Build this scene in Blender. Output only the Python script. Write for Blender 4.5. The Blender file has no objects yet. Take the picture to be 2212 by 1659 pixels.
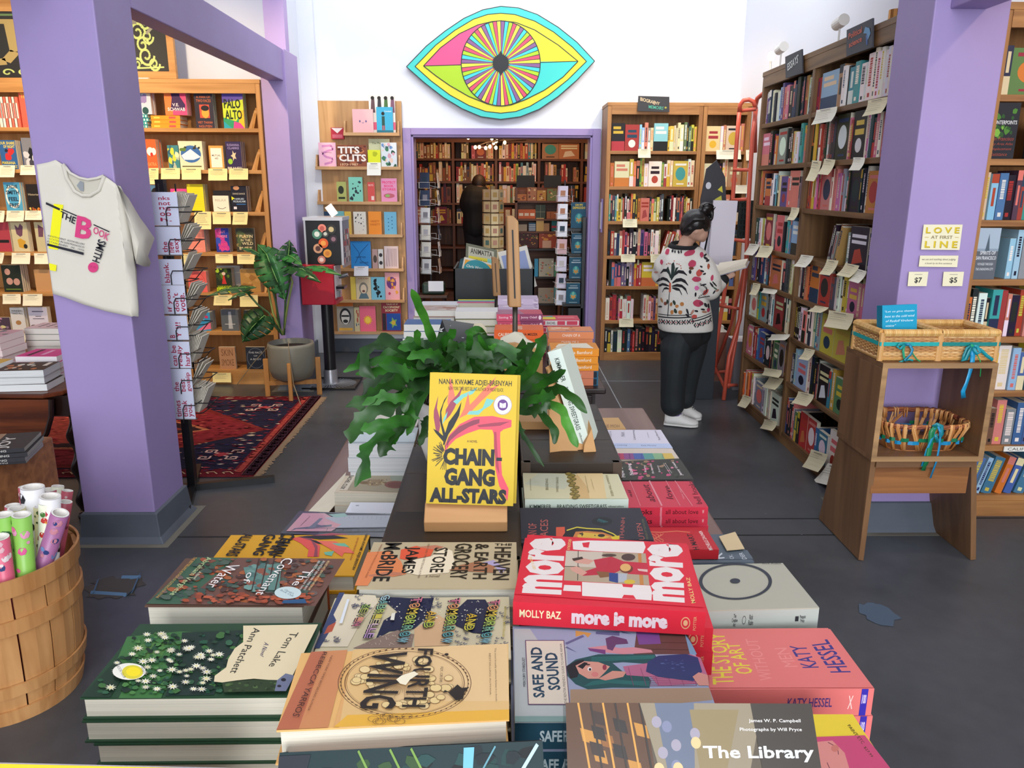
import bpy, math, random
import numpy as np
from mathutils import Vector, Matrix
from mathutils.bvhtree import BVHTree
random.seed(7)
R_ = random.Random(11)
PI = math.pi
sc = bpy.context.scene
COL = sc.collection

# ---------------------------------------------------------------- camera
F, CX, CY, H = 1668.0, 1106.0, 829.5, 1.6
PITCH = math.atan(430/F); YAW = math.atan(26/(F/math.cos(PITCH))); ROLL = 0.0035
fw = Vector((math.sin(YAW)*math.cos(PITCH),math.cos(YAW)*math.cos(PITCH),-math.sin(PITCH)))
rt = fw.cross(Vector((0,0,1))).normalized(); up = rt.cross(fw)
rt,up = (math.cos(ROLL)*rt+math.sin(ROLL)*up),(-math.sin(ROLL)*rt+math.cos(ROLL)*up)
CAM = Vector((0, 0, H))
cd = bpy.data.cameras.new('camera'); cd.sensor_width = 36; cd.lens = F/2212*36; cd.clip_start = 0.02
co = bpy.data.objects.new('camera',cd); COL.objects.link(co); sc.camera = co
M = Matrix((rt,up,-fw)).transposed().to_4x4(); M.translation = CAM; co.matrix_world = M

# ---------------------------------------------------------------- world, lights, exposure
sc.view_settings.view_transform = 'Standard'; sc.view_settings.look = 'None'
sc.view_settings.gamma = 1; sc.view_settings.use_curve_mapping = False
sc.view_settings.exposure = 0.0
w = bpy.data.worlds.new('sky'); sc.world = w; w.use_nodes = True
w.node_tree.nodes['Background'].inputs[0].default_value = (0.80,0.88,1.0,1)
w.node_tree.nodes['Background'].inputs[1].default_value = 0.35
def area(name, loc, rot, sx, sy, e, c=(1, 1, 1)):
    l = bpy.data.lights.new(name,'AREA'); l.shape = 'RECTANGLE'; l.size = sx; l.size_y = sy; l.energy = e; l.color = c
    o = bpy.data.objects.new(name,l); COL.objects.link(o); o.location = loc; o.rotation_euler = rot; return o
def point(name, loc, e, c, r=0.05):
    l = bpy.data.lights.new(name,'POINT'); l.energy = e; l.color = c; l.shadow_soft_size = r
    o = bpy.data.objects.new(name,l); COL.objects.link(o); o.location = loc; return o
def spot(name, loc, target, e, c, ang=80, blend=.6, r=.05):
    l = bpy.data.lights.new(name,'SPOT'); l.energy = e; l.color = c; l.spot_size = math.radians(ang); l.spot_blend = blend; l.shadow_soft_size = r
    o = bpy.data.objects.new(name,l); COL.objects.link(o); o.location = loc
    o.rotation_euler = (Vector(target)-Vector(loc)).to_track_quat('-Z','Y').to_euler(); return o
# daylight: shop window behind the camera, skylight in the roof
area('shop_window_light',(0.1,-4.95,2.2),(PI/2,0,0),4.0,3.2,440,(0.93,0.96,1.0))
area('back_wall_wash',(0.4,5.5,4.15),(math.radians(52),0,0),3.6,1.0,112,(0.90,0.95,1.0))  # added lamp below the closed ceiling, tilted to brighten the back wall
area('skylight_front',(0.2,0.2,4.25),(0,0,0),2.6,1.9,55,(0.94,0.97,1.0))
# warm track lamps on the left bookcases and right bookcases
WARM = (1.0, 0.74, 0.42)
spot('track_lamp_left',(-2.2,4.4,3.2),(-2.5,6.2,1.3),190,WARM,95)
spot('track_lamp_far_left',(-3.4,4.4,3.2),(-3.8,6.2,1.3),150,WARM,95)
spot('track_lamp_back',(1.5,5.6,3.3),(1.5,7.1,1.9),85,WARM,75)
spot('track_lamp_rack',(-1.2,5.8,3.4),(-1.3,7.4,1.2),40,(1,.85,.62),70)
spot('track_lamp_right',(2.6,2.2,3.0),(2.5,3.6,1.2),35,WARM,80)
point('back_room_lamp',(0.0,9.0,2.5),42,(1.0,0.62,0.30),.25)
point('back_room_lamp_two',(0.9,8.5,2.6),16,(1.0,0.66,0.36),.2)

# ---------------------------------------------------------------- helpers
def ray(px, py): return fw+rt*((px-CX)/F)-up*((py-CY)/F)
def oZ(px,py,z=0.0): d = ray(px,py); return CAM+d*((z-H)/d.z)      # point of a horizontal plane
def oY(px,py,y): d = ray(px,py); return CAM+d*(y/d.y)              # point of a wall facing the camera
def oX(px,py,x): d = ray(px,py); return CAM+d*(x/d.x)              # point of a wall running away
def lin(c):
    if isinstance(c, str):
        c = c.lstrip('#')
        if len(c) == 3: c = ''.join(a*2 for a in c)
        c = [int(c[i:i+2], 16)/255 for i in (0, 2, 4)]
    return tuple([(v/12.92 if v <= .04045 else ((v+.055)/1.055)**2.4) for v in c[:3]]+[1.0])
def hexmix(a, b, t):
    A = [int(a[i:i+2],16) for i in (0,2,4)]; B = [int(b[i:i+2],16) for i in (0,2,4)]
    return ''.join('%02x' % int(x+(y-x)*t) for x,y in zip(A,B))

_mats = {}
def new_mat(name):
    m = bpy.data.materials.new(name); m.use_nodes = True; nt = m.node_tree
    return m, nt, nt.nodes['Principled BSDF']
def paint(rough=.5, spec=.5, coat=0, metal=0, name=None):
    """colour comes from the mesh's own colour attribute"""
    k = ('paint', rough, spec, coat, metal)
    if k in _mats: return _mats[k]
    m, nt, b = new_mat(name or 'paint_%d' % (rough*100))
    a = nt.nodes.new('ShaderNodeVertexColor'); a.layer_name = 'Col'
    nt.links.new(a.outputs[0], b.inputs['Base Color'])
    b.inputs['Roughness'].default_value = rough; b.inputs['Specular IOR Level'].default_value = spec
    b.inputs['Coat Weight'].default_value = coat; b.inputs['Coat Roughness'].default_value = .12
    b.inputs['Metallic'].default_value = metal
    _mats[k] = m; return m
def paint_noisy(rough=.95,lo=.55,hi=1.35,scale=60,st=(.35,1,1),name='mottled_weave'):
    k = ('noisy', rough, lo, hi, scale, st)
    if k in _mats: return _mats[k]
    m,nt,b = new_mat(name); a = nt.nodes.new('ShaderNodeVertexColor'); a.layer_name = 'Col'
    tc = nt.nodes.new('ShaderNodeTexCoord'); mp = nt.nodes.new('ShaderNodeMapping'); mp.inputs['Scale'].default_value = st; n = nt.nodes.new('ShaderNodeTexNoise'); n.inputs['Scale'].default_value = scale; n.inputs['Detail'].default_value = 5
    r = nt.nodes.new('ShaderNodeMapRange'); r.inputs[1].default_value = .3; r.inputs[2].default_value = .7; r.inputs[3].default_value = lo; r.inputs[4].default_value = hi
    v = nt.nodes.new('ShaderNodeVectorMath'); v.operation = 'SCALE'
    nt.links.new(tc.outputs['Object'],mp.inputs[0]); nt.links.new(mp.outputs[0],n.inputs['Vector']); nt.links.new(n.outputs[0],r.inputs[0]); nt.links.new(a.outputs[0],v.inputs[0]); nt.links.new(r.outputs[0],v.inputs['Scale']); nt.links.new(v.outputs[0],b.inputs['Base Color'])
    b.inputs['Roughness'].default_value = rough; b.inputs['Specular IOR Level'].default_value = .1
    _mats[k] = m; return m
def plain(name,c,rough=.5,noise=.0,scale=8,metal=0,bump=0,spec=.5,coat=0):
    if name in _mats: return _mats[name]
    m, nt, b = new_mat(name); c = lin(c)
    b.inputs['Roughness'].default_value = rough; b.inputs['Metallic'].default_value = metal
    b.inputs['Specular IOR Level'].default_value = spec; b.inputs['Coat Weight'].default_value = coat
    b.inputs['Base Color'].default_value = c
    if noise or bump:
        tc = nt.nodes.new('ShaderNodeTexCoord'); n = nt.nodes.new('ShaderNodeTexNoise'); n.inputs['Scale'].default_value = scale
        n.inputs['Detail'].default_value = 6
        nt.links.new(tc.outputs['Object'],n.inputs['Vector'])
        if noise:
            r = nt.nodes.new('ShaderNodeValToRGB')
            r.color_ramp.elements[0].position = .3; r.color_ramp.elements[1].position = .7
            r.color_ramp.elements[0].color = tuple(v*(1-noise) for v in c[:3])+(1,)
            r.color_ramp.elements[1].color = tuple(min(1,v*(1+noise)) for v in c[:3])+(1,)
            nt.links.new(n.outputs[0],r.inputs[0]); nt.links.new(r.outputs[0],b.inputs['Base Color'])
        if bump:
            bp = nt.nodes.new('ShaderNodeBump'); bp.inputs['Strength'].default_value = bump; bp.inputs['Distance'].default_value = .01
            nt.links.new(n.outputs[0],bp.inputs['Height']); nt.links.new(bp.outputs[0],b.inputs['Normal'])
    _mats[name] = m; return m
def wood(name,c1,c2,axis='x',rough=.5,scale=1.0,spec=.4):
    if name in _mats: return _mats[name]
    m, nt, b = new_mat(name)
    tc = nt.nodes.new('ShaderNodeTexCoord'); mp = nt.nodes.new('ShaderNodeMapping')
    s = [26*scale]*3; s['xyz'.index(axis)] = 1.6*scale
    mp.inputs['Scale'].default_value = s
    n = nt.nodes.new('ShaderNodeTexNoise'); n.inputs['Scale'].default_value = 1; n.inputs['Detail'].default_value = 5; n.inputs['Distortion'].default_value = .6
    n2 = nt.nodes.new('ShaderNodeTexNoise'); n2.inputs['Scale'].default_value = 2.2; n2.inputs['Detail'].default_value = 2
    r = nt.nodes.new('ShaderNodeValToRGB'); r.color_ramp.elements[0].position = .32; r.color_ramp.elements[1].position = .68
    r.color_ramp.elements[0].color = lin(c1); r.color_ramp.elements[1].color = lin(c2)
    mx = nt.nodes.new('ShaderNodeMath'); mx.operation = 'MULTIPLY_ADD'; mx.inputs[1].default_value = .25
    nt.links.new(tc.outputs['Object'],mp.inputs[0]); nt.links.new(mp.outputs[0],n.inputs['Vector']); nt.links.new(tc.outputs['Object'],n2.inputs['Vector'])
    sb = nt.nodes.new('ShaderNodeMath'); sb.operation = 'SUBTRACT'; sb.inputs[1].default_value = .5
    nt.links.new(n2.outputs[0],sb.inputs[0]); nt.links.new(sb.outputs[0],mx.inputs[0]); nt.links.new(n.outputs[0],mx.inputs[2])
    nt.links.new(mx.outputs[0],r.inputs[0]); nt.links.new(r.outputs[0],b.inputs['Base Color'])
    bp = nt.nodes.new('ShaderNodeBump'); bp.inputs['Strength'].default_value = .12; bp.inputs['Distance'].default_value = .002
    nt.links.new(n.outputs[0],bp.inputs['Height']); nt.links.new(bp.outputs[0],b.inputs['Normal'])
    b.inputs['Roughness'].default_value = rough; b.inputs['Specular IOR Level'].default_value = spec
    _mats[name] = m; return m
def emis(name, c, s):
    if name in _mats: return _mats[name]
    m, nt, b = new_mat(name)
    b.inputs['Base Color'].default_value = lin(c); b.inputs['Emission Color'].default_value = lin(c); b.inputs['Emission Strength'].default_value = s
    _mats[name] = m; return m

class MB:
    """collects polygons, each with its colour; build() links them as ONE mesh object"""
    def __init__(s): s.v = []; s.f = []; s.c = []
    def poly(s, pts, c='ccc'):
        n = len(s.v); s.v += [tuple(p) for p in pts]; s.f.append(list(range(n,n+len(pts)))); s.c.append(c); return s
    def tri(s, vs, fs, c='ccc'):
        n = len(s.v); s.v += [tuple(p) for p in vs]
        for f in fs: s.f.append([i+n for i in f]); s.c.append(c)
        return s
    def box(s,x0,x1,y0,y1,z0,z1,c='ccc',M=None,cs=None):
        p = [Vector(q) for q in ((x0,y0,z0),(x1,y0,z0),(x1,y1,z0),(x0,y1,z0),(x0,y0,z1),(x1,y0,z1),(x1,y1,z1),(x0,y1,z1))]
        if M: p = [M@q for q in p]
        n = len(s.v); s.v += [tuple(q) for q in p]
        # bottom, top, front(-y), right(+x), back(+y), left(-x)
        for i,f in enumerate(((3,2,1,0),(4,5,6,7),(0,1,5,4),(1,2,6,5),(2,3,7,6),(3,0,4,7))):
            s.f.append([a+n for a in f]); s.c.append(cs[i] if cs else c)
        return s
    def prism(s, pts, d, c='ccc'):
        """closed outline pts extruded by vector d"""
        d = Vector(d); a = [Vector(p) for p in pts]; b = [p+d for p in a]; k = len(a); n = len(s.v)
        s.v += [tuple(p) for p in a+b]
        s.f.append([n+i for i in range(k)][::-1]); s.c.append(c); s.f.append([n+k+i for i in range(k)]); s.c.append(c)
        for i in range(k): s.f.append([n+i,n+(i+1) % k,n+k+(i+1) % k,n+k+i]); s.c.append(c)
        return s
    def tube(s, pts, r, n=8, c='ccc', cap=True, flat=1.0):
        pts = [Vector(p) for p in pts]; k = len(pts); rs = r if isinstance(r,(list,tuple)) else [r]*k
        base = len(s.v); prev = None
        for i, p in enumerate(pts):
            t = (pts[min(i+1,k-1)]-pts[max(i-1,0)]).normalized()
            if prev is None: a = t.orthogonal().normalized()
            else: a = (prev-t*prev.dot(t)).normalized()
            prev = a; b = t.cross(a)
            for j in range(n):
                th = 2*PI*j/n; s.v.append(tuple(p+(a*math.cos(th)+b*math.sin(th)*flat)*rs[i]))
        for i in range(k-1):
            for j in range(n):
                s.f.append([base+i*n+j,base+i*n+(j+1) % n,base+(i+1)*n+(j+1) % n,base+(i+1)*n+j]); s.c.append(c)
        if cap:
            s.f.append([base+j for j in range(n)][::-1]); s.c.append(c); s.f.append([base+(k-1)*n+j for j in range(n)]); s.c.append(c)
        return s
    def rings(s, rings, c='ccc', cap=True):
        """rings: lists of equally many points"""
        n = len(rings[0]); base = len(s.v)
        for r in rings: s.v += [tuple(p) for p in r]
        for i in range(len(rings)-1):
            for j in range(n):
                s.f.append([base+i*n+j,base+i*n+(j+1) % n,base+(i+1)*n+(j+1) % n,base+(i+1)*n+j]); s.c.append(c if isinstance(c,str) else c[i])
        if cap:
            s.f.append([base+j for j in range(n)][::-1]); s.c.append(c if isinstance(c,str) else c[0])
            s.f.append([base+(len(rings)-1)*n+j for j in range(n)]); s.c.append(c if isinstance(c,str) else c[-1])
        return s
    def lathe(s,prof,cx=0,cy=0,n=24,c='ccc',cap=False,ph=0):
        return s.rings([[(cx+r*math.cos(2*PI*j/n+ph),cy+r*math.sin(2*PI*j/n+ph),z) for j in range(n)] for r,z in prof],c,cap)
    def sphere(s,p,rx,ry=None,rz=None,c='ccc',n=12,m=8):
        ry = ry or rx; rz = rz or rx; p = Vector(p)
        return s.rings([[(p.x+rx*math.sin(PI*i/m)*math.cos(2*PI*j/n),p.y+ry*math.sin(PI*i/m)*math.sin(2*PI*j/n),p.z-rz*math.cos(PI*i/m)) for j in range(n)]
                        for i in [.04]+list(range(1,m))+[m-.04]],c)
    def weld(s):
        d = {}; nv = []; mp = []
        for p in s.v:
            k = (round(p[0],5),round(p[1],5),round(p[2],5))
            if k not in d: d[k] = len(nv); nv.append(p)
            mp.append(d[k])
        F2, C2 = [], []
        for f, c in zip(s.f, s.c):
            g = []
            for i in f:
                j = mp[i]
                if j not in g: g.append(j)
            if len(g) > 2: F2.append(g); C2.append(c)
        s.v, s.f, s.c = nv, F2, C2
    def build(s,name,mat,parent=None,bev=0,smooth=False,sub=0,solid=0,loc=None,rot=None):
        if smooth or solid: s.weld()
        me = bpy.data.meshes.new(name); me.from_pydata(s.v,[],s.f)
        ca = me.color_attributes.new('Col','FLOAT_COLOR','CORNER')
        cache = {}; arr = []
        for f, c in zip(s.f, s.c):
            k = c if isinstance(c, str) else tuple(c)
            if k not in cache: cache[k] = lin(c)
            arr += list(cache[k])*len(f)
        ca.data.foreach_set('color', arr)
        me.materials.append(mat)
        if smooth: me.polygons.foreach_set('use_smooth',[True]*len(s.f))
        me.update()
        o = bpy.data.objects.new(name,me); COL.objects.link(o)
        if parent is not None:
            o.parent = parent
        if loc is not None: o.location = loc
        if rot is not None: o.rotation_euler = rot
        if solid: md = o.modifiers.new('s','SOLIDIFY'); md.thickness = solid; md.offset = 0
        if bev: md = o.modifiers.new('b','BEVEL'); md.width = bev; md.segments = 2; md.limit_method = 'ANGLE'
        if sub: md = o.modifiers.new('u','SUBSURF'); md.levels = sub; md.render_levels = sub
        return o
def tag(o, label, cat, group=None):
    o['label'] = label; o['category'] = cat
    if group: o['group'] = group
    return o
def short(t, n=12):
    w_ = t.split()[:n]
    while w_[-1] in ('the','of','in','on','and','at','under','with','a'): w_.pop()
    return ' '.join(w_).rstrip(',')
def thing(name, label, cat, loc=(0, 0, 0), group=None):
    o = bpy.data.objects.new(name,None); COL.objects.link(o); o.location = loc; o.empty_display_size = .05
    return tag(o, label, cat, group)
def structure(o): o['kind'] = 'structure'; return o
def sbox(name,x0,x1,y0,y1,z0,z1,mat,bev=0,parent=None):
    o = MB().box(x0,x1,y0,y1,z0,z1).build(name,mat,parent,bev=bev)
    if parent is None: structure(o)
    return o

# text as flat triangles, cached, normalised to a unit box
_txt = {}
def text_mesh(s, bold=0.0, shear=0.0):
    k = (s, bold, shear)
    if k in _txt: return _txt[k]
    cu = bpy.data.curves.new('t','FONT'); cu.body = s; cu.resolution_u = 2; cu.offset = bold; cu.shear = shear
    cu.space_line = .8; cu.align_x = 'CENTER' if '\n' in s else 'LEFT'
    ob = bpy.data.objects.new('t', cu)
    me = bpy.data.meshes.new_from_object(ob)
    vs = [(v.co.x,v.co.y) for v in me.vertices]; fs = [list(p.vertices) for p in me.polygons]
    bpy.data.meshes.remove(me); bpy.data.objects.remove(ob); bpy.data.curves.remove(cu)
    if not vs: _txt[k] = ([], [], 1, 1); return _txt[k]
    x0 = min(v[0] for v in vs); x1 = max(v[0] for v in vs); y0 = min(v[1] for v in vs); y1 = max(v[1] for v in vs)
    vs = [((x-x0)/max(1e-6,x1-x0),(y-y0)/max(1e-6,y1-y0)) for x,y in vs]
    _txt[k] = (vs, fs, x1-x0, y1-y0); return _txt[k]

class Art:
    """flat print on a plane: fn maps (u,v) to a world point, n is the plane's normal; every op lies a hair above the last"""
    def __init__(s,fn,n,origin=(0,0,0),step=.00001,lift=.0003):
        s.fn = fn; s.n = Vector(n); s.o = Vector(origin); s.k = lift; s.step = step; s.mb = MB()
    def P(s, p): return Vector(s.fn(*p))+s.n*s.k-s.o
    def up_(s): s.k += s.step
    def poly(s,pts,c): s.mb.poly([s.P(p) for p in pts],c); s.up_(); return s
    def rect(s,x0,y0,x1,y1,c): return s.poly([(x0,y0),(x1,y0),(x1,y1),(x0,y1)],c)
    def ell(s,cx,cy,rx,ry,c,n=20,a=0): return s.poly([(cx+rx*math.cos(2*PI*i/n+a),cy+ry*math.sin(2*PI*i/n+a)) for i in range(n)],c)
    def ring(s, cx, cy, rx, ry, th, c, n=32):
        for i in range(n):
            a, b = 2*PI*i/n, 2*PI*(i+1)/n; q = 1-th
            s.mb.poly([s.P((cx+rx*k*math.cos(t),cy+ry*k*math.sin(t))) for k,t in ((q,a),(1,a),(1,b),(q,b))],c)
        s.up_(); return s
    def line(s, pts, w, c):
        for a, b in zip(pts, pts[1:]):
            dx,dy = b[0]-a[0],b[1]-a[1]; L = math.hypot(dx,dy) or 1; nx,ny = -dy/L*w/2,dx/L*w/2
            s.mb.poly([s.P(q) for q in ((a[0]+nx,a[1]+ny),(b[0]+nx,b[1]+ny),(b[0]-nx,b[1]-ny),(a[0]-nx,a[1]-ny))],c)
        s.up_(); return s
    def star(s, cx, cy, rx, ry, c, n=8, q=.45, a=0):
        return s.poly([(cx+rx*(1 if i % 2 else q)*math.cos(PI*i/n+a),cy+ry*(1 if i % 2 else q)*math.sin(PI*i/n+a)) for i in range(2*n)],c)
    def qtext(s,t,bl,br,tr,tl,c,bold=0.0,shear=0.0):
        """text stretched into the quadrilateral bl, br, tr, tl (as the text itself is read)"""
        vs, fs, _, _ = text_mesh(t, bold, shear)
        q = [((bl[0]*(1-u)+br[0]*u)*(1-v)+(tl[0]*(1-u)+tr[0]*u)*v,(bl[1]*(1-u)+br[1]*u)*(1-v)+(tl[1]*(1-u)+tr[1]*u)*v) for u,v in vs]
        s.mb.tri([s.P(p) for p in q],fs,c); s.up_(); return s
    def text(s,t,cx,cy,w,h,c,bold=0.0,shear=0.0,rot=0):
        """text centred at cx,cy in a box w by h (w along the reading direction), rotated by rot degrees"""
        r = math.radians(rot); ux,uy = math.cos(r),math.sin(r)
        g = lambda a, b: (cx+a*ux-b*uy, cy+a*uy+b*ux)
        return s.qtext(t,g(-w/2,-h/2),g(w/2,-h/2),g(w/2,h/2),g(-w/2,h/2),c,bold,shear)
    def build(s,name,mat,parent): return s.mb.build(name,mat,parent) if s.mb.f else None
def zoomed(fn,sc_,ox,oy): return lambda x,y: fn(ox+x/sc_,oy+y/sc_)   # measured in an enlarged crop
CARD = lambda: paint(.5, .3, name='printed_paper')
def GLOSS():
    if 'gl' in _mats: return _mats['gl']
    m = paint(.35,.25,coat=.8,name='glossy_jacket'); nt = m.node_tree; b = nt.nodes['Principled BSDF']; b.inputs['Coat Roughness'].default_value = .04
    tc = nt.nodes.new('ShaderNodeTexCoord'); n = nt.nodes.new('ShaderNodeTexNoise'); n.inputs['Scale'].default_value = 9; bp = nt.nodes.new('ShaderNodeBump'); bp.inputs['Strength'].default_value = .6; bp.inputs['Distance'].default_value = .003
    nt.links.new(tc.outputs['Object'],n.inputs['Vector']); nt.links.new(n.outputs[0],bp.inputs['Height']); nt.links.new(bp.outputs[0],b.inputs['Coat Normal'])
    _mats['gl'] = m; return m
ORD = ['','first','second','third','fourth','fifth','sixth','seventh','eighth','ninth','tenth','eleventh','twelfth','thirteenth','fourteenth','fifteenth','sixteenth',
       'seventeenth','eighteenth','nineteenth','twentieth']+['twenty-'+q for q in 'first second third fourth fifth sixth seventh eighth ninth'.split()]+['thirtieth']+['thirty-'+q for q in 'first second third fourth fifth sixth seventh eighth ninth'.split()]
def cname(c):
    import colorsys
    r, g, b = [int(c[i:i+2], 16)/255 for i in (0, 2, 4)]
    h, s, v = colorsys.rgb_to_hsv(r, g, b); h *= 360
    if v < .25: return 'black'
    if s < .13: return 'white' if v > .82 else 'pale grey' if v > .6 else 'dark grey'
    if s < .33 and v > .7 and 20 < h < 70: return 'cream'
    n = 'red' if h < 14 or h > 345 else 'orange' if h < 38 else 'yellow' if h < 66 else 'green' if h < 165 else 'teal' if h < 195 else 'blue' if h < 255 else 'purple' if h < 295 else 'pink'
    if n == 'red' and v > .7 and s < .65: n = 'salmon pink'
    if n == 'orange' and v < .7: n = 'brown'
    return ('dark ' if v < .5 and n != 'brown' else 'pale ' if s < .35 and v > .7 else '')+n

def book(name,label,group,w,h,t,c,M,spine=None,pages='e9e2d0',hard=False,art=None,spart=None,mat=None,cat='book',flat_=False):
    """a book with its cover facing local +z, x to its right (spine at x=0), y up; M places it. Cover is the root, page_block / cover_print / spine_print its parts"""
    spine = spine or c; ov = .003 if hard else 0; th = .0022 if hard else .0007
    mb = MB()
    mb.box(0,w,0,h,0,th,c); mb.box(0,w,0,h,t-th,t,c)
    mb.box(0, th, 0, h, th, t-th, spine)
    o = mb.build(name, mat or CARD()); o.matrix_world = M
    if label: tag(o, label, cat, group)
    MB().box(th,w-ov-.0005,ov,h-ov,th,t-th,pages,cs=[pages,pages,pages,pages,pages,pages]).build('page_block',paint_noisy(.85,.80,1.04,1,(3,3,900),'page_edges'),o)
    if art:
        a = Art(lambda u,v: (u*w,v*h,t),(0,0,1)); art(a); a.build('cover_print',mat or CARD(),o)
    if spart:
        a = Art(lambda u,v: (0,h*(1-u),t*v),(-1,0,0)); spart(a); a.build('spine_print',mat or CARD(),o)
    return o
def frame(origin, ex, ey, ez):
    m = Matrix((Vector(ex).normalized(),Vector(ey).normalized(),Vector(ez).normalized())).transposed().to_4x4(); m.translation = Vector(origin); return m
# ================================================================ structure
# floor: dark sealed concrete
def concrete(name, c, rough=.33):
    m, nt, b = new_mat(name)
    tc = nt.nodes.new('ShaderNodeTexCoord')
    n1 = nt.nodes.new('ShaderNodeTexNoise'); n1.inputs['Scale'].default_value = .9; n1.inputs['Detail'].default_value = 8; n1.inputs['Distortion'].default_value = .8
    n2 = nt.nodes.new('ShaderNodeTexNoise'); n2.inputs['Scale'].default_value = 14; n2.inputs['Detail'].default_value = 6
    r = nt.nodes.new('ShaderNodeValToRGB'); r.color_ramp.elements[0].position = .3; r.color_ramp.elements[1].position = .72
    a = lin(c); r.color_ramp.elements[0].color = tuple(v*.72 for v in a[:3])+(1,); r.color_ramp.elements[1].color = tuple(v*1.45 for v in a[:3])+(1,)
    ad = nt.nodes.new('ShaderNodeMath'); ad.operation = 'MULTIPLY_ADD'; ad.inputs[1].default_value = .3
    nt.links.new(tc.outputs['Object'],n1.inputs['Vector']); nt.links.new(tc.outputs['Object'],n2.inputs['Vector'])
    sb = nt.nodes.new('ShaderNodeMath'); sb.operation = 'SUBTRACT'; sb.inputs[1].default_value = .5
    nt.links.new(n2.outputs[0],sb.inputs[0]); nt.links.new(sb.outputs[0],ad.inputs[0]); nt.links.new(n1.outputs[0],ad.inputs[2])
    nt.links.new(ad.outputs[0],r.inputs[0]); nt.links.new(r.outputs[0],b.inputs['Base Color'])
    rr = nt.nodes.new('ShaderNodeMapRange'); rr.inputs[3].default_value = rough-.08; rr.inputs[4].default_value = rough+.14
    nt.links.new(n1.outputs[0],rr.inputs[0]); nt.links.new(rr.outputs[0],b.inputs['Roughness'])
    bp = nt.nodes.new('ShaderNodeBump'); bp.inputs['Strength'].default_value = .05; nt.links.new(n2.outputs[0],bp.inputs['Height']); nt.links.new(bp.outputs[0],b.inputs['Normal'])
    return m
FLOOR = concrete('dark_concrete', '47494d')
floor = sbox('floor', -4.8, 4.4, -5.1, 11.2, -.1, 0, FLOOR)
jm = plain('joint_filler','9aa0a4',.7); jd = plain('joint_dark','1c1c1e',.8)
for nm,x0,x1,y0,y1,m in (('floor_joint',.890,.898,2.0,7.5,jm),('floor_joint',-1.2,2.2,6.30,6.306,jm),
                              ('floor_joint',-4,1.8,3.335,3.345,jd),('floor_joint',1.0,4.0,3.52,3.53,jd)):
    sbox(nm, x0, x1, y0, y1, -.002, .0012, m, parent=floor)
# worn blue paint left on the floor
def splat(name, cx, cy, rx, ry, c, seed, n=22):
    q = random.Random(seed); pts = [(cx+rx*math.cos(2*PI*i/n)*q.uniform(.65,1.1),cy+ry*math.sin(2*PI*i/n)*q.uniform(.65,1.1),.0016+seed*.0002) for i in range(n)]
    return MB().poly(pts, c).build(name, paint(.7), floor)
p = oZ(1898,1325); splat('paint_stain',p.x,p.y,.075,.09,'4a5a6c',3)
p = oZ(245,1270); splat('paint_stain',p.x,p.y,.13,.11,'4a4440',1)
for i,(a,b) in enumerate((((195,1283),(272,1288)),((210,1255),(200,1284)),((262,1250),(303,1250)),((300,1243),(283,1283)),((272,1288),(288,1275)))):
    a = oZ(*a); b = oZ(*b); MB().tube([(a.x,a.y,.002),(b.x,b.y,.002)],.012,6,'58789a',flat=.1).build('paint_stain',paint(.7),floor)
for i in range(26):
    p = oZ(R_.uniform(1240,1780),R_.uniform(850,1500)); splat('paint_fleck',p.x,p.y,R_.uniform(.002,.006),R_.uniform(.002,.006),'8a9096',4+i % 3,7)

WALL = plain('white_wall_paint','e9ebf2',.75,bump=.02,scale=60)
WALLB = plain('bluish_wall_paint', 'd9dff0', .75)
CEIL = plain('ceiling_paint', 'f2f2f2', .8)
PURP = plain('purple_paint','a08dbf',.5,noise=.04,scale=3,bump=.04,spec=.35)
GREYB = plain('grey_blue_trim_paint','59606b',.5,noise=.12,scale=5)
# back wall with the doorway cut out
DX0, DX1, DZ = -.828, .852, 2.045
wb = MB().box(-1.8,DX0,7.5,7.68,0,4.2).box(DX1,2.5,7.5,7.68,0,4.2).box(DX0,DX1,7.5,7.68,DZ,4.2).build('wall_back',WALL); structure(wb)
sbox('wall_left_back',-4.8,-1.8,6.62,6.75,0,4.2,WALLB)
sbox('wall_left_return',-1.92,-1.8,6.751,7.68,0,4.2,WALL)
sbox('wall_left', -4.9, -4.8, -5.1, 6.75, 0, 4.2, WALL)
sbox('wall_right', 2.2, 2.32, 3.95, 7.68, 0, 4.2, WALL)
sbox('wall_right_back', 2.2, 4.5, 3.87, 3.99, 0, 4.2, WALL)
sbox('wall_right_front',4.4,4.5,-5.1,3.99,0,4.2,WALL)
MBc = MB().box(-4.9,4.5,-5.1,-.8,4.2,4.35).box(-4.9,-1.15,-.8,1.2,4.2,4.35).box(1.55,4.5,-.8,1.2,4.2,4.35).box(-4.9,4.5,1.2,7.7,4.2,4.35)
structure(MBc.build('ceiling', CEIL))
structure(MB().box(-4.9,4.5,-5.25,-5.1,0,.5).box(-4.9,4.5,-5.25,-5.1,3.9,4.35).box(-4.9,-2.0,-5.25,-5.1,.5,3.9).box(2.2,4.5,-5.25,-5.1,.5,3.9).build('wall_front',WALL))
sbox('baseboard_back',-1.8,DX0-.07,7.485,7.5,0,.13,GREYB); sbox('baseboard_left',-1.8,-1.785,6.62,7.5,0,.13,GREYB)
# doorway trim
tr = MB().box(DX0-.075,DX0,7.47,7.5,0,DZ+.06).box(DX1,DX1+.075,7.47,7.5,0,DZ+.06).box(DX0,DX1,7.47,7.5,DZ,DZ+.06)
tr.box(DX0-.002,DX0+.02,7.49,7.72,0,DZ).box(DX1-.02,DX1+.002,7.49,7.72,0,DZ).box(DX0,DX1,7.49,7.72,DZ-.02,DZ+.002)
structure(tr.build('door_1', PURP, bev=.004))
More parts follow.
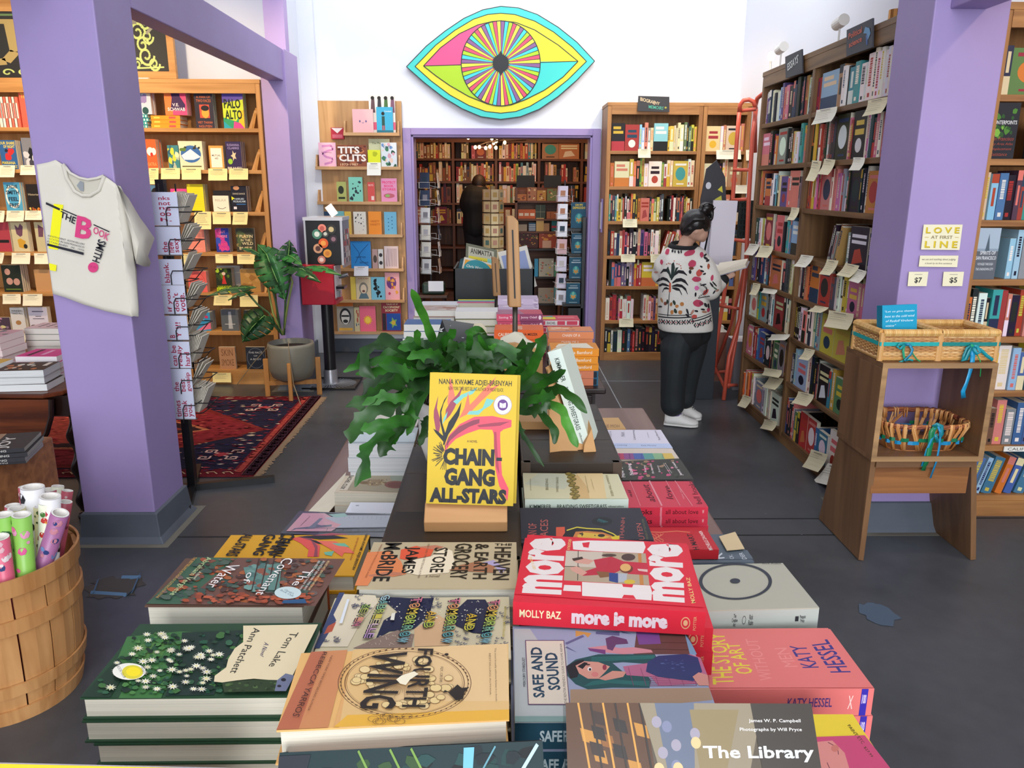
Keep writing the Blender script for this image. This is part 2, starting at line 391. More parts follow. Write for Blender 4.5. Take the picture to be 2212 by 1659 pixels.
# purple posts and beams
def column(x0, x1, y0, y1, name='trim_column', zt=4.2):
    o = sbox(name, x0, x1, y0, y1, 0, zt, PURP, bev=.006)
    f = .022
    pts = lambda k,z: [(x0-k,y0-k,z),(x1+k,y0-k,z),(x1+k,y1+k,z),(x0-k,y1+k,z)]
    MB().rings([pts(f+.02,0),pts(f,.03),pts(f-.01,.14),pts(.001,.145)],'ccc').build('plinth',GREYB,o,bev=.004)
    MB().rings([pts(f+.05,.0008),pts(f+.05,.002)],'ccc').build('floor_sealant',plain('sealant','7d786c',.8),o)
    return o
column(-1.905, -1.583, 3.30, 3.63, 'trim_1')
column(-1.75,-1.565,6.03,6.40,'trim_2',2.55); sbox('trim_8',-1.75,-1.60,6.22,6.32,2.55,4.2,PURP)
column(1.766, 2.080, 3.40, 3.72, 'trim_3')
sbox('trim_4',-1.70,-1.583,3.63,6.03,2.33,2.55,PURP,bev=.005)
sbox('trim_5',-1.86,-1.70,.8,3.30,2.36,2.6,PURP,bev=.005)
sbox('trim_6',1.83,1.98,1.6,3.40,2.30,2.5,PURP,bev=.005)
sbox('trim_7', -1.8, -1.66, 7.44, 7.5, 0, 4.2, WALL)
# back room shell
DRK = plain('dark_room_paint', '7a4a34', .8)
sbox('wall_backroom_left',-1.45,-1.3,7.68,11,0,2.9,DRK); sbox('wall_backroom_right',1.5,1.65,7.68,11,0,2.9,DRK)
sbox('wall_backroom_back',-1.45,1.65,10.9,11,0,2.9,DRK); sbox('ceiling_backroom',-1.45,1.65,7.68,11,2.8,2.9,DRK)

# ---------------------------------------------------------------- eye sign
PLZ = zoomed(lambda x, y: oY(x, y, 7.44), 4.916, 860, 10)
outer = [(88,660),(300,440),(500,280),(700,145),(900,55),(1090,18),(1280,35),(1480,105),(1700,240),(1900,400),(2087,600),(1900,800),(1700,975),(1500,1110),(1300,1190),(1090,1218),(880,1190),(680,1105),(480,985),(280,830)]
mid = [(180,657),(400,430),(600,275),(800,155),(950,105),(1090,92),(1240,105),(1450,175),(1650,290),(1850,450),(2000,603),(1800,800),(1600,960),(1400,1080),(1250,1135),(1090,1153),(930,1135),(750,1070),(550,960),(350,810)]
inn = [(270,652),(450,460),(650,310),(850,215),(1000,180),(1090,172),(1250,190),(1450,270),(1700,430),(1910,603),(1750,770),(1550,910),(1350,1010),(1200,1065),(1090,1075),(950,1055),(750,975),(550,860),(400,755)]
o3 = oY(1080, 135, 7.44)
eye = thing('eye_sign','large painted eye cutout in teal, yellow and pink, hung above the doorway','wall sign',o3)
MB().prism([Vector(PLZ(*p))-o3 for p in outer],(0,.035,0),'1c2a30').build('board',paint(.5),eye)
a = Art(PLZ, (0, -1, 0), o3, step=.0004)
a.poly(outer,'3fd3c6'); a.line(outer+outer[:1],9,'10161a'); a.poly(mid,'ece02e'); a.line(mid+mid[:1],9,'10161a')
a.build('rim', paint(.5), eye)
a = Art(PLZ, (0, -1, 0), o3, step=.0004, lift=.004)
a.poly([(270,652)]+inn[1:6]+[(1090,652)],'ee4f88'); a.poly([(1090,172)]+inn[6:10]+[(1090,610)],'e6df26')
a.poly([(270,652),(1090,640)]+[inn[14],inn[15],inn[16],inn[17],inn[18]],'b4da0c'); a.poly([(1090,610),(1910,603)]+inn[10:15],'3bd5c8')
a.line(inn+inn[:1],9,'10161a'); a.line([(270,652),(700,640)],8,'10161a'); a.line([(1500,615),(1910,603)],8,'10161a')
a.build('eye_white', paint(.5), eye)
a = Art(PLZ, (0, -1, 0), o3, step=.0004, lift=.008)
ic = (1090,625); cyc = ['8d5a90','3fd3d6','b4da0c','e84a68','f6ea40']; n = 60
pt = lambda t,k=1.0: (ic[0]+418*k*math.cos(t),ic[1]+450*k*math.sin(t))
for i in range(n):
    t0, t1 = 2*PI*i/n, 2*PI*(i+1)/n
    a.mb.poly([a.P(ic),a.P(pt(t0)),a.P(pt(t1))],cyc[i % 5])
a.up_()
for i in range(n): a.mb.poly([a.P(q) for q in (ic,pt(2*PI*i/n-.009),pt(2*PI*i/n+.009))],'10161a')
a.up_(); a.ring(*ic, 424, 456, .022, '10161a', 60); a.up_()
a.star(*ic,70,75,'0c0c10',30,1.5,.05); a.star(*ic,62,66,'0c0c10',2,2.1,PI/2); a.ell(*ic,85,95,'0c0c10',24)
a.build('iris', paint(.5), eye)
# ================================================================ bookcases
OAKX = wood('oak_grain_x','8a5c34','b4814c','x'); OAKZ = wood('oak_grain_z','8a5c34','b4814c','z'); OAKY = wood('oak_grain_y','7c4f2a','a87441','y')
BRX = wood('brown_oak_x','5d4027','83603c','x'); BRZ = wood('brown_oak_z','5d4027','83603c','z')
PALX = wood('pale_ply_x','a9794c','c39463','z',scale=.5)
PAL = {'k': '1d1c21','d': '45454d','g': '8b8e92','w': 'e4e0d8','c': 'd9c9a2','y': 'cfb040','o': 'c97038','r': 'a63632','s': 'cf766c','p': 'c87090','v': '66527e','b': '476898',
       't': '3b8f92','n': '24324f','l': '93b8d2','e': '587c4c','m': '6c2632','h': 'b8bc48','q': '7a5030','u': 'b38a5a'}
def bookcase(label,M,W,zs,top,D=.28,bays=(),mx=None,mz=None,group=None,stile=.035,name='bookcase',base=True,back=True):
    mx = mx or OAKX; mz = mz or OAKZ
    r = thing(name,label,'bookcase',(0,0,0),group); r.matrix_world = M
    for x in (0, W-stile)+tuple(b-stile/2 for b in bays):
        MB().box(x,x+stile,0,D,0,top).build('side_panel',mz,r,bev=.002)
    MB().box(-.004,W+.004,-.004,D,top,top+.03).build('top_panel',mx,r,bev=.002)
    MB().box(stile,W-stile,-.002,.02,top-.07,top).build('header_rail',mx,r)
    if back: MB().box(0,W,D-.012,D,0,top).build('back_panel',mz,r)
    edges = [stile]+[b for b in bays]+[W-stile]
    for z in zs:
        for a, b in zip(edges, edges[1:]):
            MB().box(a,b,.003,D-.012,z-.028,z).build('shelf',mx,r,bev=.0015)
    if base: MB().box(stile,W-stile,.0,.02,0,zs[-1]-.028).build('kick_board',mx,r)
    return r
def vary(c, q, k=14):
    return ''.join('%02x' % max(8,min(245,int(c[i:i+2],16)+q.randint(-k,k))) for i in (0,2,4))
nbooks = 0; KEEP = 310
def fill(M,x0,x1,z,s,rowname,group,seed,hh=(.195,.245),dd=.16,yoff=.03,side='left',ww=None):
    """books along one shelf (local frame of the case). small letter: spine out; capital: cover out; '.': gap; '/': the next book leans"""
    global nbooks
    q = random.Random(seed); toks = []; lean = False
    for ch in s:
        if ch == '/': lean = True; continue
        if ch == ' ': continue
        wdt = .03 if ch == '.' else .13*q.uniform(.9,1.1) if ch.isupper() else q.choice((.016,.022,.026,.032,.038,.024))
        toks.append([ch, wdt, lean]); lean = False
    tot = sum(t[1] for t in toks); k = (x1-x0-.006)/tot; x = x0+.003; i = 0
    for ch, wd, ln in toks:
        wd *= k
        if ch == '.': x += wd; continue
        i += 1; c = vary(PAL[ch.lower()],q); hgt = q.uniform(*hh); gr = group
        face = ch.isupper()
        c2 = vary(PAL[q.choice('wwcykrns')],q); nm = cname(c)
        size = 'tall ' if hgt > hh[0]*.25+hh[1]*.75 else 'short ' if hgt < hh[0]*.75+hh[1]*.25 else ''
        if face:
            hgt = min(hgt,.235); lb = f'cover-out {nm} book, {ORD[i]} from {side} on {rowname}'
            MM = M@frame((x+.002,yoff+.03,z+.0005),(1,0,0),(0,0,1),(0,-1,0))
            w_, h_, t_ = wd-.004, hgt, .022
            mb = MB().box(0,w_,0,h_,0,t_,c,cs=[c,c,c,'d8d0bc','e0d8c4',c])
            a = Art(lambda u,v: (u*w_,v*h_,t_),(0,0,1)); st = q.randint(0,3); c3 = vary(PAL[q.choice('okwysrtn')],q)
            if st == 0: a.rect(.15,.5,.85,.62,c2); a.rect(.2,.7,.8,.8,c2); a.ell(.5,.28,.25,.15,c3)
            elif st == 1: a.ell(.5,.5,.34,.26,c3); a.rect(.12,.82,.88,.9,c2); a.rect(.25,.08,.75,.13,c2)
            elif st == 2: a.rect(0,.0,1,.35,c3); a.rect(.12,.62,.88,.72,c2); a.rect(.12,.78,.7,.88,c2)
            else: a.poly([(.2,.1),(.8,.2),(.6,.5),(.3,.45)],c3); a.rect(.1,.6,.9,.68,c2); a.rect(.1,.74,.9,.82,c2)
            n0 = len(mb.v); mb.v += a.mb.v; mb.f += [[j+n0 for j in f] for f in a.mb.f]; mb.c += a.mb.c
            ob = mb.build('book',CARD()); ob.matrix_world = MM
        else:
            adj = 'slim' if wd < .021 else 'thick' if wd > .034 else 'narrow' if wd < .027 else 'medium'
            lb = f'{adj} {size}{nm} {"leaning book" if ln else "book"}, {ORD[i]} from {side} on {rowname}'
            w_, h_, t_ = dd*q.uniform(.85, 1), hgt, wd*.94
            off = yoff+q.uniform(0, .015)
            MM = M@frame((x,off,z+.0005),(0,1,0),(0,0,1),(1,0,0))
            if ln:
                an = -.26; sh = math.sin(-an)*hgt
                MM = M@Matrix.Translation((x+sh*.12,off,z+.006))@Matrix.Rotation(-an,4,'Y')@frame((0,0,0),(0,1,0),(0,0,1),(1,0,0))
                h_ *= .95; t_ *= .8
            pg = 'e2dac6'
            mb = MB().box(0,w_,0,h_,0,t_,c,cs=[c,c,c,pg,pg,c])
            a = Art(lambda u,v: (0,h_*(1-u),t_*v),(-1,0,0)); st = q.randint(0,5)
            L0 = q.uniform(.08,.2); L1 = q.uniform(.5,.75)
            if st <= 3:   # title bar broken like a line of letters
                u = L0; hh_ = q.uniform(.18, .3)
                while u < L1: du = q.uniform(.015,.05); a.mb.poly([a.P(p) for p in ((u,.5-hh_),(u+du,.5-hh_),(u+du,.5+hh_),(u,.5+hh_))],c2); u += du+.012
                a.up_(); a.rect(.84, .3, .93, .7, c2)
            elif st == 4: a.rect(.0,0,.2,1,c2); a.rect(.3,.3,.7,.7,c2)
            else: a.rect(.62,0,1,1,c2); a.rect(.12,.28,.55,.72,c2)
            n0 = len(mb.v); mb.v += a.mb.v; mb.f += [[j+n0 for j in f] for f in a.mb.f]; mb.c += a.mb.c
            ob = mb.build('book',CARD()); ob.matrix_world = MM
        tag(ob, lb, 'book', gr); nbooks += 1
        x += wd
MC = Matrix.Translation((.935, 7.1, 0))
zsB = [1.895, 1.590, 1.286, .976, .697, .378, .073]
bookcase('tall oak bookcase against back wall, bay under biography sign',MC,.835,zsB,2.27,D=.38)
rowsA = ['KRllsgcLyyccccekehy','oCyokehwWe wccYwc','tkdtwyerkwkokkoSkyehdd..kkrwksrsrkyok','krvnwrprkwkcvpkwwwc/r/c/r/c.kwsrck','/wkbvnvvkwvorrYyykkrwokyd','wrrkpwwww...wcwsvoykwckkscd','kkwkwkkbkrkkkkkkkrkokkkkwk']
SH = ['top shelf','second shelf','third shelf','fourth shelf','fifth shelf','sixth shelf','seventh shelf','bottom shelf']
for i, (z, s) in enumerate(zip(zsB, rowsA)):
    fill(MC,.04,.80,z,s,SH[i if i < 6 else 7]+', biography bookcase','books on the biography bookcase',100+i,yoff=.03)
MC2 = Matrix.Translation((1.775, 7.1, 0))
bookcase('tall oak bookcase behind the red ladder on back wall',MC2,.42,zsB,2.27,D=.38)
for i,(z,s) in enumerate(zip(zsB,['CwsCs','CkycU','okokskk','kwGkd','owokryb','SkwWk','MrSkk'])):
    fill(MC2,.04,.385,z,s,SH[i if i < 6 else 7]+', bookcase behind ladder','books behind the ladder',130+i)
# right bookcase, running away from the camera
MR = Matrix.Translation((1.80,5.625,0))@Matrix.Rotation(-PI/2,4,'Z')
zsR = [2.01, 1.735, 1.470, 1.185, .943, .688, .405, .07]
bookcase('long brown bookcase along right side, under the essays and political science signs',MR,1.90,zsR,2.32,D=.30,bays=(.905,),mx=BRX,mz=BRZ)
far = ['wvnwkwlvspknnkkkuwkr','PkvkoGkkkycwgtgoo','ksookOwltwcVssSgsw','ddwhwM.sSk.tlbL','vvokknwbkoOwkddccs','wWktGkkwlrRkkwwww','pPwrsrobbBkKwkeEGskk','oswoovwwgGwwccW..']
near = ['roLuwkttwwwwwwwwws','oyykrrkwdkkKprKpwnkpwsr','rryyypsrSwuspwgtkkKkkwOo','......../d/k/g/q/u..gKnp','wwdkkooORrdwwkyhPpphd','kkkwswwetgYYdkrk','vnlLwwkkkwKtyEhuuq','bkkrsgekRRbBwWWg']
for i, z in enumerate(zsR):
    fill(MR,.04,.885,z,far[i],SH[i]+', essays bay','books on the essays bay',160+i,yoff=.012,hh=(.175,.235))
    fill(MR,.925,1.86,z,near[i],SH[i]+', political science bay','books on the political science bay',180+i,yoff=.012,hh=(.175,.24))
# right-hand far bookcase behind the post
MQ = Matrix.Translation((2.15, 3.55, 0))
zsQ = [1.99, 1.72, 1.452, 1.183, .912, .647, .371, .11]
bookcase('warm oak bookcase at right edge of photo behind the purple post',MQ,1.2,zsQ,2.33,D=.28)
rq = ['nEmkwsrbkoy','KkksrwkW','clbkdrtnwreksobn','llGlWs','okwktrskrsyLrb','kkwyywlbnykyok','pHqsgbbtoyle','/b/b/b/l/b/o/b/b/n/b/w']
for i, z in enumerate(zsQ):
    fill(MQ,.20 if i in (1,3) else .04,.62,z,rq[i],SH[i]+', case behind right post','travel books behind the right post',220+i,hh=(.18,.225),yoff=.02)
e = MB().box(2.46,2.72,3.541,3.5455,.345,.371,'e8e6de'); o = e.build('shelf_label',CARD()); tag(o,'white shelf label reading California on the far right bookcase','label')
a = Art(lambda u,v: (2.46+.26*u,3.541,.345+.026*v),(0,-1,0)); a.text('CALIFORNIA',.42,.5,.7,.55,'33302c'); a.build('lettering',CARD(),o)
# legible big covers on that case
def cover_out(label,group,px0,px1,py0,py1,pl,c,art,n=1,t=.024,cat='book',mat=None,zbase=None,side=-1,pages='e4dcc8'):
    """a cover-out book (and n-1 copies behind it) whose front cover lies on the camera-facing plane y=pl"""
    A = oY(px0,py0+25,pl); B = oY(px1,py0+25,pl); B.z = oY(px1,py0,pl).z; z0 = zbase if zbase is not None else oY(px0,py1,pl).z; w_ = B.x-A.x; h_ = max(.05,B.z-z0)
    for k in range(n):
        q = R_.uniform(-.002, .003) if k else 0
        M = frame((A.x+q,pl+.0005+t*(k+1)+.001*k,z0+.0008),(1,0,0),(0,0,1),(0,-1,0))
        lb = label if k == 0 else short(f'{ORD[k+1]} copy behind the front one: '+label,15)
        book('book',lb if len(lb.split()) <= 16 else ' '.join(lb.split()[:16]),group if k == 0 else 'copies behind '+' '.join(label.split()[:5]),w_,h_,t,c,M,art=art if k == 0 else None,pages=pages,mat=mat,cat=cat)
def A_(*ops):
    """small cover designs written as tuples in fractions of the cover"""
    def f(a):
        for o_ in ops:
            k = o_[0]
            if k == 't': a.text(*o_[1:6],o_[6],*(o_[7:] or (.012,)))
            elif k == 'r': a.rect(*o_[1:])
            elif k == 'e': a.ell(*o_[1:])
            elif k == 'o': a.ring(*o_[1:])
            elif k == 'p': a.poly(*o_[1:])
            elif k == 'l': a.line(*o_[1:])
            elif k == 's': a.star(*o_[1:])
            elif k == 'b':    # random brush marks: seed, n, colours, x0,y0,x1,y1, size
                q = random.Random(o_[1])
                for _ in range(o_[2]):
                    x,y = q.uniform(o_[4],o_[6]),q.uniform(o_[5],o_[7]); sz = o_[8]*q.uniform(.5,1.4)
                    a.poly([(min(.99,max(.01,x+sz*math.cos(t)*q.uniform(.5,1))),min(.99,max(.01,y+.7*sz*math.sin(t)*q.uniform(.5,1)))) for t in [i*PI/3.5 for i in range(7)]],q.choice(o_[3].split()))
    return f
zQ = lambda i: zsQ[i]
# ================================================================ left bookcase with cover-out displays
LX,LZ = wood('honey_oak_x','a8763f','c9955a','x',scale=.7),wood('honey_oak_z','a8763f','c9955a','z',scale=.7)
ML = Matrix.Translation((-4.6,6.2,0)); zsL = [2.01,1.704,1.388,1.075,.755,.440,.120]
lc = bookcase('wide honey oak bookcase on left wall behind the purple post',ML,2.79,zsL,2.33,D=.33,mx=LX,mz=LZ,bays=(1.43,))
for z in zsL:
    for x in (2.70,):
        MB().prism([(x,.02,z),(x,.14,z),(x,.17,z+.16),(x,.15,z+.16)],(.018,0,0)).build('shelf_bracket',LZ,lc)
        MB().prism([(x-.05,.10,z),(x+.02,.10,z),(x+.02,.12,z+.14),(x-.0,.12,z+.14)],(0,.012,0)).build('shelf_bracket',LZ,lc)
# carved-look sign boards above
def signboard(label,x0,x1,z0,z1,y,art,name='sign_board',frame_=True):
    r = thing(name,label,'sign',(x0,y,z0)); w_,h_ = x1-x0,z1-z0
    MB().box(0,w_,0,.018,0,h_,'17181a').build('board',paint(.55),r)
    if frame_:
        f = MB()
        for a,b,c,d in ((-.05,0,-.05,h_+.05),(w_,w_+.05,-.05,h_+.05),(0,w_,-.05,0),(0,w_,h_,h_+.05)): f.box(a,b,-.005,.03,c,d)
        f.build('frame', LX, r)
    a = Art(lambda u,v: (u*w_,0,v*h_),(0,-1,0)); art(a); a.build('chalk_lettering',paint(.6),r); return r
def scroll(a, cx, cy, r, turns, c, w_=.03, s=1, ph=0):
    pts = [(cx+r*(1-t*.8)*math.cos(ph+s*t*turns*2*PI),cy+r*(1-t*.8)*math.sin(ph+s*t*turns*2*PI)) for t in [i/22 for i in range(23)]]
    a.line(pts, w_, c)
def orn(a):
    for cx,cy,r,s in ((.45,.9,.14,1),(.58,.78,.12,-1),(.42,.62,.16,1),(.62,.55,.12,-1),(.5,.42,.14,1),(.55,.25,.17,-1),(.35,.12,.1,1),(.7,.12,.12,-1)): scroll(a,cx,cy,r,1.4,'b9c878',.04,s)
    a.line([(0,.09),(.15,.1),(.3,.05),(.9,.07)],.025,'b9c878'); a.line([(.6,.6),(.8,.75),(.98,.78)],.05,'8c8878'); a.rect(.28,.75,.42,.88,'7a7668')
signboard('black sign panel painted with pale green scrollwork above the left bookcase',-2.86,-2.50,2.42,2.86,6.27,orn)
def jay(a): a.line([(.78,.85),(.8,.4),(.7,.25),(.5,.22),(.4,.32),(.5,.42)],.1,'a08c58'); a.line([(.55,.85),(.98,.85)],.07,'a08c58'); [scroll(a,x,.08,.06,1,'b9c878',.02) for x in (.1,.25,.4,.55,.7,.85)]; a.line([(0,.95),(1,.95)],.03,'5c7a4c')
signboard('black sign panel with a curly gold letter J, left of the post',-4.25,-3.48,2.37,2.83,6.27,jay)
MB().box(-4.6,-3.0,6.30,6.34,2.36,3.1).build('header_panel',LX,lc).matrix_world = Matrix.Identity(4)
PLC = 6.225
def LB(label, x0, x1, y0, row, c, art=None, n=1, **k):
    cover_out(label,None,x0,x1,y0,0,PLC+.01+k.pop('dy',0),c,art,n,zbase=zsL[row]+k.pop('lift',0),**k)
def stackbooks(label,group,x0,x1,y0,y1,z,n,th,c,spine,spart=None,front='spine',pages='e9e2d0',jit=.006,seed=1,top_art=None,mat=None,rot=0,hard=False,lbl_top=None):
    """n copies lying flat in a pile. front='spine': spines face the camera, 'pages': fore edges do"""
    q = random.Random(seed)
    for i in range(n):
        w_,h_ = y1-y0,x1-x0; dx,dy,dr = (q.uniform(-jit,jit),q.uniform(-jit,jit),q.uniform(-.02,.02)) if i < n-1 else (0,0,0)
        cx_, cy_ = (x0+x1)/2+dx, (y0+y1)/2+dy
        if front == 'spine': L = frame((h_/2,-w_/2,0),(0,1,0),(-1,0,0),(0,0,1))
        else: L = frame((-h_/2,w_/2,0),(0,-1,0),(1,0,0),(0,0,1))
        M = Matrix.Translation((cx_,cy_,z+i*th))@Matrix.Rotation(rot+dr,4,'Z')@L
        lb = (lbl_top or label) if i == n-1 else short(label)+f', {ORD[n-i]} from top'
        book('book',' '.join(lb.split()[:16]),group,w_,h_,th*.97,c,M,spine=spine,pages=pages,art=top_art if i == n-1 else None,spart=spart,mat=mat,hard=hard)
zr = lambda r: zsL[r]
# row 1
A0, A1 = oY(345, 268, PLC), oY(417, 268, PLC)
stackbooks('orange hardcover lying flat under the pink silhouette book','orange books lying flat, left bookcase top shelf',-2.66,-2.44,6.23,6.38,zr(0),3,.031,'f0901e','f29020',A_(('r',.1,.3,.3,.7,'f8c050'),('r',.62,.25,.85,.75,'e85048')),hard=True,seed=3)
stackbooks('teal grid-patterned hardcover lying flat beside the post','teal hardcovers lying flat on the top shelf',-2.90,-2.685,6.23,6.38,zr(0),4,.025,'2a8f92','2a8f92',A_(*[('r',i/10+.02,.15,i/10+.07,.8,'bfe0dc') for i in range(10)]),hard=True,seed=4)
LB('pink book with dark hooded silhouette on orange books',353,400,174,0,'e8487a',A_(('p',[(0,0),(.35,0),(.3,1),(0,1)],'f0783c'),('p',[(.25,.15),(.35,.5),(.3,.85),(.5,1),(.7,.85),(.72,.55),(.95,.3),(.9,.12)],'3a2050'),('t','V.E.',.5,.3,.3,.09,'f4e0e0'),('t','SCHWAB',.52,.17,.8,.1,'f4e0e0')),4,lift=.095)
LB('pale illustrated book half behind post on teal books',289,323,168,0,'b9c4d6',A_(('b',5,12,'d8a090 8a78b0 e0c8b0 6a7aa0',.1,.3,.9,.9,.2),('e',.6,.1,.2,.1,'1d4a4a')),3,lift=.1)
LB('dark book reading A Man of Two Faces with orange portrait',420,460,202,0,'2e2836',A_(('r',.25,.3,.78,.68,'e0503c'),('e',.55,.45,.2,.16,'e8a03c'),('e',.55,.58,.22,.08,'1c1820'),('t','A MAN OF',.5,.9,.75,.07,'c0643c'),('t','TWO FACES',.5,.79,.8,.08,'c0643c'),('t','VIET THANH',.5,.17,.8,.07,'c0643c'),('t','NGUYEN',.5,.06,.7,.07,'c0643c')),3)
LB('rainbow coloured book reading Palo Alto',480,525,199,0,'2f9a6a',A_(('p',[(0,.7),(1,.8),(1,1),(0,1)],'5a4aa8'),('p',[(0,.3),(.6,.2),(1,.5),(1,.8),(0,.7)],'c8d838'),('p',[(.7,.05),(1,0),(1,.5),(.8,.5)],'e8c028'),('p',[(.45,0),(1,0),(.8,.15),(.5,.2)],'d04890'),('p',[(0,.2),(.4,0),(0,0)],'28a0b0'),('t','PALO',.47,.68,.8,.26,'14241c',.03),('t','ALTO',.5,.38,.82,.26,'14241c',.03)),3)
# row 2
LB('orange book with white horses beside the post',313,338,301,1,'e8602c',A_(('e',.45,.6,.3,.14,'f4ece0'),('e',.75,.6,.2,.12,'f4ece0'),('e',.55,.5,.12,.07,'c83428'),('t','KATRA',.5,.18,.8,.12,'f0a060')),4)
LB('small teal and yellow patterned book on second shelf left',363,388,314,1,'3e7f86',A_(('b',8,14,'d8d040 e8e4b0 2a5a70 b0b8a0',.05,.05,.95,.95,.2)),2)
LB('cream book with blue mountain circle illustration',386,438,305,1,'d8d8b8',A_(('e',.5,.55,.42,.3,'3a68a8'),('p',[(.1,.5),(.5,.72),(.9,.45),(.6,.35),(.2,.35)],'f0f0f0'),('b',3,8,'5c7a30 343428',.1,.7,.9,.85,.1),('r',.1,.1,.9,.14,'605a30')),3)
LB('small orange bordered white book reading Mutual Aid',452,483,315,1,'f0a050',A_(('r',.12,.1,.88,.9,'f6ead8'),('t','MUTUAL',.5,.6,.6,.08,'403830'),('t','AID',.5,.48,.25,.08,'403830')),3)
LB('dark purple book reading Piranesi with pale figure',488,521,306,1,'322550',A_(('s',.5,.5,.2,.2,'e0c8a0',5),('t','SUSANNA',.5,.88,.8,.08,'a898c8'),('t','CLARKE',.5,.77,.75,.08,'a898c8'),('t','PIRANESI',.5,.06,.9,.1,'e8e0c8'),('e',.25,.3,.15,.1,'98c838')),4)
# row 3
LB('small blue book with a face on its cover, third shelf',322,352,400,2,'6a98b8',A_(('e',.5,.6,.35,.3,'281c18'),('e',.5,.5,.25,.22,'b08868')),2)
LB('pink book with yellow and orange shapes, third shelf',370,405,408,2,'d84890',A_(('e',.3,.75,.2,.15,'f4d028'),('e',.65,.7,.2,.14,'e87828'),('e',.4,.3,.3,.15,'68a048'),('e',.75,.35,.15,.12,'f0c0a0')),1)
LB('plain bright yellow book on third shelf',405,440,398,2,'ecd81e',A_(*[('r',.1,.1+i*.09,.9,.104+i*.09,'c8b010') for i in range(10)]),4)
LB('white book reading Relax with thin black drawing',461,495,423,2,'efe6d2',A_(('t','RELAX',.5,.72,.7,.14,'b0a890',0),('l',[(.25,.3),(.4,.2),(.6,.18),(.8,.28)],.03,'30302c')),1)
LB('black book standing behind the white Relax book',462,500,412,2,'1c1a1e',None,1,dy=.03)
LB('black book by Haruki Murakami with hand and yellow arrow',500,533,402,2,'181828',A_(('p',[(0,.6),(0,.45),(.2,.52)],'e8e020'),('e',.35,.92,.2,.08,'c89068'),('t','HARUKI',.5,.5,.6,.07,'c8d8e8'),('t','MURAKAMI',.5,.4,.8,.08,'c8d8e8'),('t','DANCE DANCE',.5,.7,.8,.06,'d0c8b0'),('r',.1,.1,.3,.2,'d8d8e0'),('r',.3,.28,.9,.31,'3878b8')),4)
# row 4
LB('salmon pink plain book with copies on fourth shelf',405,442,493,3,'e88a78',A_(('r',.15,.15,.85,.17,'f0a898'),('r',.15,.8,.85,.82,'f0a898')),4)
LB('blue and pink book reading Out There by Kate Folk',466,495,493,3,'28389a',A_(('b',9,9,'c83c90 3850b8 d85078 4828a0',.1,.1,.9,.9,.3),('t','OUT',.5,.84,.5,.1,'f090b0'),('t','THERE',.5,.66,.75,.1,'f090b0'),('t','KATE',.5,.32,.6,.1,'e85080'),('t','FOLK',.5,.14,.6,.1,'e85080')),3)
LB('dark floral book reading Playing in the Wild with cream letters',510,550,493,3,'3a3a30',A_(('b',12,16,'6a6040 8a7848 50603c 2a2a24',.05,.05,.95,.95,.2),('t','PLAYIN',.55,.66,.7,.13,'e8d8a8'),('t','IN THE',.5,.5,.5,.09,'e8d8a8'),('t','WILD',.6,.36,.6,.12,'e8d8a8'),('t','BUILT',.5,.16,.7,.12,'e8d8a8')),1)
# row 5
LB('coral book on fifth shelf beside the card rack',407,447,586,4,'e4645c',A_(('o',.5,.5,.4,.42,.05,'c04848'),('r',.2,.6,.8,.63,'c04848')),2)
LB('green and black book reading Is a Witch with red figure',467,501,580,4,'26301c',A_(('b',4,12,'a8c830 587820 384820',.05,.6,.95,.98,.15),('r',0,0,1,.2,'c8e020'),('p',[(.35,.35),(.5,.8),(.65,.35)],'c83430'),('e',.5,.78,.12,.07,'e8c8b0'),('t','YOUR MOTHER',.5,.24,.9,.07,'c8e020'),('t','IS A WITCH',.5,.1,.9,.13,'181c10')),3)
LB('grey book standing behind the green witch book',470,520,574,4,'a8aaa8',None,3,dy=.085)
LB('ochre book with faint drawing under the monstera leaf',520,562,582,4,'b88a48',A_(('b',5,8,'a07038 c89858 98602c',.1,.1,.9,.8,.2)),3)
# row 6
LB('blue and pink book beside the card rack, sixth shelf',423,455,675,5,'3c98c8',A_(('p',[(0,0),(1,.1),(1,.5)],'e87898'),('e',.75,.75,.12,.08,'d03868'),('r',.1,.55,.6,.6,'f0f0f0')),5)
LB('grey photographic book with pale figure, sixth shelf',478,515,669,5,'5f666c',A_(('p',[(.4,.1),(.45,.9),(.6,.9),(.65,.1)],'b8bcc0'),('r',.2,.3,.8,.33,'d0d0d0')),3)
LB('dark book under the lower monstera leaf, sixth shelf',528,566,671,5,'34403e',None,2)
LB('tan book half behind card rack on sixth shelf',396,421,686,5,'b08a50',None,1)
# row 7
LB('black and gold book behind card rack on bottom shelf',385,418,748,6,'28241c',A_(('b',6,8,'8a7030 504020 b09040',.1,.1,.9,.9,.15)),3)
LB('brown kraft book with thin tall lettering on bottom shelf',474,509,750,6,'b98a66',A_(('t','SKIN',.5,.75,.7,.3,'7a5238',0),('t','SMOKE',.5,.3,.75,.3,'7a5238',0)),1)
LB('dark blue book reading The Fact of a Body',532,573,750,6,'27303e',A_(('o',.5,.5,.45,.46,.03,'8890a0'),('t','THE FACT',.5,.75,.7,.08,'c8ccd4'),('t','OF',.5,.6,.2,.06,'c8ccd4'),('t','A BODY',.5,.45,.6,.08,'c8ccd4')),1)
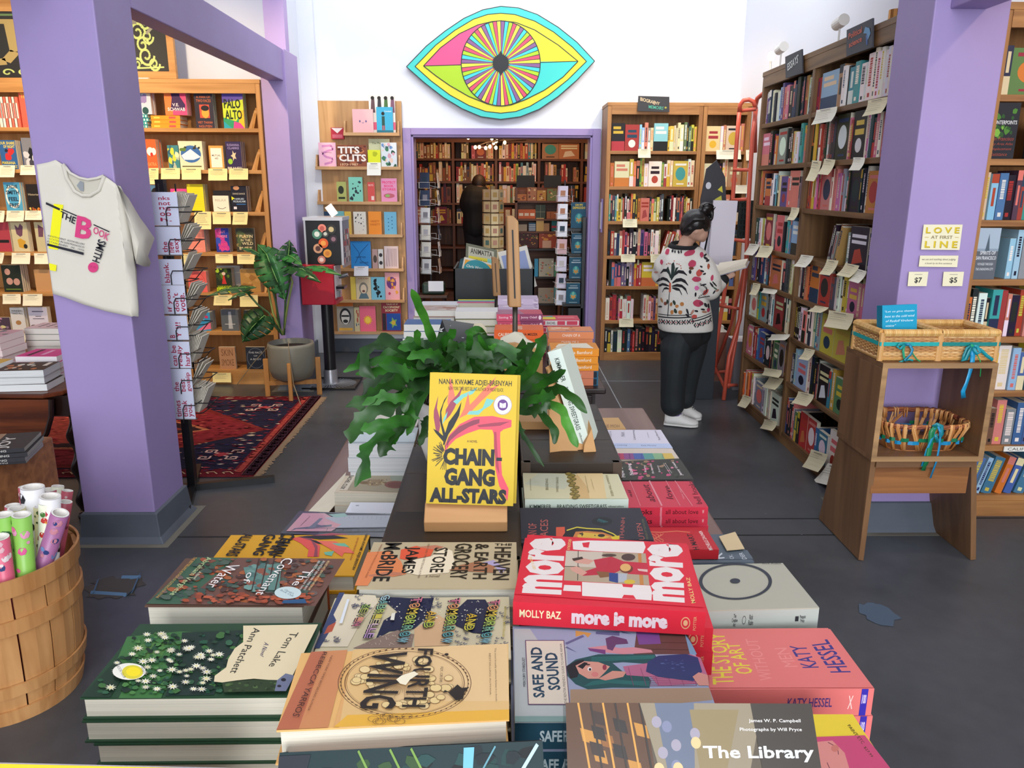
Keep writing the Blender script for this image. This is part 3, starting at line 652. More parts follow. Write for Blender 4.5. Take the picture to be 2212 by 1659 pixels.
# left of the post
for k,c in enumerate(('d8d4cc','e8e0d8','e86a58','e0d8d0','e86a58','e0d8d0','e86a58')):
    a = oY(-2+k*6.2, 262, PLC).x
    book('book',f'{"coral" if c[1]=="8" and c[2]=="6" else "pale"} spine, {ORD[k+1]} of the striped row on the top left shelf','striped spines on the top left shelf',.13,.22,.026,c,frame((a,PLC+.01,zr(0)+.001),(0,1,0),(0,0,1),(1,0,0)),spart=A_(('r',.2,.3,.7,.7,'e8d8d0' if c == 'e86a58' else 'd05848')))
LB('coral book with yellow and purple words left of post',42,78,195,0,'e5614e',A_(('t','THE',.35,.85,.5,.13,'e8c040'),('t','C',.7,.65,.2,.13,'e8c040'),('t','K',.7,.1,.2,.13,'5a3a8a')),2)
LB('blue book reading Our Share of Night with red bird',0,35,303,1,'2f5f96',A_(('b',5,5,'c83030 202838',.3,.35,.8,.65,.2),('t','OUR SHARE',.5,.9,.95,.1,'f0d828'),('t','OF NIGHT',.6,.78,.7,.1,'f0d828'),('t','MARIANA',.45,.22,.8,.1,'f0d828'),('t','ENRIQUEZ',.5,.08,.9,.1,'f0d828')),4)
LB('grey book with black ink swirls beside the post',48,84,298,1,'7c7c84',A_(('b',7,9,'1c1c20 c8c8cc 404048',.1,.1,.9,.9,.25)),2)
LB('blue and white book reading Zadie Smith Feel Free',10,45,394,2,'4f9fc4',A_(('o',.5,.5,.45,.4,.2,'e8e4d8'),('t','ZADIE',.5,.85,.7,.12,'1c2c40',.03),('t','SMITH',.5,.65,.8,.14,'1c2c40',.03),('t','FEEL',.5,.42,.6,.14,'1c2c40',.03),('t','FREE',.5,.2,.6,.14,'1c2c40',.03)),2)
LB('black book with small orange flames beside the post',58,90,398,2,'201a18',A_(('t','Historians',.5,.62,.8,.08,'c8b898',0),('b',3,7,'e89038 f0c058 a05020',.1,.02,.95,.18,.12)),2)
LB('dark red book at left photo edge, fourth shelf',-18,21,480,3,'a83c48',A_(('r',.2,.3,.9,.4,'181818')),1)
LB('cream book with purple and yellow tulips, fourth shelf',25,60,480,3,'c8bc94',A_(('p',[(.3,.6),(.25,.92),(.45,.8),(.6,.95),(.75,.85),(.65,.55),(.5,.5)],'6a4458'),('p',[(.35,.15),(.3,.4),(.5,.45),(.8,.35),(.65,.1)],'c89830'),('e',.75,.18,.12,.08,'202020')),2)
LB('second copy of the tulip book, touching the post',76,108,480,3,'c0b48c',A_(('p',[(.2,.5),(.25,.92),(.6,.8),(.5,.5)],'6a4458')),1)
LB('black book with pale orchid faces, fifth shelf left',5,46,573,4,'20281e',A_(('e',.3,.75,.15,.12,'c09080'),('e',.35,.4,.17,.13,'c09080'),('e',.72,.38,.17,.13,'c09080'),('r',.1,.08,.9,.12,'688030')),4)
LB('plain tan board left of post, fifth shelf',76,112,583,4,'c08f5e',None,1)
LB('purple patterned book at left edge, sixth shelf',-6,24,686,5,'4c3a4c',A_(('b',4,8,'c088a8 887088 d0c890',.1,.1,.9,.9,.2)),1)
LB('white book reading Winners Take All, sixth shelf',24,54,665,5,'d8d6d4',A_(('t','WINNERS',.5,.86,.8,.08,'38383c'),('t','TAKE ALL',.5,.75,.8,.08,'38383c'),('e',.5,.35,.2,.1,'b08050')),2)
LB('pale lilac book with brown crowd along its foot',63,104,664,5,'d8d2e0',A_(('r',.2,.8,.8,.84,'60586c'),('r',.35,.6,.65,.63,'60586c'),('r',.2,.5,.8,.53,'60586c'),('b',9,14,'8a6058 b08878 604848',.02,.02,.98,.2,.12)),2)
# hanging review cards
CARDM = paint(.7, name='card_stock')
def card(label,P0,P1,P2,P3,out,c='ecdfae',group='handwritten cards on the shelves',curl=.02,seed=0):
    """top-left, top-right, bottom-right, bottom-left corners; bottom curls along out"""
    q = random.Random(seed); base = (P0+P1)/2; out = Vector(out); mb = MB(); n = 5; rows = []
    for i in range(n+1):
        t = i/n; k = curl*t*t
        rows.append(((P0.lerp(P3,t)+out*(.004+k)-base),(P1.lerp(P2,t)+out*(.004+k*1.1)-base)))
    for (a,b),(d,e) in zip(rows,rows[1:]): mb.poly([a,b,e,d],c)
    o = mb.build('shelf_card',CARDM,loc=base,solid=.0008); tag(o,label,'card',group)
    a = Art(lambda u,v: tuple((rows[0][0].lerp(rows[0][1],u)).lerp(rows[-1][0].lerp(rows[-1][1],u),v*v*.25+v*.75)),out,lift=.0035)
    if (P1-P0).length > .04:
        a.rect(.25, .1, .75, .15, '7a7468')
        for r_ in range(q.randint(2, 5)):
            v = .28+r_*.12; u1 = q.uniform(.6,.9); a.line([(.12,v),(u1,v+q.uniform(-.01,.02))],.018,'a39a80')
    a.build('handwriting', CARDM, o)
    return o
def cardY(label, x0, y0, x1, y1, pl, **k):
    s = k.pop('sk',0); card(label,oY(x0,y0,pl),oY(x1,y0,pl),oY(x1+s,y1,pl),oY(x0+s,y1,pl),(0,-1,0),**k)
def cardX(label, x0, y0, x1, y1, xl, sk=0, dy=0, **k):
    card(label,oX(x0,y0,xl),oX(x1,y0+dy,xl),oX(x1+sk,y1+dy,xl),oX(x0+sk,y1,xl),(-1,0,0),**k)
LCN = 'left bookcase right of the post'
for i,(nm,lst) in enumerate((('second',((322,363,343,398),(348,363,389,387),(392,363,434,388),(450,364,491,390),(495,364,536,388))),
        ('third',((420,457,456,495),(459,458,498,484),(504,458,536,485))),('fourth',((392,549,424,573),(465,549,503,568),(512,549,550,570))),
        ('fifth',((463,637,502,659),(518,637,557,662))),('bottom',((459,805,499,825),)))):
    for j,r in enumerate(lst): cardY(f'pale yellow card, {ORD[j+1]} from left below the {nm} shelf, {LCN}',*r,6.19,c='efdf9e',seed=i*9+j,sk=R_.uniform(-3,3),curl=.012)
for i,(nm,lst) in enumerate((('second',((0,357,33,383),(45,357,80,378))),('third',((-12,455,11,480),(15,455,53,478),(55,455,92,475))),('fourth',((-10,546,10,569),(26,546,66,570),(74,547,104,570))),
        ('fifth',((6,635,45,656),(50,635,92,660))),('sixth',((18,720,57,745),(60,720,98,743),(100,720,130,745))))):
    for j,r in enumerate(lst): cardY(f'cream card, {ORD[j+1]} from left below the {nm} shelf, far left of the post',*r,6.19,c='eee6ca',seed=i*9+j+50,sk=R_.uniform(-3,3),curl=.012)
for j,(nm,x0,y0,x1,y1) in enumerate((('top',1378,322,1405,341),('third',1345,473,1376,491),('fourth left',1341,549,1372,566),('fourth right',1405,549,1437,567),('sixth',1337,688,1368,706))):
    cardY(f'cream card under the {nm} shelf of the biography bookcase',x0,y0,x1,y1,7.09,seed=80+j,c='eee8c8',curl=.008)
for j,(nm,x0,y0,x1,y1) in enumerate((('top shelf, wide',1547,324,1600,344),('top shelf, right',1611,324,1640,347),('second shelf, left',1532,400,1565,418),('second shelf, right',1580,400,1632,418))):
    cardY(f'white card under the {nm}, behind the ladder',x0,y0,x1,y1,7.09,seed=90+j,c='f0ecd8',curl=.008)
XR = 1.792
RC = ((1765,238,1810,270,0,-8),(1877,217,1920,252,0,-8),(1756,346,1776,390,-4,2),(1782,343,1806,376,-3,2),(1845,340,1870,368,2,0),(1711,448,1728,475,0,1),
        (1620,526,1642,550,-5,2),(1643,530,1672,555,-2,2),(1732,550,1759,575,-6,3),(1788,560,1813,592,-6,3),(1828,568,1858,594,-8,6),(1851,580,1874,606,-4,6),
        (1628,611,1644,636,0,2),(1650,622,1680,632,4,4),(1762,660,1792,672,-6,4),(1792,670,1846,705,0,8),(1668,722,1708,735,0,0),(1740,752,1762,775,-3,4),(1652,794,1690,810,4,6),(1664,812,1694,836,-8,6),
        (1726,845,1760,870,-4,8),(1606,852,1625,876,-4,6),(1652,905,1680,925,0,6),(1754,970,1790,1008,-9,12),(1790,1000,1824,1040,-22,8))
cnt = {}
for r in sorted(RC, key=lambda r: r[0]):
    P = oX(r[0],r[1],XR); k = ('essays' if P.y > 4.72 else 'political science',min(range(8),key=lambda k: abs(zsR[k]-P.z))); cnt.setdefault(k,[]).append(r)
j = 0
for (bay, lv), rs in cnt.items():
    for i, (x0, y0, x1, y1, s_, d_) in enumerate(rs):
        j += 1
        cardX(f'cream review card, {ORD[i+1]} from left on {SH[lv]}, {bay} bay',x0,y0,x1,y1,XR,sk=s_,dy=d_,c='e6dcb8' if j % 3 else 'ece8d8',seed=120+j,curl=.03,group='cards on the right bookcase')
# ================================================================ pale display rack on the back wall
RX,RZ = wood('pale_oak_x','b08355','cda272','x',scale=.8),wood('pale_oak_z','ab7f50','c89c6a','z',scale=.8)
rk = thing('display_rack','pale oak cover-out display rack on the back wall, left of the doorway','display rack',(-1.30,7.45,1.3))
def rkb(name,x0,x1,y0,y1,z0,z1,m): return MB().box(x0+1.3,x1+1.3,y0-7.45,y1-7.45,z0-1.3,z1-1.3).build(name,m,rk,bev=.0015)
rkb('back_board',-1.705,-.905,7.445,7.485,.21,2.335,RZ)
zsK = [2.048, 1.752, 1.441, 1.144, .828, .531, .225]
for i, z in enumerate(zsK):
    x0 = -1.42 if i == 0 else -1.69
    rkb('ledge',x0,-.915,7.34,7.445,z-.022,z,RX); rkb('ledge_lip',x0,-.915,7.33,7.34,z-.022,z+.006,RX)
    for x in (x0, -.935):
        MB().prism([(x+1.3,-.005,z-1.3),(x+1.3,-.105,z-1.3),(x+1.3,-.06,z-1.3+.11),(x+1.3,-.005,z-1.3+.11)],(.015,0,0)).build('ledge_end',RX,rk)
def KB(label,zx0,zx1,zy0,row,c,art=None,n=1,dy=0,lift=0,**k):
    f = lambda v: 640+v/3.19; g = lambda v: 200+v/3.19
    cover_out(label,None,f(zx0),f(zx1),g(zy0),0,7.365+dy,c,art,n,t=.012,zbase=zsK[row]+lift,**k)
KB('tall white book with four standing portraits, top ledge',500,680,20,0,'e4dcd4',A_(*[('p',[(.06+i*.25,.55),(.1+i*.25,.9),(.22+i*.25,.9),(.24+i*.25,.55)],c) for i,c in enumerate(('5a4048','303038','3f6838','785068'))],*[('e',.15+i*.25,.93,.07,.05,'1c1818') for i in range(4)],('r',0,.1,1,.3,'e06080')),1,dy=.03)
KB('square pink book with two tiny smiling eyes',388,530,115,0,'eeb4b8',A_(('e',.35,.5,.04,.05,'70608c'),('e',.65,.5,.04,.05,'70608c'),('l',[(.45,.46),(.5,.42),(.55,.46)],.02,'70608c')),1)
KB('bright blue book with standing figure, top ledge',553,665,100,0,'3aa6cc',A_(('r',.32,.3,.5,.65,'1f4a44'),('e',.4,.75,.1,.07,'1c1818'),('r',.33,.12,.4,.3,'a03c38'),('r',.43,.12,.5,.3,'a03c38'),('r',0,0,1,.12,'1f6a80'),('t','Comeback',.72,.84,.45,.06,'e0e8e8')),2)
KB('pink book with lilac squiggle on second ledge',155,273,345,1,'efb8cc',A_(('l',[(.2,.85),(.75,.88),(.85,.72),(.5,.66),(.2,.55),(.4,.42),(.8,.35),(.75,.2),(.3,.12)],.09,'cf88b8'),('t','The Individual',.45,.6,.6,.05,'8a4870')),1)
KB('wide red brown book with fat white capitals',280,487,362,1,'8a4a32',A_(('b',2,26,'a86040 6c3424 c88050 5a2a20',.02,.02,.98,.98,.12),('t','TITS',.4,.77,.72,.32,'f4ece4',.03),('t','CLITS',.52,.42,.9,.32,'f4ece4',.03),('t','1973-1987',.4,.12,.6,.1,'e8c8a0')),1)
KB('tall pale green book behind the yellow one',500,645,320,1,'c9cba4',A_(('t','The Phoenix',.5,.85,.7,.07,'5c6040')),1,dy=.03)
KB('small bright yellow book standing in front, second ledge',495,580,396,1,'dde22a',A_(('b',2,4,'c8cc20 b0b818',.3,.6,.7,.85,.15)),1,dy=-.014)
KB('white book with green jungle and blue figure',585,690,345,1,'d8dfe4',A_(('b',8,18,'3f7a58 28543c e8c8b8 6a90c0 d8a0b0',.05,.02,.95,.95,.14),('t','OUT',.4,.82,.5,.1,'2c3c70')),2)
KB('small olive book with black tree on third ledge',280,345,615,2,'a9ad62',A_(('e',.45,.6,.3,.2,'2a3020'),('r',.15,.15,.85,.25,'2a3020')),2)
KB('mint green book with dark script letters, third ledge',362,455,583,2,'7fc9b4',A_(('b',3,14,'25343c',.1,.1,.9,.9,.1)),3)
KB('small red book on third ledge',493,540,618,2,'d0504a',A_(('t',"BOYS",.5,.85,.7,.1,'f0c8c0'),('r',.5,.1,.9,.3,'e8d0c8')),3)
KB('pink book reading Protect Book Stores',585,693,592,2,'e394b8',A_(('t','PROTECT',.5,.83,.85,.11,'e8407a',.03),('t','BOOK',.5,.68,.6,.1,'e8407a',.03),('t','STORES',.5,.54,.85,.1,'e8407a',.03),('e',.5,.27,.35,.1,'c06070'),('e',.4,.27,.15,.06,'8ab060')),2)
KB('dark blue booklet at left end of fourth ledge',195,245,820,3,'27405c',A_(('b',3,6,'6a90a8',.1,.1,.9,.9,.15)),1)
KB('teal booklet on fourth ledge behind the machine',250,332,818,3,'6fb0b4',None,1)
KB('narrow yellow book on fourth ledge',335,378,820,3,'d9b44e',None,2)
KB('white book with rows of small black figures',395,480,822,3,'ddd8cc',A_(*[('b',i,4,'24242a',.15+i*.2,.1,.25+i*.2,.95,.05) for i in range(4)]),3)
KB('orange book reading Variety Variety on fourth ledge',498,585,820,3,'ee9030',A_(('t','VARIETY',.5,.58,.7,.09,'c05818'),('t','VARIETY',.5,.44,.8,.09,'c05818')),3)
KB('sky blue book with tiny dark letters, fourth ledge',607,690,823,3,'70b2d0',A_(*[('r',.3+(i % 2)*.3,.2+i*.08,.38+(i % 2)*.3,.24+i*.08,'24506c') for i in range(8)]),3)
KB('large blue book with dark branch lines, fifth ledge',375,512,1025,4,'2f86cc',A_(('l',[(.1,.9),(.4,.6),(.5,.3),(.9,.1)],.02,'1c3c70'),('l',[(.9,.9),(.5,.6),(.2,.2)],.02,'1c3c70'),('t','UNSETTLED',.5,.42,.5,.06,'143058'),('t','GROUND',.65,.22,.45,.06,'143058')),2)
KB('narrow grey pink book on fifth ledge',525,562,1080,4,'b49490',A_(('e',.5,.5,.35,.2,'50443c')),1)
KB('narrow white book with black waves on fifth ledge',566,600,1080,4,'d9d4d0',A_(('e',.5,.7,.35,.1,'302c30'),('e',.5,.3,.35,.1,'302c30')),1)
KB('pale pink book with brown grass strokes, fifth ledge',607,703,1060,4,'dcc4c4',A_(*[('l',[(.1+i*.12,.1),(.25+i*.1,.9)],.03,'6a5058') for i in range(7)]),2)
KB('narrow yellow book on sixth ledge beside machine',375,410,1270,5,'e2c858',None,1)
KB('cream book with drawn laughing portrait, sixth ledge',412,515,1270,5,'d8c6a4',A_(('t','LOVE, ROBIN',.5,.92,.7,.07,'a84830'),('e',.5,.5,.3,.26,'8a8478'),('e',.5,.47,.2,.2,'e0ccb0'),('e',.5,.38,.1,.05,'704038'),('p',[(.15,.05),(.3,.28),(.7,.28),(.85,.05)],'5a7480')),2)
KB('pale blue book with black splashes, sixth ledge',517,610,1272,5,'79bdd2',A_(('b',9,12,'101418',.25,.1,.75,.95,.13)),2)
KB('pink book with purple and orange lettering splash, sixth ledge',612,710,1240,5,'eaa8b0',A_(('e',.45,.62,.34,.22,'6a3a7c'),('b',9,10,'e07830 c04060 e8a040',.2,.2,.8,.85,.12),('t','Miss',.45,.7,.5,.1,'f0a840')),3)
KB('comic with black and white laughing man, bottom ledge',280,395,1445,6,'9a958c',A_(('r',.0,.86,1,1,'d07028'),('e',.5,.52,.34,.28,'28282c'),('e',.5,.48,.25,.24,'d8d4cc'),('r',.27,.5,.73,.56,'1c1c20'),('e',.5,.35,.15,.06,'303030'),('r',.1,.03,.9,.12,'d8a848')),1)
KB('narrow cream booklet on bottom ledge',400,436,1480,6,'c8bc94',A_(('b',2,6,'406080 b05040',.1,.1,.9,.9,.15)),1)
KB('pink book with yellow sun splash, bottom ledge',438,547,1472,6,'ea6a84',A_(('s',.5,.45,.3,.2,'f4b038',11,.7),('e',.5,.45,.16,.12,'f8d050')),1)
KB('red and blue book with hand, reading Cacophony Society',587,722,1445,6,'93303c',A_(('t','TALES OF SF',.55,.93,.6,.05,'e8d8b0'),('t','CACOPHONY',.52,.83,.85,.08,'f0e0b8',.02),('t','SOCIETY',.52,.72,.65,.08,'f0e0b8',.02),('r',.25,.04,.97,.62,'2450a0'),('s',.6,.3,.22,.2,'7ab060',5,.5),('e',.6,.3,.1,.08,'d8b040'),('r',.04,.04,.22,.62,'302430')),1)
cardY('white card folded over second ledge of the pale rack',793,351,823,379,7.325,c='f2f0e6',seed=1,curl=.004)
cardY('white card on the fifth ledge of the pale rack',765,575,796,596,7.325,c='eceaf0',seed=2,curl=.004)
b_ = MB().box(-1.545,-1.43,7.40,7.444,2.0,2.10,'b0263a').build('gift_bag',CARD()); tag(b_,'small red and white paper box pinned on pale rack','box')
a = Art(lambda u,v: (-1.545+.115*u,7.40,2.0+.1*v),(0,-1,0)); a.poly([(.05,.95),(.5,.5),(.95,.95)],'e8dcd8'); a.rect(.1,.1,.9,.4,'c86070'); a.build('print',CARD(),b_)
# ================================================================ chalk signs on top of the bookcases
def hang(label, px, art, pl, axis, c='2b2c33'):
    P = [(oY if axis == 'y' else oX)(x,y,pl) for x,y in px]; base = P[3]; nrm = (0,-1,0) if axis == 'y' else (-1,0,0)
    o = MB().prism([p-base for p in P],Vector(nrm)*-.008,c).build('chalk_sign',paint(.6),loc=base); tag(o,label,'sign','chalk genre signs')
    f = lambda u,v: tuple((P[3]*(1-u)+P[2]*u)*(1-v)+(P[0]*(1-u)+P[1]*u)*v)
    a = Art(f,nrm,base,lift=.002); art(a); a.build('chalk_lettering',paint(.6),o)
def ab(a):
    a.qtext('BIOGRAPHY',(.07,.68),(.68,.42),(.7,.62),(.07,.92),'e0c8a0',.01); a.qtext('MEMOIRS',(.35,.2),(.8,.12),(.82,.34),(.34,.42),'48a890',.01); a.star(.88,.28,.05,.09,'a8a840',6)
    a.text('&', .52, .52, .06, .15, 'c8a890')
hang('black chalk sign reading Biography and Memoirs',[(1379,207),(1446,209),(1446,242),(1377,240)],ab,7.07,'y')
def ae(a): a.qtext('ESSAYS',(.15,.3),(.8,.5),(.82,.85),(.12,.62),'d8dcd8',.02,.2)
hang('black chalk sign reading Essays at far end of right bookcase',[(1696,123),(1732,106),(1733,158),(1697,169)],ae,1.78,'x','3a3a42')
def ap(a):
    a.qtext('Political',(.1,.6),(.62,.66),(.62,.88),(.1,.82),'d86850',.015); a.qtext('science',(.12,.28),(.62,.34),(.62,.54),(.12,.48),'d86850',.015)
    a.poly([(.68,.6),(.75,.8),(.9,.7),(.95,.5),(.85,.3),(.8,.55)],'6a9ac0'); a.line([(.8,.5),(.82,.15)],.05,'4a6aa8')
hang('black chalk sign reading Political science with blue bird',[(1829,65),(1885,39),(1884,102),(1828,122)],ap,1.78,'x','3c3c46')
b_ = MB().box(0,.012,0,.10,0,.30,'8d7cb0').box(-.002,0,.01,.09,.03,.27,'dfe0ee').build('leaflet_holder',CARD(),loc=(.92,7.2,1.18)); tag(b_,'small lilac and white leaflet holder on the side of biography bookcase','leaflet holder')
# track spotlights standing above the right bookcase
def tlamp(label, px, py, L, R_px, y):
    p = oX(px,py,1.95); r = thing('spotlight',label,'lamp',p,'white spotlights above the right bookcase'); k = .001
    MB().tube([(-.0,-.05,.01),(0,.05,-.0)],.033,16,'e8e4dc').build('lamp_head',paint(.4),r); MB().tube([(0,0,-.03),(0,0,2.35-p.z+.035)],.006,8,'dcd8d2').build('stem',paint(.4),r)
    MB().box(-.02,.02,-.03,.03,2.35-p.z,2.35-p.z+.045,'e6e2dc').build('track_adapter',paint(.4),r)
tlamp('white cylinder spotlight on stem above political science bay',1815,50,0,0,0); tlamp('white cylinder spotlight on stem at far end near essays sign',1688,106,0,0,0)
p = oX(1666,122,1.98); s_ = MB().sphere((0,0,0),.028,.028,.034).build('globe_bulb',emis('bulb_glow','ffe9c4',2.2),loc=p,smooth=True); tag(s_,'small glowing globe bulb beside the far spotlight','bulb'); MB().tube([(0,0,-.03),(0,0,2.36-p.z)],.008,6,'e8e4dc').build('socket',paint(.4),s_)
p = oX(1937,20,1.9); MB().tube([(0,0,-.09),(0,0,-.02)],.035,14,'a07040').build('copper_cup',paint(.25,metal=1)).location = (1.9,p.y,2.44)
tag(bpy.data.objects['copper_cup'],'small copper vessel on top of right bookcase by post','vessel')
# ceiling spotlight peeking in at the top of the photograph
# ================================================================ black display stand, ladder and other things in the right corner
dk = paint(.5)
b0, b1 = oZ(1488, 852), oZ(1540, 852)
st = thing('display_stand','tall black cardboard display tower behind the standing woman','display stand',(1.50,5.75,0))
MB().box(-.12,.14,-.02,.26,0,1.15,'232a33').build('body',dk,st,bev=.003)
pr_ = [(.02,1.15),(.0,1.5),(.03,1.72),(.10,1.78),(.17,1.66),(.2,1.4),(.18,1.15)]
MB().prism([(x-.02,.1,z) for x,z in pr_],(0,.02,0),'24242c').build('header_card',dk,st)
a = Art(lambda u,v: (u,.1,v),(0,-1,0)); [a.poly([(.08+.02*(i % 2),1.22+.07*i),(.14,1.2+.07*i),(.13,1.25+.07*i)],c) for i,c in enumerate(('c0787c','c88c98','8a5c68','a8a44c','b8b43c','c8c030'))]; a.ell(.03,1.6,.02,.025,'c8c8d0'); a.build('print',dk,st)
MB().box(-.12,.14,-.04,.02,1.0,1.02,'232a33').build('shelf',dk,st)
for i in range(3):
    o = book('book',f'{"white pale grey grey".split()[i] if i!=1 else "pale grey"} large folder book standing in the black tower, {ORD[i+1]} from left','white folders in the black tower',.16,.42,.03,'ddd8e2',frame((1.44+i*.045,5.70,1.02),(0.25,1,0),(.15,0,1),(1,-.25,-.15)))
o = book('book','large pale lilac board book leaning in the black tower',None,.17,.52,.02,'d6d1dc',frame((1.50,5.62,.98),(1,.1,.0),(.14,0,1),(0,-1,0)))
RED = paint(.35, name='red_enamel')
ld = thing('ladder','red enamelled tubular shop ladder beside the right bookcase','ladder',(1.70,5.7,0)); LR = 'cf5a44'
def lp(px,py,y): return oY(px,py,y)-Vector((1.70,5.7,0))
def pipe(name,pts,r=.016): return MB().tube(pts,r,10,LR).build(name,RED,ld,smooth=True)
f0 = [lp(1563,864,5.70),lp(1575,770,5.75),lp(1598,690,5.80),lp(1612,560,5.86),lp(1617,440,5.92),lp(1625,300,5.98),lp(1633,236,6.0)]
pipe('rail', f0)
f1 = [lp(1545,800,6.2),lp(1548,740,6.2),lp(1570,600,6.15),lp(1582,440,6.12),lp(1592,300,6.08),lp(1597,242,6.05)]
pipe('rail', f1)
arc = [lp(1597,242,6.05),lp(1599,226,6.04),lp(1606,217,6.03),lp(1618,215,6.02),lp(1628,220,6.01),lp(1633,236,6.0)]; pipe('top_hoop',arc)
arc2 = [lp(1631,330,6.02),lp(1631,232,6.02),lp(1636,212,6.0),lp(1648,203,5.9)]; pipe('handrail',arc2)
for a_,b_ in (((1585,367),(1621,367)),((1582,432),(1618,430)),((1580,517),(1614,522)),((1597,240),(1632,236)),((1552,660),(1602,668))):
    pipe('rung', [lp(*a_, 6.07), lp(*b_, 5.95)], .013)
pipe('leg',[lp(1621,520,5.9),lp(1606,640,5.85),lp(1582,780,5.8),lp(1573,838,5.78)],.013); pipe('leg',[lp(1612,560,5.9),lp(1580,700,6.1),lp(1546,790,6.3)],.013)
pipe('foot_bar',[lp(1545,795,6.2),lp(1566,838,5.72)],.013); pipe('foot_bar',[lp(1568,832,5.74),lp(1592,832,5.8)],.013); pipe('foot_bar',[lp(1542,805,6.15),lp(1590,800,6.1)],.013)
cr = thing('crate','dark green plastic crate hung behind the red ladder','crate',oY(1612,515,6.35)); MBx = MB()
for i in range(7): MBx.box(-.07+i*.028,-.064+i*.028,0,.01,0,.3,'22302e')
for i in range(7): MBx.box(-.075,.11,.0,.01,.01+i*.045,.018+i*.045,'22302e')
MBx.box(-.075,.11,.01,.2,0,.02,'22302e').box(-.075,.11,.01,.02,.02,.3,'1a2423').build('lattice',dk,cr)
def boxo(name,label,cat,x0,x1,y0,y1,z0,z1,c,top=None,group=None):
    o = MB().box(0,x1-x0,0,y1-y0,0,z1-z0,c,cs=[c,top or c,c,c,c,c]).build(name,paint(.6),loc=(x0,y0,z0),bev=.002); tag(o,label,cat,group); return o
boxo('carton','brown carton on the floor behind the red ladder','box',1.62,1.90,6.30,6.6,0,.42,'8a5a48','cfc6bc')
boxo('carton','white box lying on the brown carton by ladder','box',1.64,1.86,6.32,6.55,.42,.47,'ddd8c8')
boxo('carton','grey carton on floor between ladder and right bookcase','box',1.87,2.12,6.0,6.25,0,.40,'8f8a90','e6e2e0')
# ================================================================ T-shirt pinned round the left post
ts = thing('t_shirt','cream cotton t-shirt with pink and black shop lettering, pinned around the purple post','t-shirt',(-1.75,3.28,1.3))
TO = Vector((-1.75, 3.28, 1.3)); XS = -1.568; YF = 3.282
f4 = lambda zx, zy: (60+zx/4.147, 320+zy/4.147)
def tf(zx, zy, k=0.0): return oY(*f4(zx, zy), YF-k)-TO
def tsd(zx, zy, k=0.0): return oX(*f4(zx, zy), XS+k)-TO
def lerp1(pts, x):
    for (a, b), (c, d) in zip(pts, pts[1:]):
        if x <= c: return b+(d-b)*max(0,min(1,(x-a)/(c-a)))
    return pts[-1][1]
top = [(78,148),(180,128),(250,105),(318,150),(350,270),(420,385),(490,425),(560,425),(640,375),(686,250),(720,270),(800,330)]
bot = [(225,1305),(330,1335),(500,1400),(700,1460),(935,1510)]
mb = MB(); N, Q = 46, 26; cols = []
for i in range(N+1):
    t = i/N; xt = 78+(790-78)*t; yt = lerp1(top,xt); xb = 225+(935-225)*t; yb = lerp1(bot,xb)
    col_ = []
    for j in range(Q+1):
        s_ = j/Q; zx = xt+(xb-xt)*((yt+(yb-yt)*s_)-yt)/(yb-yt) if yb != yt else xt
        # sides follow the post, so x shifts with height
        k = .004*math.sin(zx*.02+s_*5)*math.sin(s_*3)+.003*math.sin(s_*9+zx*.011)
        col_.append(tf(zx, yt+(yb-yt)*s_, k))
    cols.append(col_)
for a, b in zip(cols, cols[1:]):
    for j in range(Q): mb.poly([a[j],a[j+1],b[j+1],b[j]],'dcd6c8')
# side panel on the post's right face
st_ = [(800,330),(870,450),(930,560),(960,700)]; sb_ = [(950,1500),(990,1490)]
L = [tsd(790+(945-790)*j/14,330+(1505-330)*j/14,0) for j in range(15)]
Rr = [(815,350),(880,450),(925,560),(950,700),(960,800),(958,900),(955,960),(962,1030),(972,1100),(975,1180),(980,1250),(985,1330),(990,1400),(992,1460),(985,1515)]
for j in range(14): 
    a,b = L[j],L[j+1]; c,d = tsd(*Rr[j+1],.006),tsd(*Rr[j],.006); m0,m1 = (a+d)/2+Vector((.012,0,0)),(b+c)/2+Vector((.012,0,0))
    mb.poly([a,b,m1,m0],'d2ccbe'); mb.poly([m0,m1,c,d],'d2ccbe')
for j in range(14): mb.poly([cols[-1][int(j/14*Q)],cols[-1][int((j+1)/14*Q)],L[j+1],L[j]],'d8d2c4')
# sleeve hanging out along the side
slv = [(800,330),(900,450),(1000,620),(1060,700),(1133,808),(1075,965),(1100,1030),(1085,1060),(1040,1060),(975,1035),(955,960),(930,800),(870,560)]
ctr = tsd(1000, 850, .05)
pts_ = [tsd(x,y,.018+.012*(i % 2)) for i,(x,y) in enumerate(slv)]
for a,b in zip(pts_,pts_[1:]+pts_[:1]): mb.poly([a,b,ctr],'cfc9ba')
mb.build('shirt_body',plain('cotton','ddd7c9',.9),ts,smooth=True,solid=.003)
b2 = MB(); back = [(318,135),(380,215),(460,258),(540,275),(620,262),(680,240)]; fr_ = [(318,150),(350,270),(420,385),(490,425),(560,425),(640,375),(686,250)]
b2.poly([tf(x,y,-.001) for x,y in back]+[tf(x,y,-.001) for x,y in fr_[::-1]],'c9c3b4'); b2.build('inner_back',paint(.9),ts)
MB().tube([tf(x,y,.005) for x,y in fr_],.008,8,'d6d0c2').build('collar_rib',paint(.9),ts,smooth=True); MB().tube([tf(x,y+8,.002) for x,y in back],.006,8,'d6d0c2').build('collar_rib',paint(.9),ts,smooth=True)
MB().poly([tf(*p,.004) for p in ((470,292),(500,305),(500,385),(475,385),(445,345),(438,335))],'8f9498').build('neck_label',paint(.6),ts)
a = Art(lambda x,y: oY(*f4(x,y),YF-.009),(0,-1,0),TO)
a.poly([(232,498),(318,508),(270,912),(186,898)],'f6f01a'); a.poly([(190,1030),(258,1048),(252,1103),(197,1093)],'f6f01a')
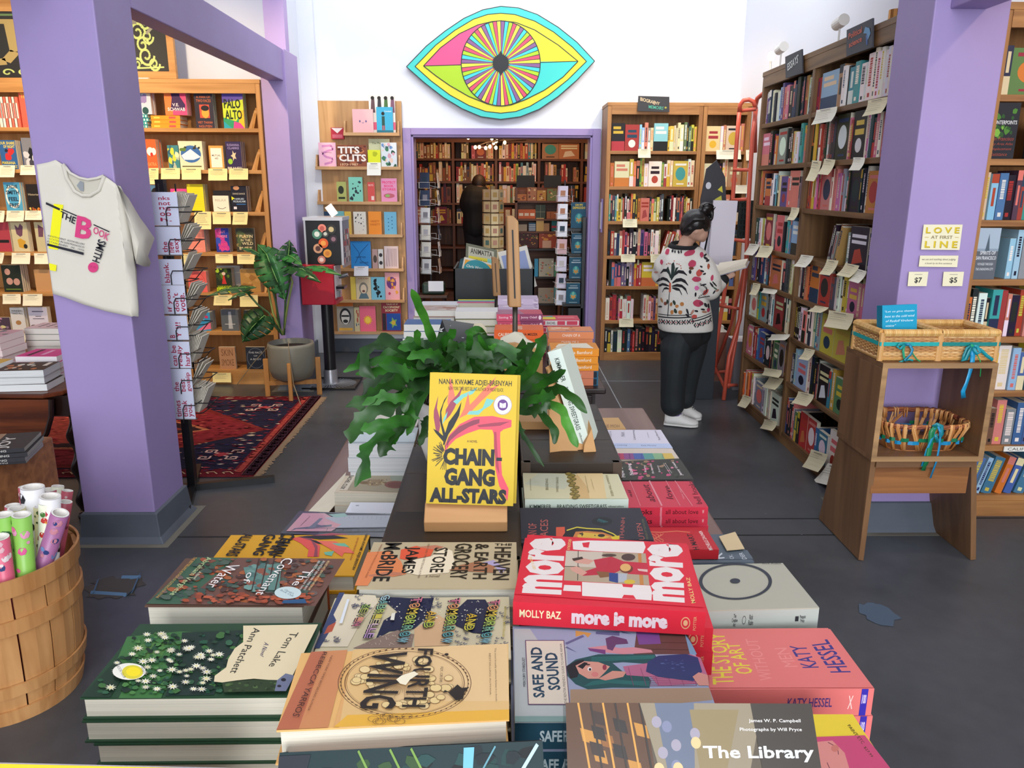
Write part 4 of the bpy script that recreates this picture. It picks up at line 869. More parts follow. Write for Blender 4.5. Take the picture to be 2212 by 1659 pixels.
a.poly([(163,483),(290,540),(286,560),(161,503)],'24242e'); a.poly([(300,541),(440,602),(438,612),(298,550)],'24242e'); a.poly([(590,680),(732,745),(730,755),(588,690)],'24242e')
a.poly([(175,852),(500,935),(498,958),(173,873)], '24242e')
a.qtext('THE',(288,615),(418,682),(436,625),(296,560),'24242e',.02); a.qtext('B',(420,795),(555,828),(600,640),(443,602),'d8407c',.03)
a.qtext('OOK',(582,758),(714,832),(736,770),(594,698),'d8407c',.01); a.qtext('SMITH',(632,812),(575,1008),(640,1032),(704,842),'24242e',.02)
a.ell(585,1068,46,46,'d8407c',24); a.qtext('EST 1976',(555,1072),(612,1082),(614,1060),(557,1050),'a02858')
a.qtext('INDEPENDENT  BOOKSELLERS',(178,790),(505,870),(510,855),(182,775),'4c4a50'); a.qtext('LOCATED IN SAN FRANCISCO',(176,815),(505,898),(508,882),(180,800),'4c4a50'); a.qtext('ESTABLISHED   IN   1976',(175,842),(502,924),(506,910),(178,826),'4c4a50')
a.build('chest_print', paint(.85), ts)

# ================================================================ greeting card spinner behind the post
sp = thing('card_rack','black wire greeting card rack standing behind the purple post','card rack',(-1.66,3.92,0)); BK = '17181b'
wire = paint(.35)
MB().box(-.02,.02,-.02,.02,.0,1.62,BK).build('pole',wire,sp)
MB().box(-.42,.42,-.018,.018,.0,.035,BK,M=Matrix.Rotation(.28,4,'Z')).box(-.32,.32,-.018,.018,.0,.035,BK,M=Matrix.Rotation(.28+PI/2,4,'Z')).build('base',wire,sp)
words = ['nks|not|ng|oo|h.','the|new|sexy','blank.',"if you|don't|vote.",'B|Y !!!','can be|really|hard','the|best|gossip','times|thank|you.']
ys = [(415,487),(490,550),(560,615),(616,678),(682,734),(738,795),(797,850),(850,905)]
xr = [381, 387, 392, 398, 403, 408, 412, 417]
for i, ((y0, y1), x1) in enumerate(zip(ys, xr)):
    A,B = oY(x1-75,y1,3.77),oY(x1,y0,3.77); o_ = Vector((A.x,3.77,A.z))
    c_ = MB().box(0,B.x-A.x,0,.004,0,B.z-A.z,'d3d8ea').build('greeting_card',CARD(),loc=o_)
    tag(c_,f'white greeting card with crimson words, {ORD[i+1]} from top on the front of the black rack','card','greeting cards on the black rack front')
    W_,H_ = B.x-A.x,B.z-A.z; a = Art(lambda u,v: (u*W_,0,v*H_),(0,-1,0)); ln = words[i].split('|')
    if i == 0:
        for k,t in enumerate(ln): a.text(t,.66,.82-k*.16,.3,.11,'a8284c',.015)
    else:
        for k,t in enumerate(ln): a.qtext(t,*[(.5+k*.17+dx,.08+dy) for dx,dy in ((.14,0),(.14,min(.85,len(t)*.13)),(0,min(.85,len(t)*.13)),(0,0))],'a8284c',.015)
    a.build('lettering', CARD(), c_)
    MB().box(A.x+1.66,B.x+1.66,-.145,-.125,A.z-.006,A.z-.002,'6c625c').build('pocket_floor',wire,sp)
    wx = B.x+1.66; zz = A.z+H_*.55
    MB().tube([(wx-.055,-.16,A.z),(wx-.055,-.16,zz-.02),(wx-.045,-.16,zz),(wx+.004,-.16,zz),(wx+.004,-.02,zz)],.0028,6,BK).build('pocket_wire',wire,sp)
    # side pocket with cards seen edge on
    z0 = A.z+.01; h_ = .15; q = random.Random(i); n_ = (9,4,2,4,4,8,3,10)[i]
    for k in range(n_):
        an = .16+.30*(k/n_)+(.25 if n_ < 5 else 0)
        M_ = Matrix.Translation((-1.60+.004*k,3.93-k*.002,z0))@Matrix.Rotation(an,4,'Y')
        cc = MB().box(0,.0035,-.055,.055,0,h_*q.uniform(.93,1),'dcd4c4').build('greeting_card',CARD()); cc.matrix_world = M_
        tag(cc,f'pale greeting cards standing edge on in the {ORD[i+1]} side pocket of the black rack','card',f'cards in the {ORD[i+1]} side pocket of the black rack')
    for zz_ in (z0-.004, z0+.05):
        MB().tube([(.05,-.07,zz_),(.15 if zz_ > z0 else .11,-.07,zz_),(.17 if zz_ > z0 else .12,-.05,zz_),(.17 if zz_ > z0 else .12,.05,zz_),(.05,.07,zz_)],.0028,6,BK).build('pocket_wire',wire,sp)
    MB().tube([(.12,.0,z0-.004),(.168,.0,z0+.05)],.0025,6,BK).build('pocket_wire',wire,sp)
for y in (-.14,-.06,.06): MB().tube([(.045,y,.42),(.045,y,1.6)],.004,6,BK).build('upright_wire',wire,sp)

# ================================================================ rug
ru = thing('rug','worn red Persian rug with dark blue corners and fringed edge','rug',(0,0,.003))
MB().box(-3.5,-1.39,4.10,5.78,0,.009,'7c1f28').build('pile',plain('rug_pile','8a2630',.95,noise=.35,scale=40,bump=.3),ru)
a = Art(lambda x, y: (x, y, .009), (0, 0, 1), step=.0003)
def rugf(u,v): return (-1.39-u,4.10+v)      # u: from the right border to the left, v: near to far
def rp(pts, c): a.poly([rugf(*p) for p in pts], c)
Lh = 1.68
rp([(.0,0),(2.1,0),(2.1,Lh),(0,Lh)],'6e1c26'); rp([(.14,.1),(2.1,.1),(2.1,Lh-.1),(.14,Lh-.1)],'262338')
rp([(.17,.84),(1.0,.12),(2.1,.12),(2.1,1.56),(1.0,1.56)],'7c2a28'); rp([(.22,.84),(1.03,.17),(2.1,.17),(2.1,1.51),(1.03,1.51)],'84282f')
rp([(.55,.84),(1.15,.45),(2.0,.45),(2.0,1.25),(1.15,1.25)],'b06a4a'); rp([(.6,.84),(1.17,.48),(2.0,.48),(2.0,1.22),(1.17,1.22)],'2c1c22'); rp([(.72,.84),(1.22,.56),(1.95,.56),(1.95,1.14),(1.22,1.14)],'7e3430')
q = random.Random(5)
a.build('field', paint_noisy(.95, .5, 1.15), ru)
a = Art(lambda x,y: (x,y,.009),(0,0,1),step=0,lift=.0042)
for _ in range(1300):
    u,v = q.uniform(.1,2.0),q.uniform(.06,1.62); s_ = q.uniform(.006,.024)
    if abs(v-.84) > (u-.17)*.85 or q.random() < .45:
        dark = abs(v-.84) > (u-.17)*.85
        c = q.choice(('8a2838','a04048','4a2440','343058','c8b098','6c2430') if dark else ('5c1820','7c2028','3c1820','b8544a','5c1820'))
        rp([(u-s_*1.3,v),(u,v+s_*.5),(u+s_*1.3,v),(u,v-s_*.5)],c)
def crab(u, v, s_=.10):
    for su in (-1, 1):
        for sv in (-1, 1):
            p = [(u+su*s_*x,v+sv*s_*y) for x,y in ((.2,.2),(.5,.3),(.5,.8),(1.1,.8),(1.1,.4),(.75,.4),(.75,.6))]
            a.line([rugf(*t) for t in p], .013, 'cfa89c')
    rp([(u-s_*.5,v),(u,v+s_*.4),(u+s_*.5,v),(u,v-s_*.4)],'a03a40')
crab(.30, .34); crab(.34, 1.36)
# border: guard stripes and a running key pattern
rp([(.085,.04),(.12,.04),(.12,1.64),(.085,1.64)],'a04038'); rp([(.0,.0),(.07,.0),(.07,1.68),(.0,1.68)],'3a1f2a')
for s_ in (.003,.068): a.line([rugf(s_,.01),rugf(s_,1.67)],.006,'c4a08c')
v = .03
while v < 1.64:
    a.line([rugf(*t) for t in ((.008,v),(.045,v),(.052,v+.02),(.02,v+.03),(.02,v+.05),(.065,v+.055))],.007,'c4a08c'); rp([(.03,v+.03),(.06,v+.035),(.055,v+.052),(.03,v+.05)],q.choice(('8a2838','a05030','30304c'))); v += .068
u = .12
while u < 2.0:
    a.line([rugf(*t) for t in ((u,.015),(u+.03,.05),(u+.07,.04),(u+.05,.02))],.007,'c4a080'); a.line([rugf(*t) for t in ((u,1.665),(u+.04,1.63))],.007,'a08070'); u += .09
a.build('woven_pattern', paint_noisy(), ru)
fr = MB()
for i in range(170):
    y = 4.1+i*.00988; fr.box(-1.39,-1.35+q.uniform(-.012,.012),y,y+.004,.001,.005,'a08468')
o = fr.build('fringe', paint(.95), ru); o['kind'] = 'stuff'

# ================================================================ drop-leaf table with book piles, left of the post
MAH = wood('mahogany_x','4c2212','7c3e1e','x',rough=.3); MAHD = plain('dark_mahogany','26140f',.3,noise=.3)
tb = thing('gateleg_table','dark mahogany drop-leaf table with twisted legs, left of the purple post','table',(-2.7,4.0,0))
ZT = .665
MB().prism([(-.9,-.50,ZT-.022),(.60,-.56,ZT-.022),(.66,-.50,ZT-.022),(.72,.1,ZT-.022),(.4,.55,ZT-.022),(-.9,.55,ZT-.022)],(0,0,.022)).build('tabletop',MAH,tb,bev=.006)
arcp = [(.62,ZT-.03)]+[(-.25+.87*math.cos(t),ZT-.03-.52*math.sin(t)) for t in [i*PI/2/10 for i in range(1,11)]]+[(-.9,ZT-.55),(-.9,ZT-.03)]
MB().prism([(x,-.545,z) for x,z in arcp],(0,.02,0)).build('hanging_leaf',MAH,tb,bev=.004)
MB().tube([(x+.004,-.535,z) for x,z in arcp[:11]],.013,8).build('leaf_edge',MAHD,tb)
MB().box(-.9,.70,-.50,-.46,ZT-.12,ZT-.024).box(.62,.66,-.48,.4,ZT-.12,ZT-.024).build('apron',MAHD,tb)
for x, y in ((.65, -.44), (.6, .4)):
    mbt = MB(); rings_ = []; lz = .0 if y < 0 else .0135
    for i in range(61):
        z = .04+(ZT-.16)*i/60; ph = z*38; ox,oy = .012*math.cos(ph),.012*math.sin(ph)
        rings_.append([(x+ox+.022*math.cos(2*PI*j/10),y+oy+.022*math.sin(2*PI*j/10),z) for j in range(10)])
    mbt.rings(rings_); mbt.lathe([(.03,lz),(.035,lz+.015),(.028,lz+.035)],x,y,12,cap=True); mbt.build('twisted_leg',MAHD,tb,smooth=True)
PB = 'piled books on the mahogany table'
def pile(label,group,x0,x1,y0,y1,z,n,th,c,pages,**k): stackbooks(label,group,x0,x1,y0,y1,z,n,th,c,k.pop('spine',c),pages=pages,front=k.pop('front','pages'),**k)
zt = ZT+.001
A = oY(20, 840, 3.50); 
pile('dark covered book with white pages in nearest pile on mahogany table',PB+', nearest pile',-2.33,-2.12,3.48,3.66,zt,3,.034,'3a2a22','e4e6e4',seed=2,rot=.12,lbl_top='black book with orange and white figures atop the nearest pile on mahogany table',top_art=A_(('b',3,14,'c87848 d8a078 e0d8c8',.1,.1,.9,.9,.12),('r',.1,.8,.5,.9,'e8e0d0')))
pile('pale book under the orange yellow cover at left photo edge',PB+', left edge pile',-2.62,-2.37,3.50,3.70,zt,3,.036,'e8e0dc','eceae6',seed=3,lbl_top='yellow and orange cover at left photo edge on the mahogany table',top_art=A_(('r',0,0,1,1,'d8a838'),('r',0,.3,1,.6,'e06a50')))
pile('pink paperback in pile behind the dark book, against the post',PB+', pink pile',-2.36,-2.16,3.70,3.88,zt,4,.03,'e0408c','f0e8e8',seed=4,lbl_top='hot pink paperback on the mahogany table touching the post',top_art=A_(('r',.1,.2,.9,.3,'40182c'),('r',.2,.5,.8,.6,'f0a8c8')))
pile('blush paged thick paperback in tall middle pile on mahogany table',PB+', tall pile',-2.72,-2.46,3.76,3.96,zt,6,.034,'d8a8b0','f0dcd8',seed=5,lbl_top='magazine with green and blue picture atop the tall pile on mahogany table',top_art=A_(('b',6,16,'4c7870 c87060 e8d0a8 2c4c70',.03,.03,.97,.97,.15)))
pile('striped zigzag book in back pile on mahogany table',PB+', back pile',-2.52,-2.30,4.06,4.24,zt,6,.032,'50604c','e8e4d8',seed=6,lbl_top='pale pink book with spaced black letters on back pile beside the post',top_art=A_(('r',0,0,1,1,'ecc8c8'),*[('r',.2+.15*(i % 4),.2+.2*(i//4),.28+.15*(i % 4),.28+.2*(i//4),'28242c') for i in range(12)]))
pile('purple and yellow paperback at left photo edge on mahogany table',PB+', rear left pile',-3.0,-2.76,4.0,4.2,zt,5,.034,'3a2c6c','e4e0d0',seed=7)
# low stand with magazines
o = MB().box(-.2,.2,-.2,.2,0,.60,'9c6238').build('plinth_box',wood('stand_wood','80502c','a86e40','x'),loc=(-2.03,2.83,0),bev=.01); tag(o,'orange brown wooden box stand at left photo edge, holding dark magazines','stand')
stackbooks('glossy black magazine with white masthead in fanned stack on box stand','black magazines on the box stand',-2.02,-1.76,2.66,2.86,.602,4,.016,'2c2a2c','2a2a30',A_(('t','THE LIVING',.6,.5,.35,.5,'c8c4bc')),seed=8,jit=.012,rot=.25,pages='a8a49c',
           lbl_top='topmost black and tan magazine of the stack on the box stand',top_art=A_(('r',0,.45,1,1,'94765c'),('t','DIANA',.45,.72,.7,.16,'e8e4dc'),('t','WILLIAMS',.5,.9,.7,.12,'d8d0c4'),('t','JOY',.4,.3,.7,.2,'d8d4cc')))
stackbooks('black booklet corner at left photo edge below the magazines',None,-2.1,-1.86,2.52,2.62,.602,1,.03,'202226','202226',None,seed=9)
# ================================================================ barrel of wrapping paper rolls
bx,by = -1.60,2.22; br = thing('barrel','round slatted wooden basket barrel in lower left corner','barrel',(bx,by,0))
BW = wood('barrel_wood','a8713f','cf9a63','z',rough=.45,scale=.6)
prof = [(.20,.0),(.225,.12),(.237,.26),(.24,.40),(.245,.475)]
def rad(z): return lerp1([(b_, a_) for a_, b_ in prof], z)
NS = 16
for i in range(NS):
    t0, t1 = 2*PI*i/NS+.012, 2*PI*(i+1)/NS-.012; rg = []
    for z in (0, .08, .16, .24, .32, .40, .47):
        r = rad(z); rg.append([(r*math.cos(t0),r*math.sin(t0),z),(r*math.cos((t0+t1)/2)*1.004,r*math.sin((t0+t1)/2)*1.004,z),(r*math.cos(t1),r*math.sin(t1),z),((r-.01)*math.cos(t1),(r-.01)*math.sin(t1),z),((r-.01)*math.cos(t0),(r-.01)*math.sin(t0),z)])
    MB().rings(rg).build('stave', BW, br)
for z0,z1 in ((.0,.05),(.10,.14),(.31,.355),(.43,.485)):
    MB().rings([[((rad(z)+k)*math.cos(2*PI*j/48),(rad(z)+k)*math.sin(2*PI*j/48),z) for j in range(48)] for k,z in ((.001,z0),(.008,z0),(.008,z1),(.001,z1))],cap=False).build('hoop',BW,br,smooth=False)
MB().lathe([(.2,.012),(.0,.012)],n=24).build('barrel_bottom',BW,br)
pats = {'w': ('ece9ea',['c03848','2c5838','1c1c24'],.16),'g': ('8cc454',['e06098','3c8048','e8a0c0'],.4),'n': ('a86a98',['30407c','d08898','7890c8'],.8),'f': ('e8e8d0',['c83838','487838','e0b040'],.3),
        'p': ('b85060',['e8c8c8','d88890','903848'],.7),'c': ('e4dca8',['a83838','587040','283050'],.3),'m': ('d8607c',['384878','f0e0e0','e8b8c0'],.6)}
rolls = [(8,1112,1.84,'g',19),(46,1112,1.84,'g',19),(0,1160,1.75,'m',18),(35,1098,2.0,'c',17),(27,1092,2.08,'p',15),(70,1052,2.1,'w',23),(108,1072,2.0,'w',21),(100,1086,1.98,'f',15),(130,1108,1.95,'n',18),(53,1052,2.28,'p',12),(104,1058,2.32,'p',17),(125,1050,2.36,'f',12),(146,1060,2.3,'p',11),
         (92,1070,2.2,'f',12),(142,1084,2.15,'p',13),(86,1094,2.05,'c',12)]
LBL = {'g': 'lime green floral','w': 'white watermelon print','n': 'blue purple floral','f': 'cream floral','p': 'dusty red patterned','c': 'pale yellow fruit','m': 'pink and navy'}
PLC_ = ['at left photo edge','beside its lime twin at left','lowest at left photo edge','behind the two lime rolls','behind the yellow fruit roll at left','tallest of all, left of centre','second tallest, right of centre','between the two white rolls','rightmost at the front rim','behind the tallest white roll','at the back, centre','at the very back, small','at the back right','half hidden between white rolls','at the right, behind the blue one','in front of the cream floral']
for i, (px, py, y, k, rpx) in enumerate(rolls):
    y = 2.07+(y-1.75)*.55
    T = oY(px,py,y); r = rpx/1668*y*1.05; e_ = Vector((T.x-bx,T.y-by,0)); tt = .44/(T.z-.03); rb = max(-.13,min(.14,(.195-e_.length*tt)/(1-tt))) if e_.length > .19 else e_.length*.7; base = Vector((bx,by,.03))+e_.normalized()*rb; d = T-base
    rr_ = thing('paper_roll',f'{LBL[k]} wrapping paper roll, {PLC_[i]}','wrapping paper',base,'wrapping paper rolls in the barrel')
    bc, oc, dens = pats[k]; qq = random.Random(i)
    mbr = MB().tube([(0,0,0),d*.5,d],r,18,bc,cap=False); mbr.build('paper',paint(.4),rr_,smooth=True,solid=.0012)
    u_ = d.orthogonal().normalized(); v_ = d.normalized().cross(u_); mp_ = MB()
    for _ in range(int(60*dens+8)):
        th,s_ = qq.uniform(0,2*PI),qq.uniform(.35,.98); sz = qq.uniform(.25,.6)*r if dens > .2 else r*.6; c = qq.choice(oc); P_ = []
        for j in range(7):
            aa = 2*PI*j/7; th2 = th+sz/r*math.cos(aa)*qq.uniform(.7,1); P_.append(d*s_+d.normalized()*sz*.9*math.sin(aa)+(u_*math.cos(th2)+v_*math.sin(th2))*(r*1.035+.0006))
        mp_.poly(P_, c)
    mp_.build('printed_pattern', paint(.4), rr_)
    MB().rings([[d+(u_*math.cos(2*PI*j/18)+v_*math.sin(2*PI*j/18))*k2+d.normalized()*h for j in range(18)] for k2,h in ((r,.001),(r*.8,.001),(r*.78,-.03),(0.001,-.03))],'f0ece6',cap=False).build('rolled_end',paint(.6),rr_)

# ================================================================ badge vending machine
vm = thing('vending_machine','badge vending machine on a black post, glass cabinet over a red coin box','vending machine',(-1.40,6.2,0)); vp = paint(.3)
V = lambda zx,zy,y: oY(300+zx/3.317,380+zy/3.317,y)-Vector((-1.40,6.2,0))
A, B = V(1205, 620, 6.08), V(1445, 320, 6.08)
x0, x1, z0, z1 = A.x, B.x, A.z-.02, B.z
MB().box(x0,x1,-.12,.14,z0,z1,'0e0d10').build('display_panel',vp,vm,bev=.004)
MB().box(x1,x1+.012,-.12,.14,z0-.02,z1,'8c8a90').box(x0-.008,x0+.006,-.128,-.112,z0,z1,'c4c6cc').box(x1-.006,x1+.012,-.128,-.112,z0,z1,'c4c6cc').box(x0-.012,x1+.016,-.13,.15,z1,z1+.025,'d8d8dc').build('chrome_frame',paint(.25,metal=.6),vm)
q = random.Random(3)
mbs = MB()
for i in range(9):
    for j in range(6): mbs.box(x1+.0125,x1+.014,-.1+i*.025,-.082+i*.025,z0+.01+j*.045,z0+.045+j*.045,q.choice(('8c8890','b04048','48484c','c8c4c0','505060')))
mbs.build('badge_window', vp, vm)
for zx,zy,r_,c,c2 in ((1313,375,28,'e08878','b85850'),(1379,383,33,'2c2c28','c8b888'),(1277,417,33,'48806c','d8e0d8'),(1337,415,22,'484c48','c8ccc4'),(1323,482,33,'d85c28','e8a048'),(1395,453,28,'2c2028','8c6878'),(1285,520,32,'c89878','50302c'),(1352,555,28,'d89838','c07830'),(1310,600,27,'b87868','d8c8c0')):
    p = V(zx, zy, 6.077); R1 = r_/3.317/1668*6.3
    b_ = MB().tube([p,p+Vector((0,-.006,0))],R1,18,c).tube([p+Vector((0,-.006,0)),p+Vector((0,-.0075,0))],R1*.55,12,c2).build('badge',vp,vm)
MB().box(0,.06,0,.003,0,.09,'f0eef0',M=Matrix.Translation((x1-.08,-.05,z1+.02))@Matrix.Rotation(-.6,4,'Y')).build('price_flag',vp,vm)
A, B = V(1170, 925, 6.02), V(1390, 640, 6.02)
MB().box(A.x,B.x,-.18,.10,A.z,B.z,'b0182e').build('coin_box',paint(.3),vm,bev=.006)
MB().box(B.x+.002,B.x+.006,-.16,.08,A.z+.05,B.z-.01,'d8d0d0').box(B.x,B.x+.01,-.17,.09,A.z+.002,A.z+.03,'b0182e').build('instruction_plate',vp,vm)
MB().box(B.x,B.x+.07,-.14,-.02,A.z+.12,A.z+.14,'34343a').box(B.x+.004,B.x+.03,-.1,-.05,A.z+.05,A.z+.1,'9c9ca0').tube([(B.x+.01,-.02,A.z+.2),(B.x+.08,-.02,A.z+.22)],.015,8,'b8b8bc').build('coin_mechanism',paint(.2,metal=.8),vm)
MB().lathe([(.047,.06),(.047,A.z)],n=20,c='1c1b1e').build('post',paint(.3),vm,smooth=True); MB().lathe([(.07,.01),(.055,.03),(.056,.11),(.05,.13)],n=20,c='9a9aa0').build('collar',paint(.35,metal=.5),vm,smooth=True)
MB().box(-.19,.23,-.20,.16,.0,.012,'2a2a2e').build('base_plate',paint(.25),vm)
mb_ = MB()
for i in range(40):
    t = 2*PI*i/40; mb_.tube([(.0+.06*math.cos(t),.06*math.sin(t),.014),(.02+.19*math.cos(t),-.02+.165*math.sin(t),.014)],.0018,4,'8c9098')
mb_.build('base_ribs', paint(.4), vm)
MB().tube([(-.19,-.20,.016),(.23,-.20,.016),(.23,.16,.016),(-.19,.16,.016),(-.19,-.2,.016)],.007,6,'141416').build('base_rim',vp,vm)
o = MB().tube([(-1.66,6.5,0),(-1.655,6.5,.52)],.035,14,'241a18').build('umbrella_tube',paint(.5)); tag(o,'dark brown tube standing behind the plant pot by the purple post','tube')
MB().tube([(-1.655,6.5,.52),(-1.65,6.5,.70)],.024,12,'b08058').build('tan_sleeve',paint(.6),o)
# ================================================================ monstera in a grey pot on a wooden stand
GRN = lambda n, c, c2: leafmat(n, c, c2)
def leafmat(name, c1, c2, rough=.28):
    if name in _mats: return _mats[name]
    m, nt, b = new_mat(name)
    tc = nt.nodes.new('ShaderNodeTexCoord'); n = nt.nodes.new('ShaderNodeTexNoise'); n.inputs['Scale'].default_value = 14; n.inputs['Detail'].default_value = 4
    r = nt.nodes.new('ShaderNodeValToRGB'); r.color_ramp.elements[0].position = .35; r.color_ramp.elements[1].position = .65
    r.color_ramp.elements[0].color = lin(c1); r.color_ramp.elements[1].color = lin(c2)
    nt.links.new(tc.outputs['Object'],n.inputs['Vector']); nt.links.new(n.outputs[0],r.inputs[0]); nt.links.new(r.outputs[0],b.inputs['Base Color'])
    b.inputs['Roughness'].default_value = rough
    b.inputs['Specular IOR Level'].default_value = .35; bp = nt.nodes.new('ShaderNodeBump'); bp.inputs['Strength'].default_value = .15; bp.inputs['Distance'].default_value = .004
    nt.links.new(n.outputs[0],bp.inputs['Height']); nt.links.new(bp.outputs[0],b.inputs['Normal'])
    _mats[name] = m; return m
PX, PY = -1.615, 5.85
mo = thing('monstera_plant','monstera plant in a round grey pot on a wooden stand','potted plant',(PX,PY,0))
MB().lathe([(.0,.13),(.10,.13),(.15,.16),(.175,.23),(.178,.40),(.172,.425),(.16,.425),(.158,.38),(.0,.375)],n=36).build('pot',plain('grey_glazed_pot','767468',.45,noise=.08,scale=6),mo,smooth=True)
MB().lathe([(.157,.385),(.0,.39)],n=20).build('soil',plain('soil','2a1d16',.95,bump=.6,scale=60),mo)
SW = wood('stand_oak', 'a06a34', 'c08848', 'z')
for t in (0.15, 0.15+PI/2, 0.15+PI, 0.15+3*PI/2):
    MB().box(-.019,.019,-.014,.014,0,.30,M=Matrix.Translation((.195*math.cos(t),.195*math.sin(t),0))@Matrix.Rotation(t,4,'Z')).build('stand_leg',SW,mo,bev=.003)
for t in (0.15,0.15+PI/2): MB().box(-.185,.185,-.012,.012,.09,.125,M=Matrix.Rotation(t,4,'Z')).build('stand_crossbar',SW,mo)
def mleaf(base,tip,width,nrm,bend=.05,slits=6,cut=.55,fold=.15,col_=('1c4424','2f6a34'),name='leaf'):
    """split-edged leaf: midrib from base to tip, lobes either side"""
    base,tip = Vector(base),Vector(tip); ax = tip-base; L_ = ax.length; ax.normalize(); side = ax.cross(Vector(nrm)).normalized(); n = side.cross(ax).normalized()
    mb = MB(); K = 48
    prof_ = lambda t: width*math.sin(PI*min(1,(t*.96+.06))**.75)**.8 if t < .99 else .01
    def pt(t, s_): 
        w_ = s_*prof_(t); return base+ax*(t*L_-.12*L_*abs(s_)*(1-t))+side*w_+n*(-fold*abs(w_)-bend*math.sin(PI*t)*0+bend*(-(t-.5)**2*4+1)-.25*bend*abs(s_)**2)
    for sgn in (-1, 1):
        for k in range(K):
            t0, t1 = k/K, (k+1)/K; ph = (t0*slits) % 1.0
            ext = 1.0
            if .12 < t0 < .93 and ph > .80: ext = 1-cut
            st = [0, .33*ext, .66*ext, ext]
            for a_,b_ in zip(st,st[1:]): mb.poly([pt(t0,sgn*a_),pt(t1,sgn*a_),pt(t1,sgn*b_),pt(t0,sgn*b_)])
    o = mb.build(name,leafmat('leaf_'+col_[0],*col_),mo,smooth=True,solid=.0012)
    MB().tube([base+n*.004,base.lerp(tip,.5)+n*(bend+.004),tip+n*.003],[.004,.003,.0015],6,'6a9a50').build('midrib',paint(.4),o)
    return o
U = lambda zx,zy,dy=0: oY(300+zx/3.317,380+zy/3.317,PY+dy)-Vector((PX,PY,0))
mleaf(U(915,560),U(1048,892,-.15),.175*.72,(.15,-1,.35),.03,7,.5,.2)
mleaf(U(1055,640),U(1080,460,.05),.085,(.6,-1,.1),.02,5,.6,.1,('12301c','20502a'))
mleaf(U(1060,650,.0),U(1300,760,-.2),.07,(.1,-.5,1),.04,4,.5,.25,('1a4022','2c6030')); mleaf(U(1200,660,.0),U(1450,712,-.15),.05,(0,-.4,1),.03,3,.4,.1,('1f5226','358038'))
mleaf(U(900,1000),U(740,1190,-.1),.125,(-.1,-1,.35),.03,6,.6,.1,('12301c','24502a'))
mleaf(U(860,560),U(735,520,-.1),.045,(-.1,-.7,1),.01,3,.3,.1,('1c4424','2c6030')); mleaf(U(940,590,.1),U(850,490,.1),.06,(0,-1,.5),.02,3,.3,.1,('1c4424','2c6030'))
mleaf(U(770,800),U(490,860,-.1),.045,(0,-.6,1),.02,4,.6,.2,('1c3c22','2f5a34')); mleaf(U(800,830),U(640,890,-.1),.03,(0,-.6,1),.02,3,.5,.2,('1c3c22','2f5a34')); mleaf(U(760,810),U(840,800,-.05),.03,(0,-.6,1),.01,3,.5,.2,('1c3c22','2f5a34'))
mleaf(U(1040,560,.05),U(1170,640,-.1),.06,(.2,-.7,1),.02,4,.5,.2,('1f5226','358038'))
for p in ([(1035,1140),(960,980),(925,800),(915,570)],[(1035,1140),(1065,930),(1100,760),(1060,640)],[(1030,1140),(960,1060),(900,1000)],[(1010,1120),(930,980),(850,920),(770,830)],[(1040,1140),(1050,900),(1090,700),(1150,660),(1220,660)],[(1020,1130),(980,900),(930,700),(860,570)]):
    MB().tube([U(*q) for q in p],.008,8,'8a9a50' if p[0][0] == 1035 else '3c5c34').build('stem',paint(.5),mo,smooth=True)
MB().tube([U(1070,1190,-.15),U(1080,1300,-.2),U(1110,1500,-.22),U(1160,1640,-.45)],.004,6,'7a6a54').build('aerial_root',paint(.8),mo); MB().tube([U(930,1220,-.1),U(820,1340,-.2),U(700,1500,-.3)],.003,6,'6a5c44').build('aerial_root',paint(.8),mo)

# ================================================================ people
def blob(parts,name,mat,parent,voxel=.009,smooth=4,c='ccc'):
    """closed lofts and ellipsoids fused into one continuous skin"""
    mb = MB()
    for p in parts:
        if p[0] == 'c':       # chain of (point, radius)
            pts = [Vector(a) for a,r in p[1]]; rs = [r for a,r in p[1]]; mb.tube(pts,rs,14,c,flat=p[2] if len(p) > 2 else 1)
            for a,r in p[1]: mb.sphere(a,r*.995,n=14,m=9,c=c)
        else: mb.sphere(p[1], *p[2], n=20, m=14, c=c)
    o = mb.build(name, mat, parent, smooth=True)
    md = o.modifiers.new('r','REMESH'); md.mode = 'VOXEL'; md.voxel_size = voxel; md.use_smooth_shade = True
    if smooth: m2 = o.modifiers.new('s','SMOOTH'); m2.iterations = smooth; m2.factor = .5
    bpy.context.view_layer.update()
    me = bpy.data.meshes.new_from_object(o.evaluated_get(bpy.context.evaluated_depsgraph_get()))
    o.modifiers.clear(); old = o.data; o.data = me; bpy.data.meshes.remove(old)
    if not me.materials: me.materials.append(mat)
    me.polygons.foreach_set('use_smooth',[True]*len(me.polygons))
    ca = me.color_attributes.get('Col') or me.color_attributes.new('Col','FLOAT_COLOR','CORNER')
    k = list(lin(c)); n = len(me.loops); ca = me.color_attributes.get('Col')
    cnt_ = n if ca.domain == 'CORNER' else len(me.vertices); ca.data.foreach_set('color',k*cnt_)
    return o
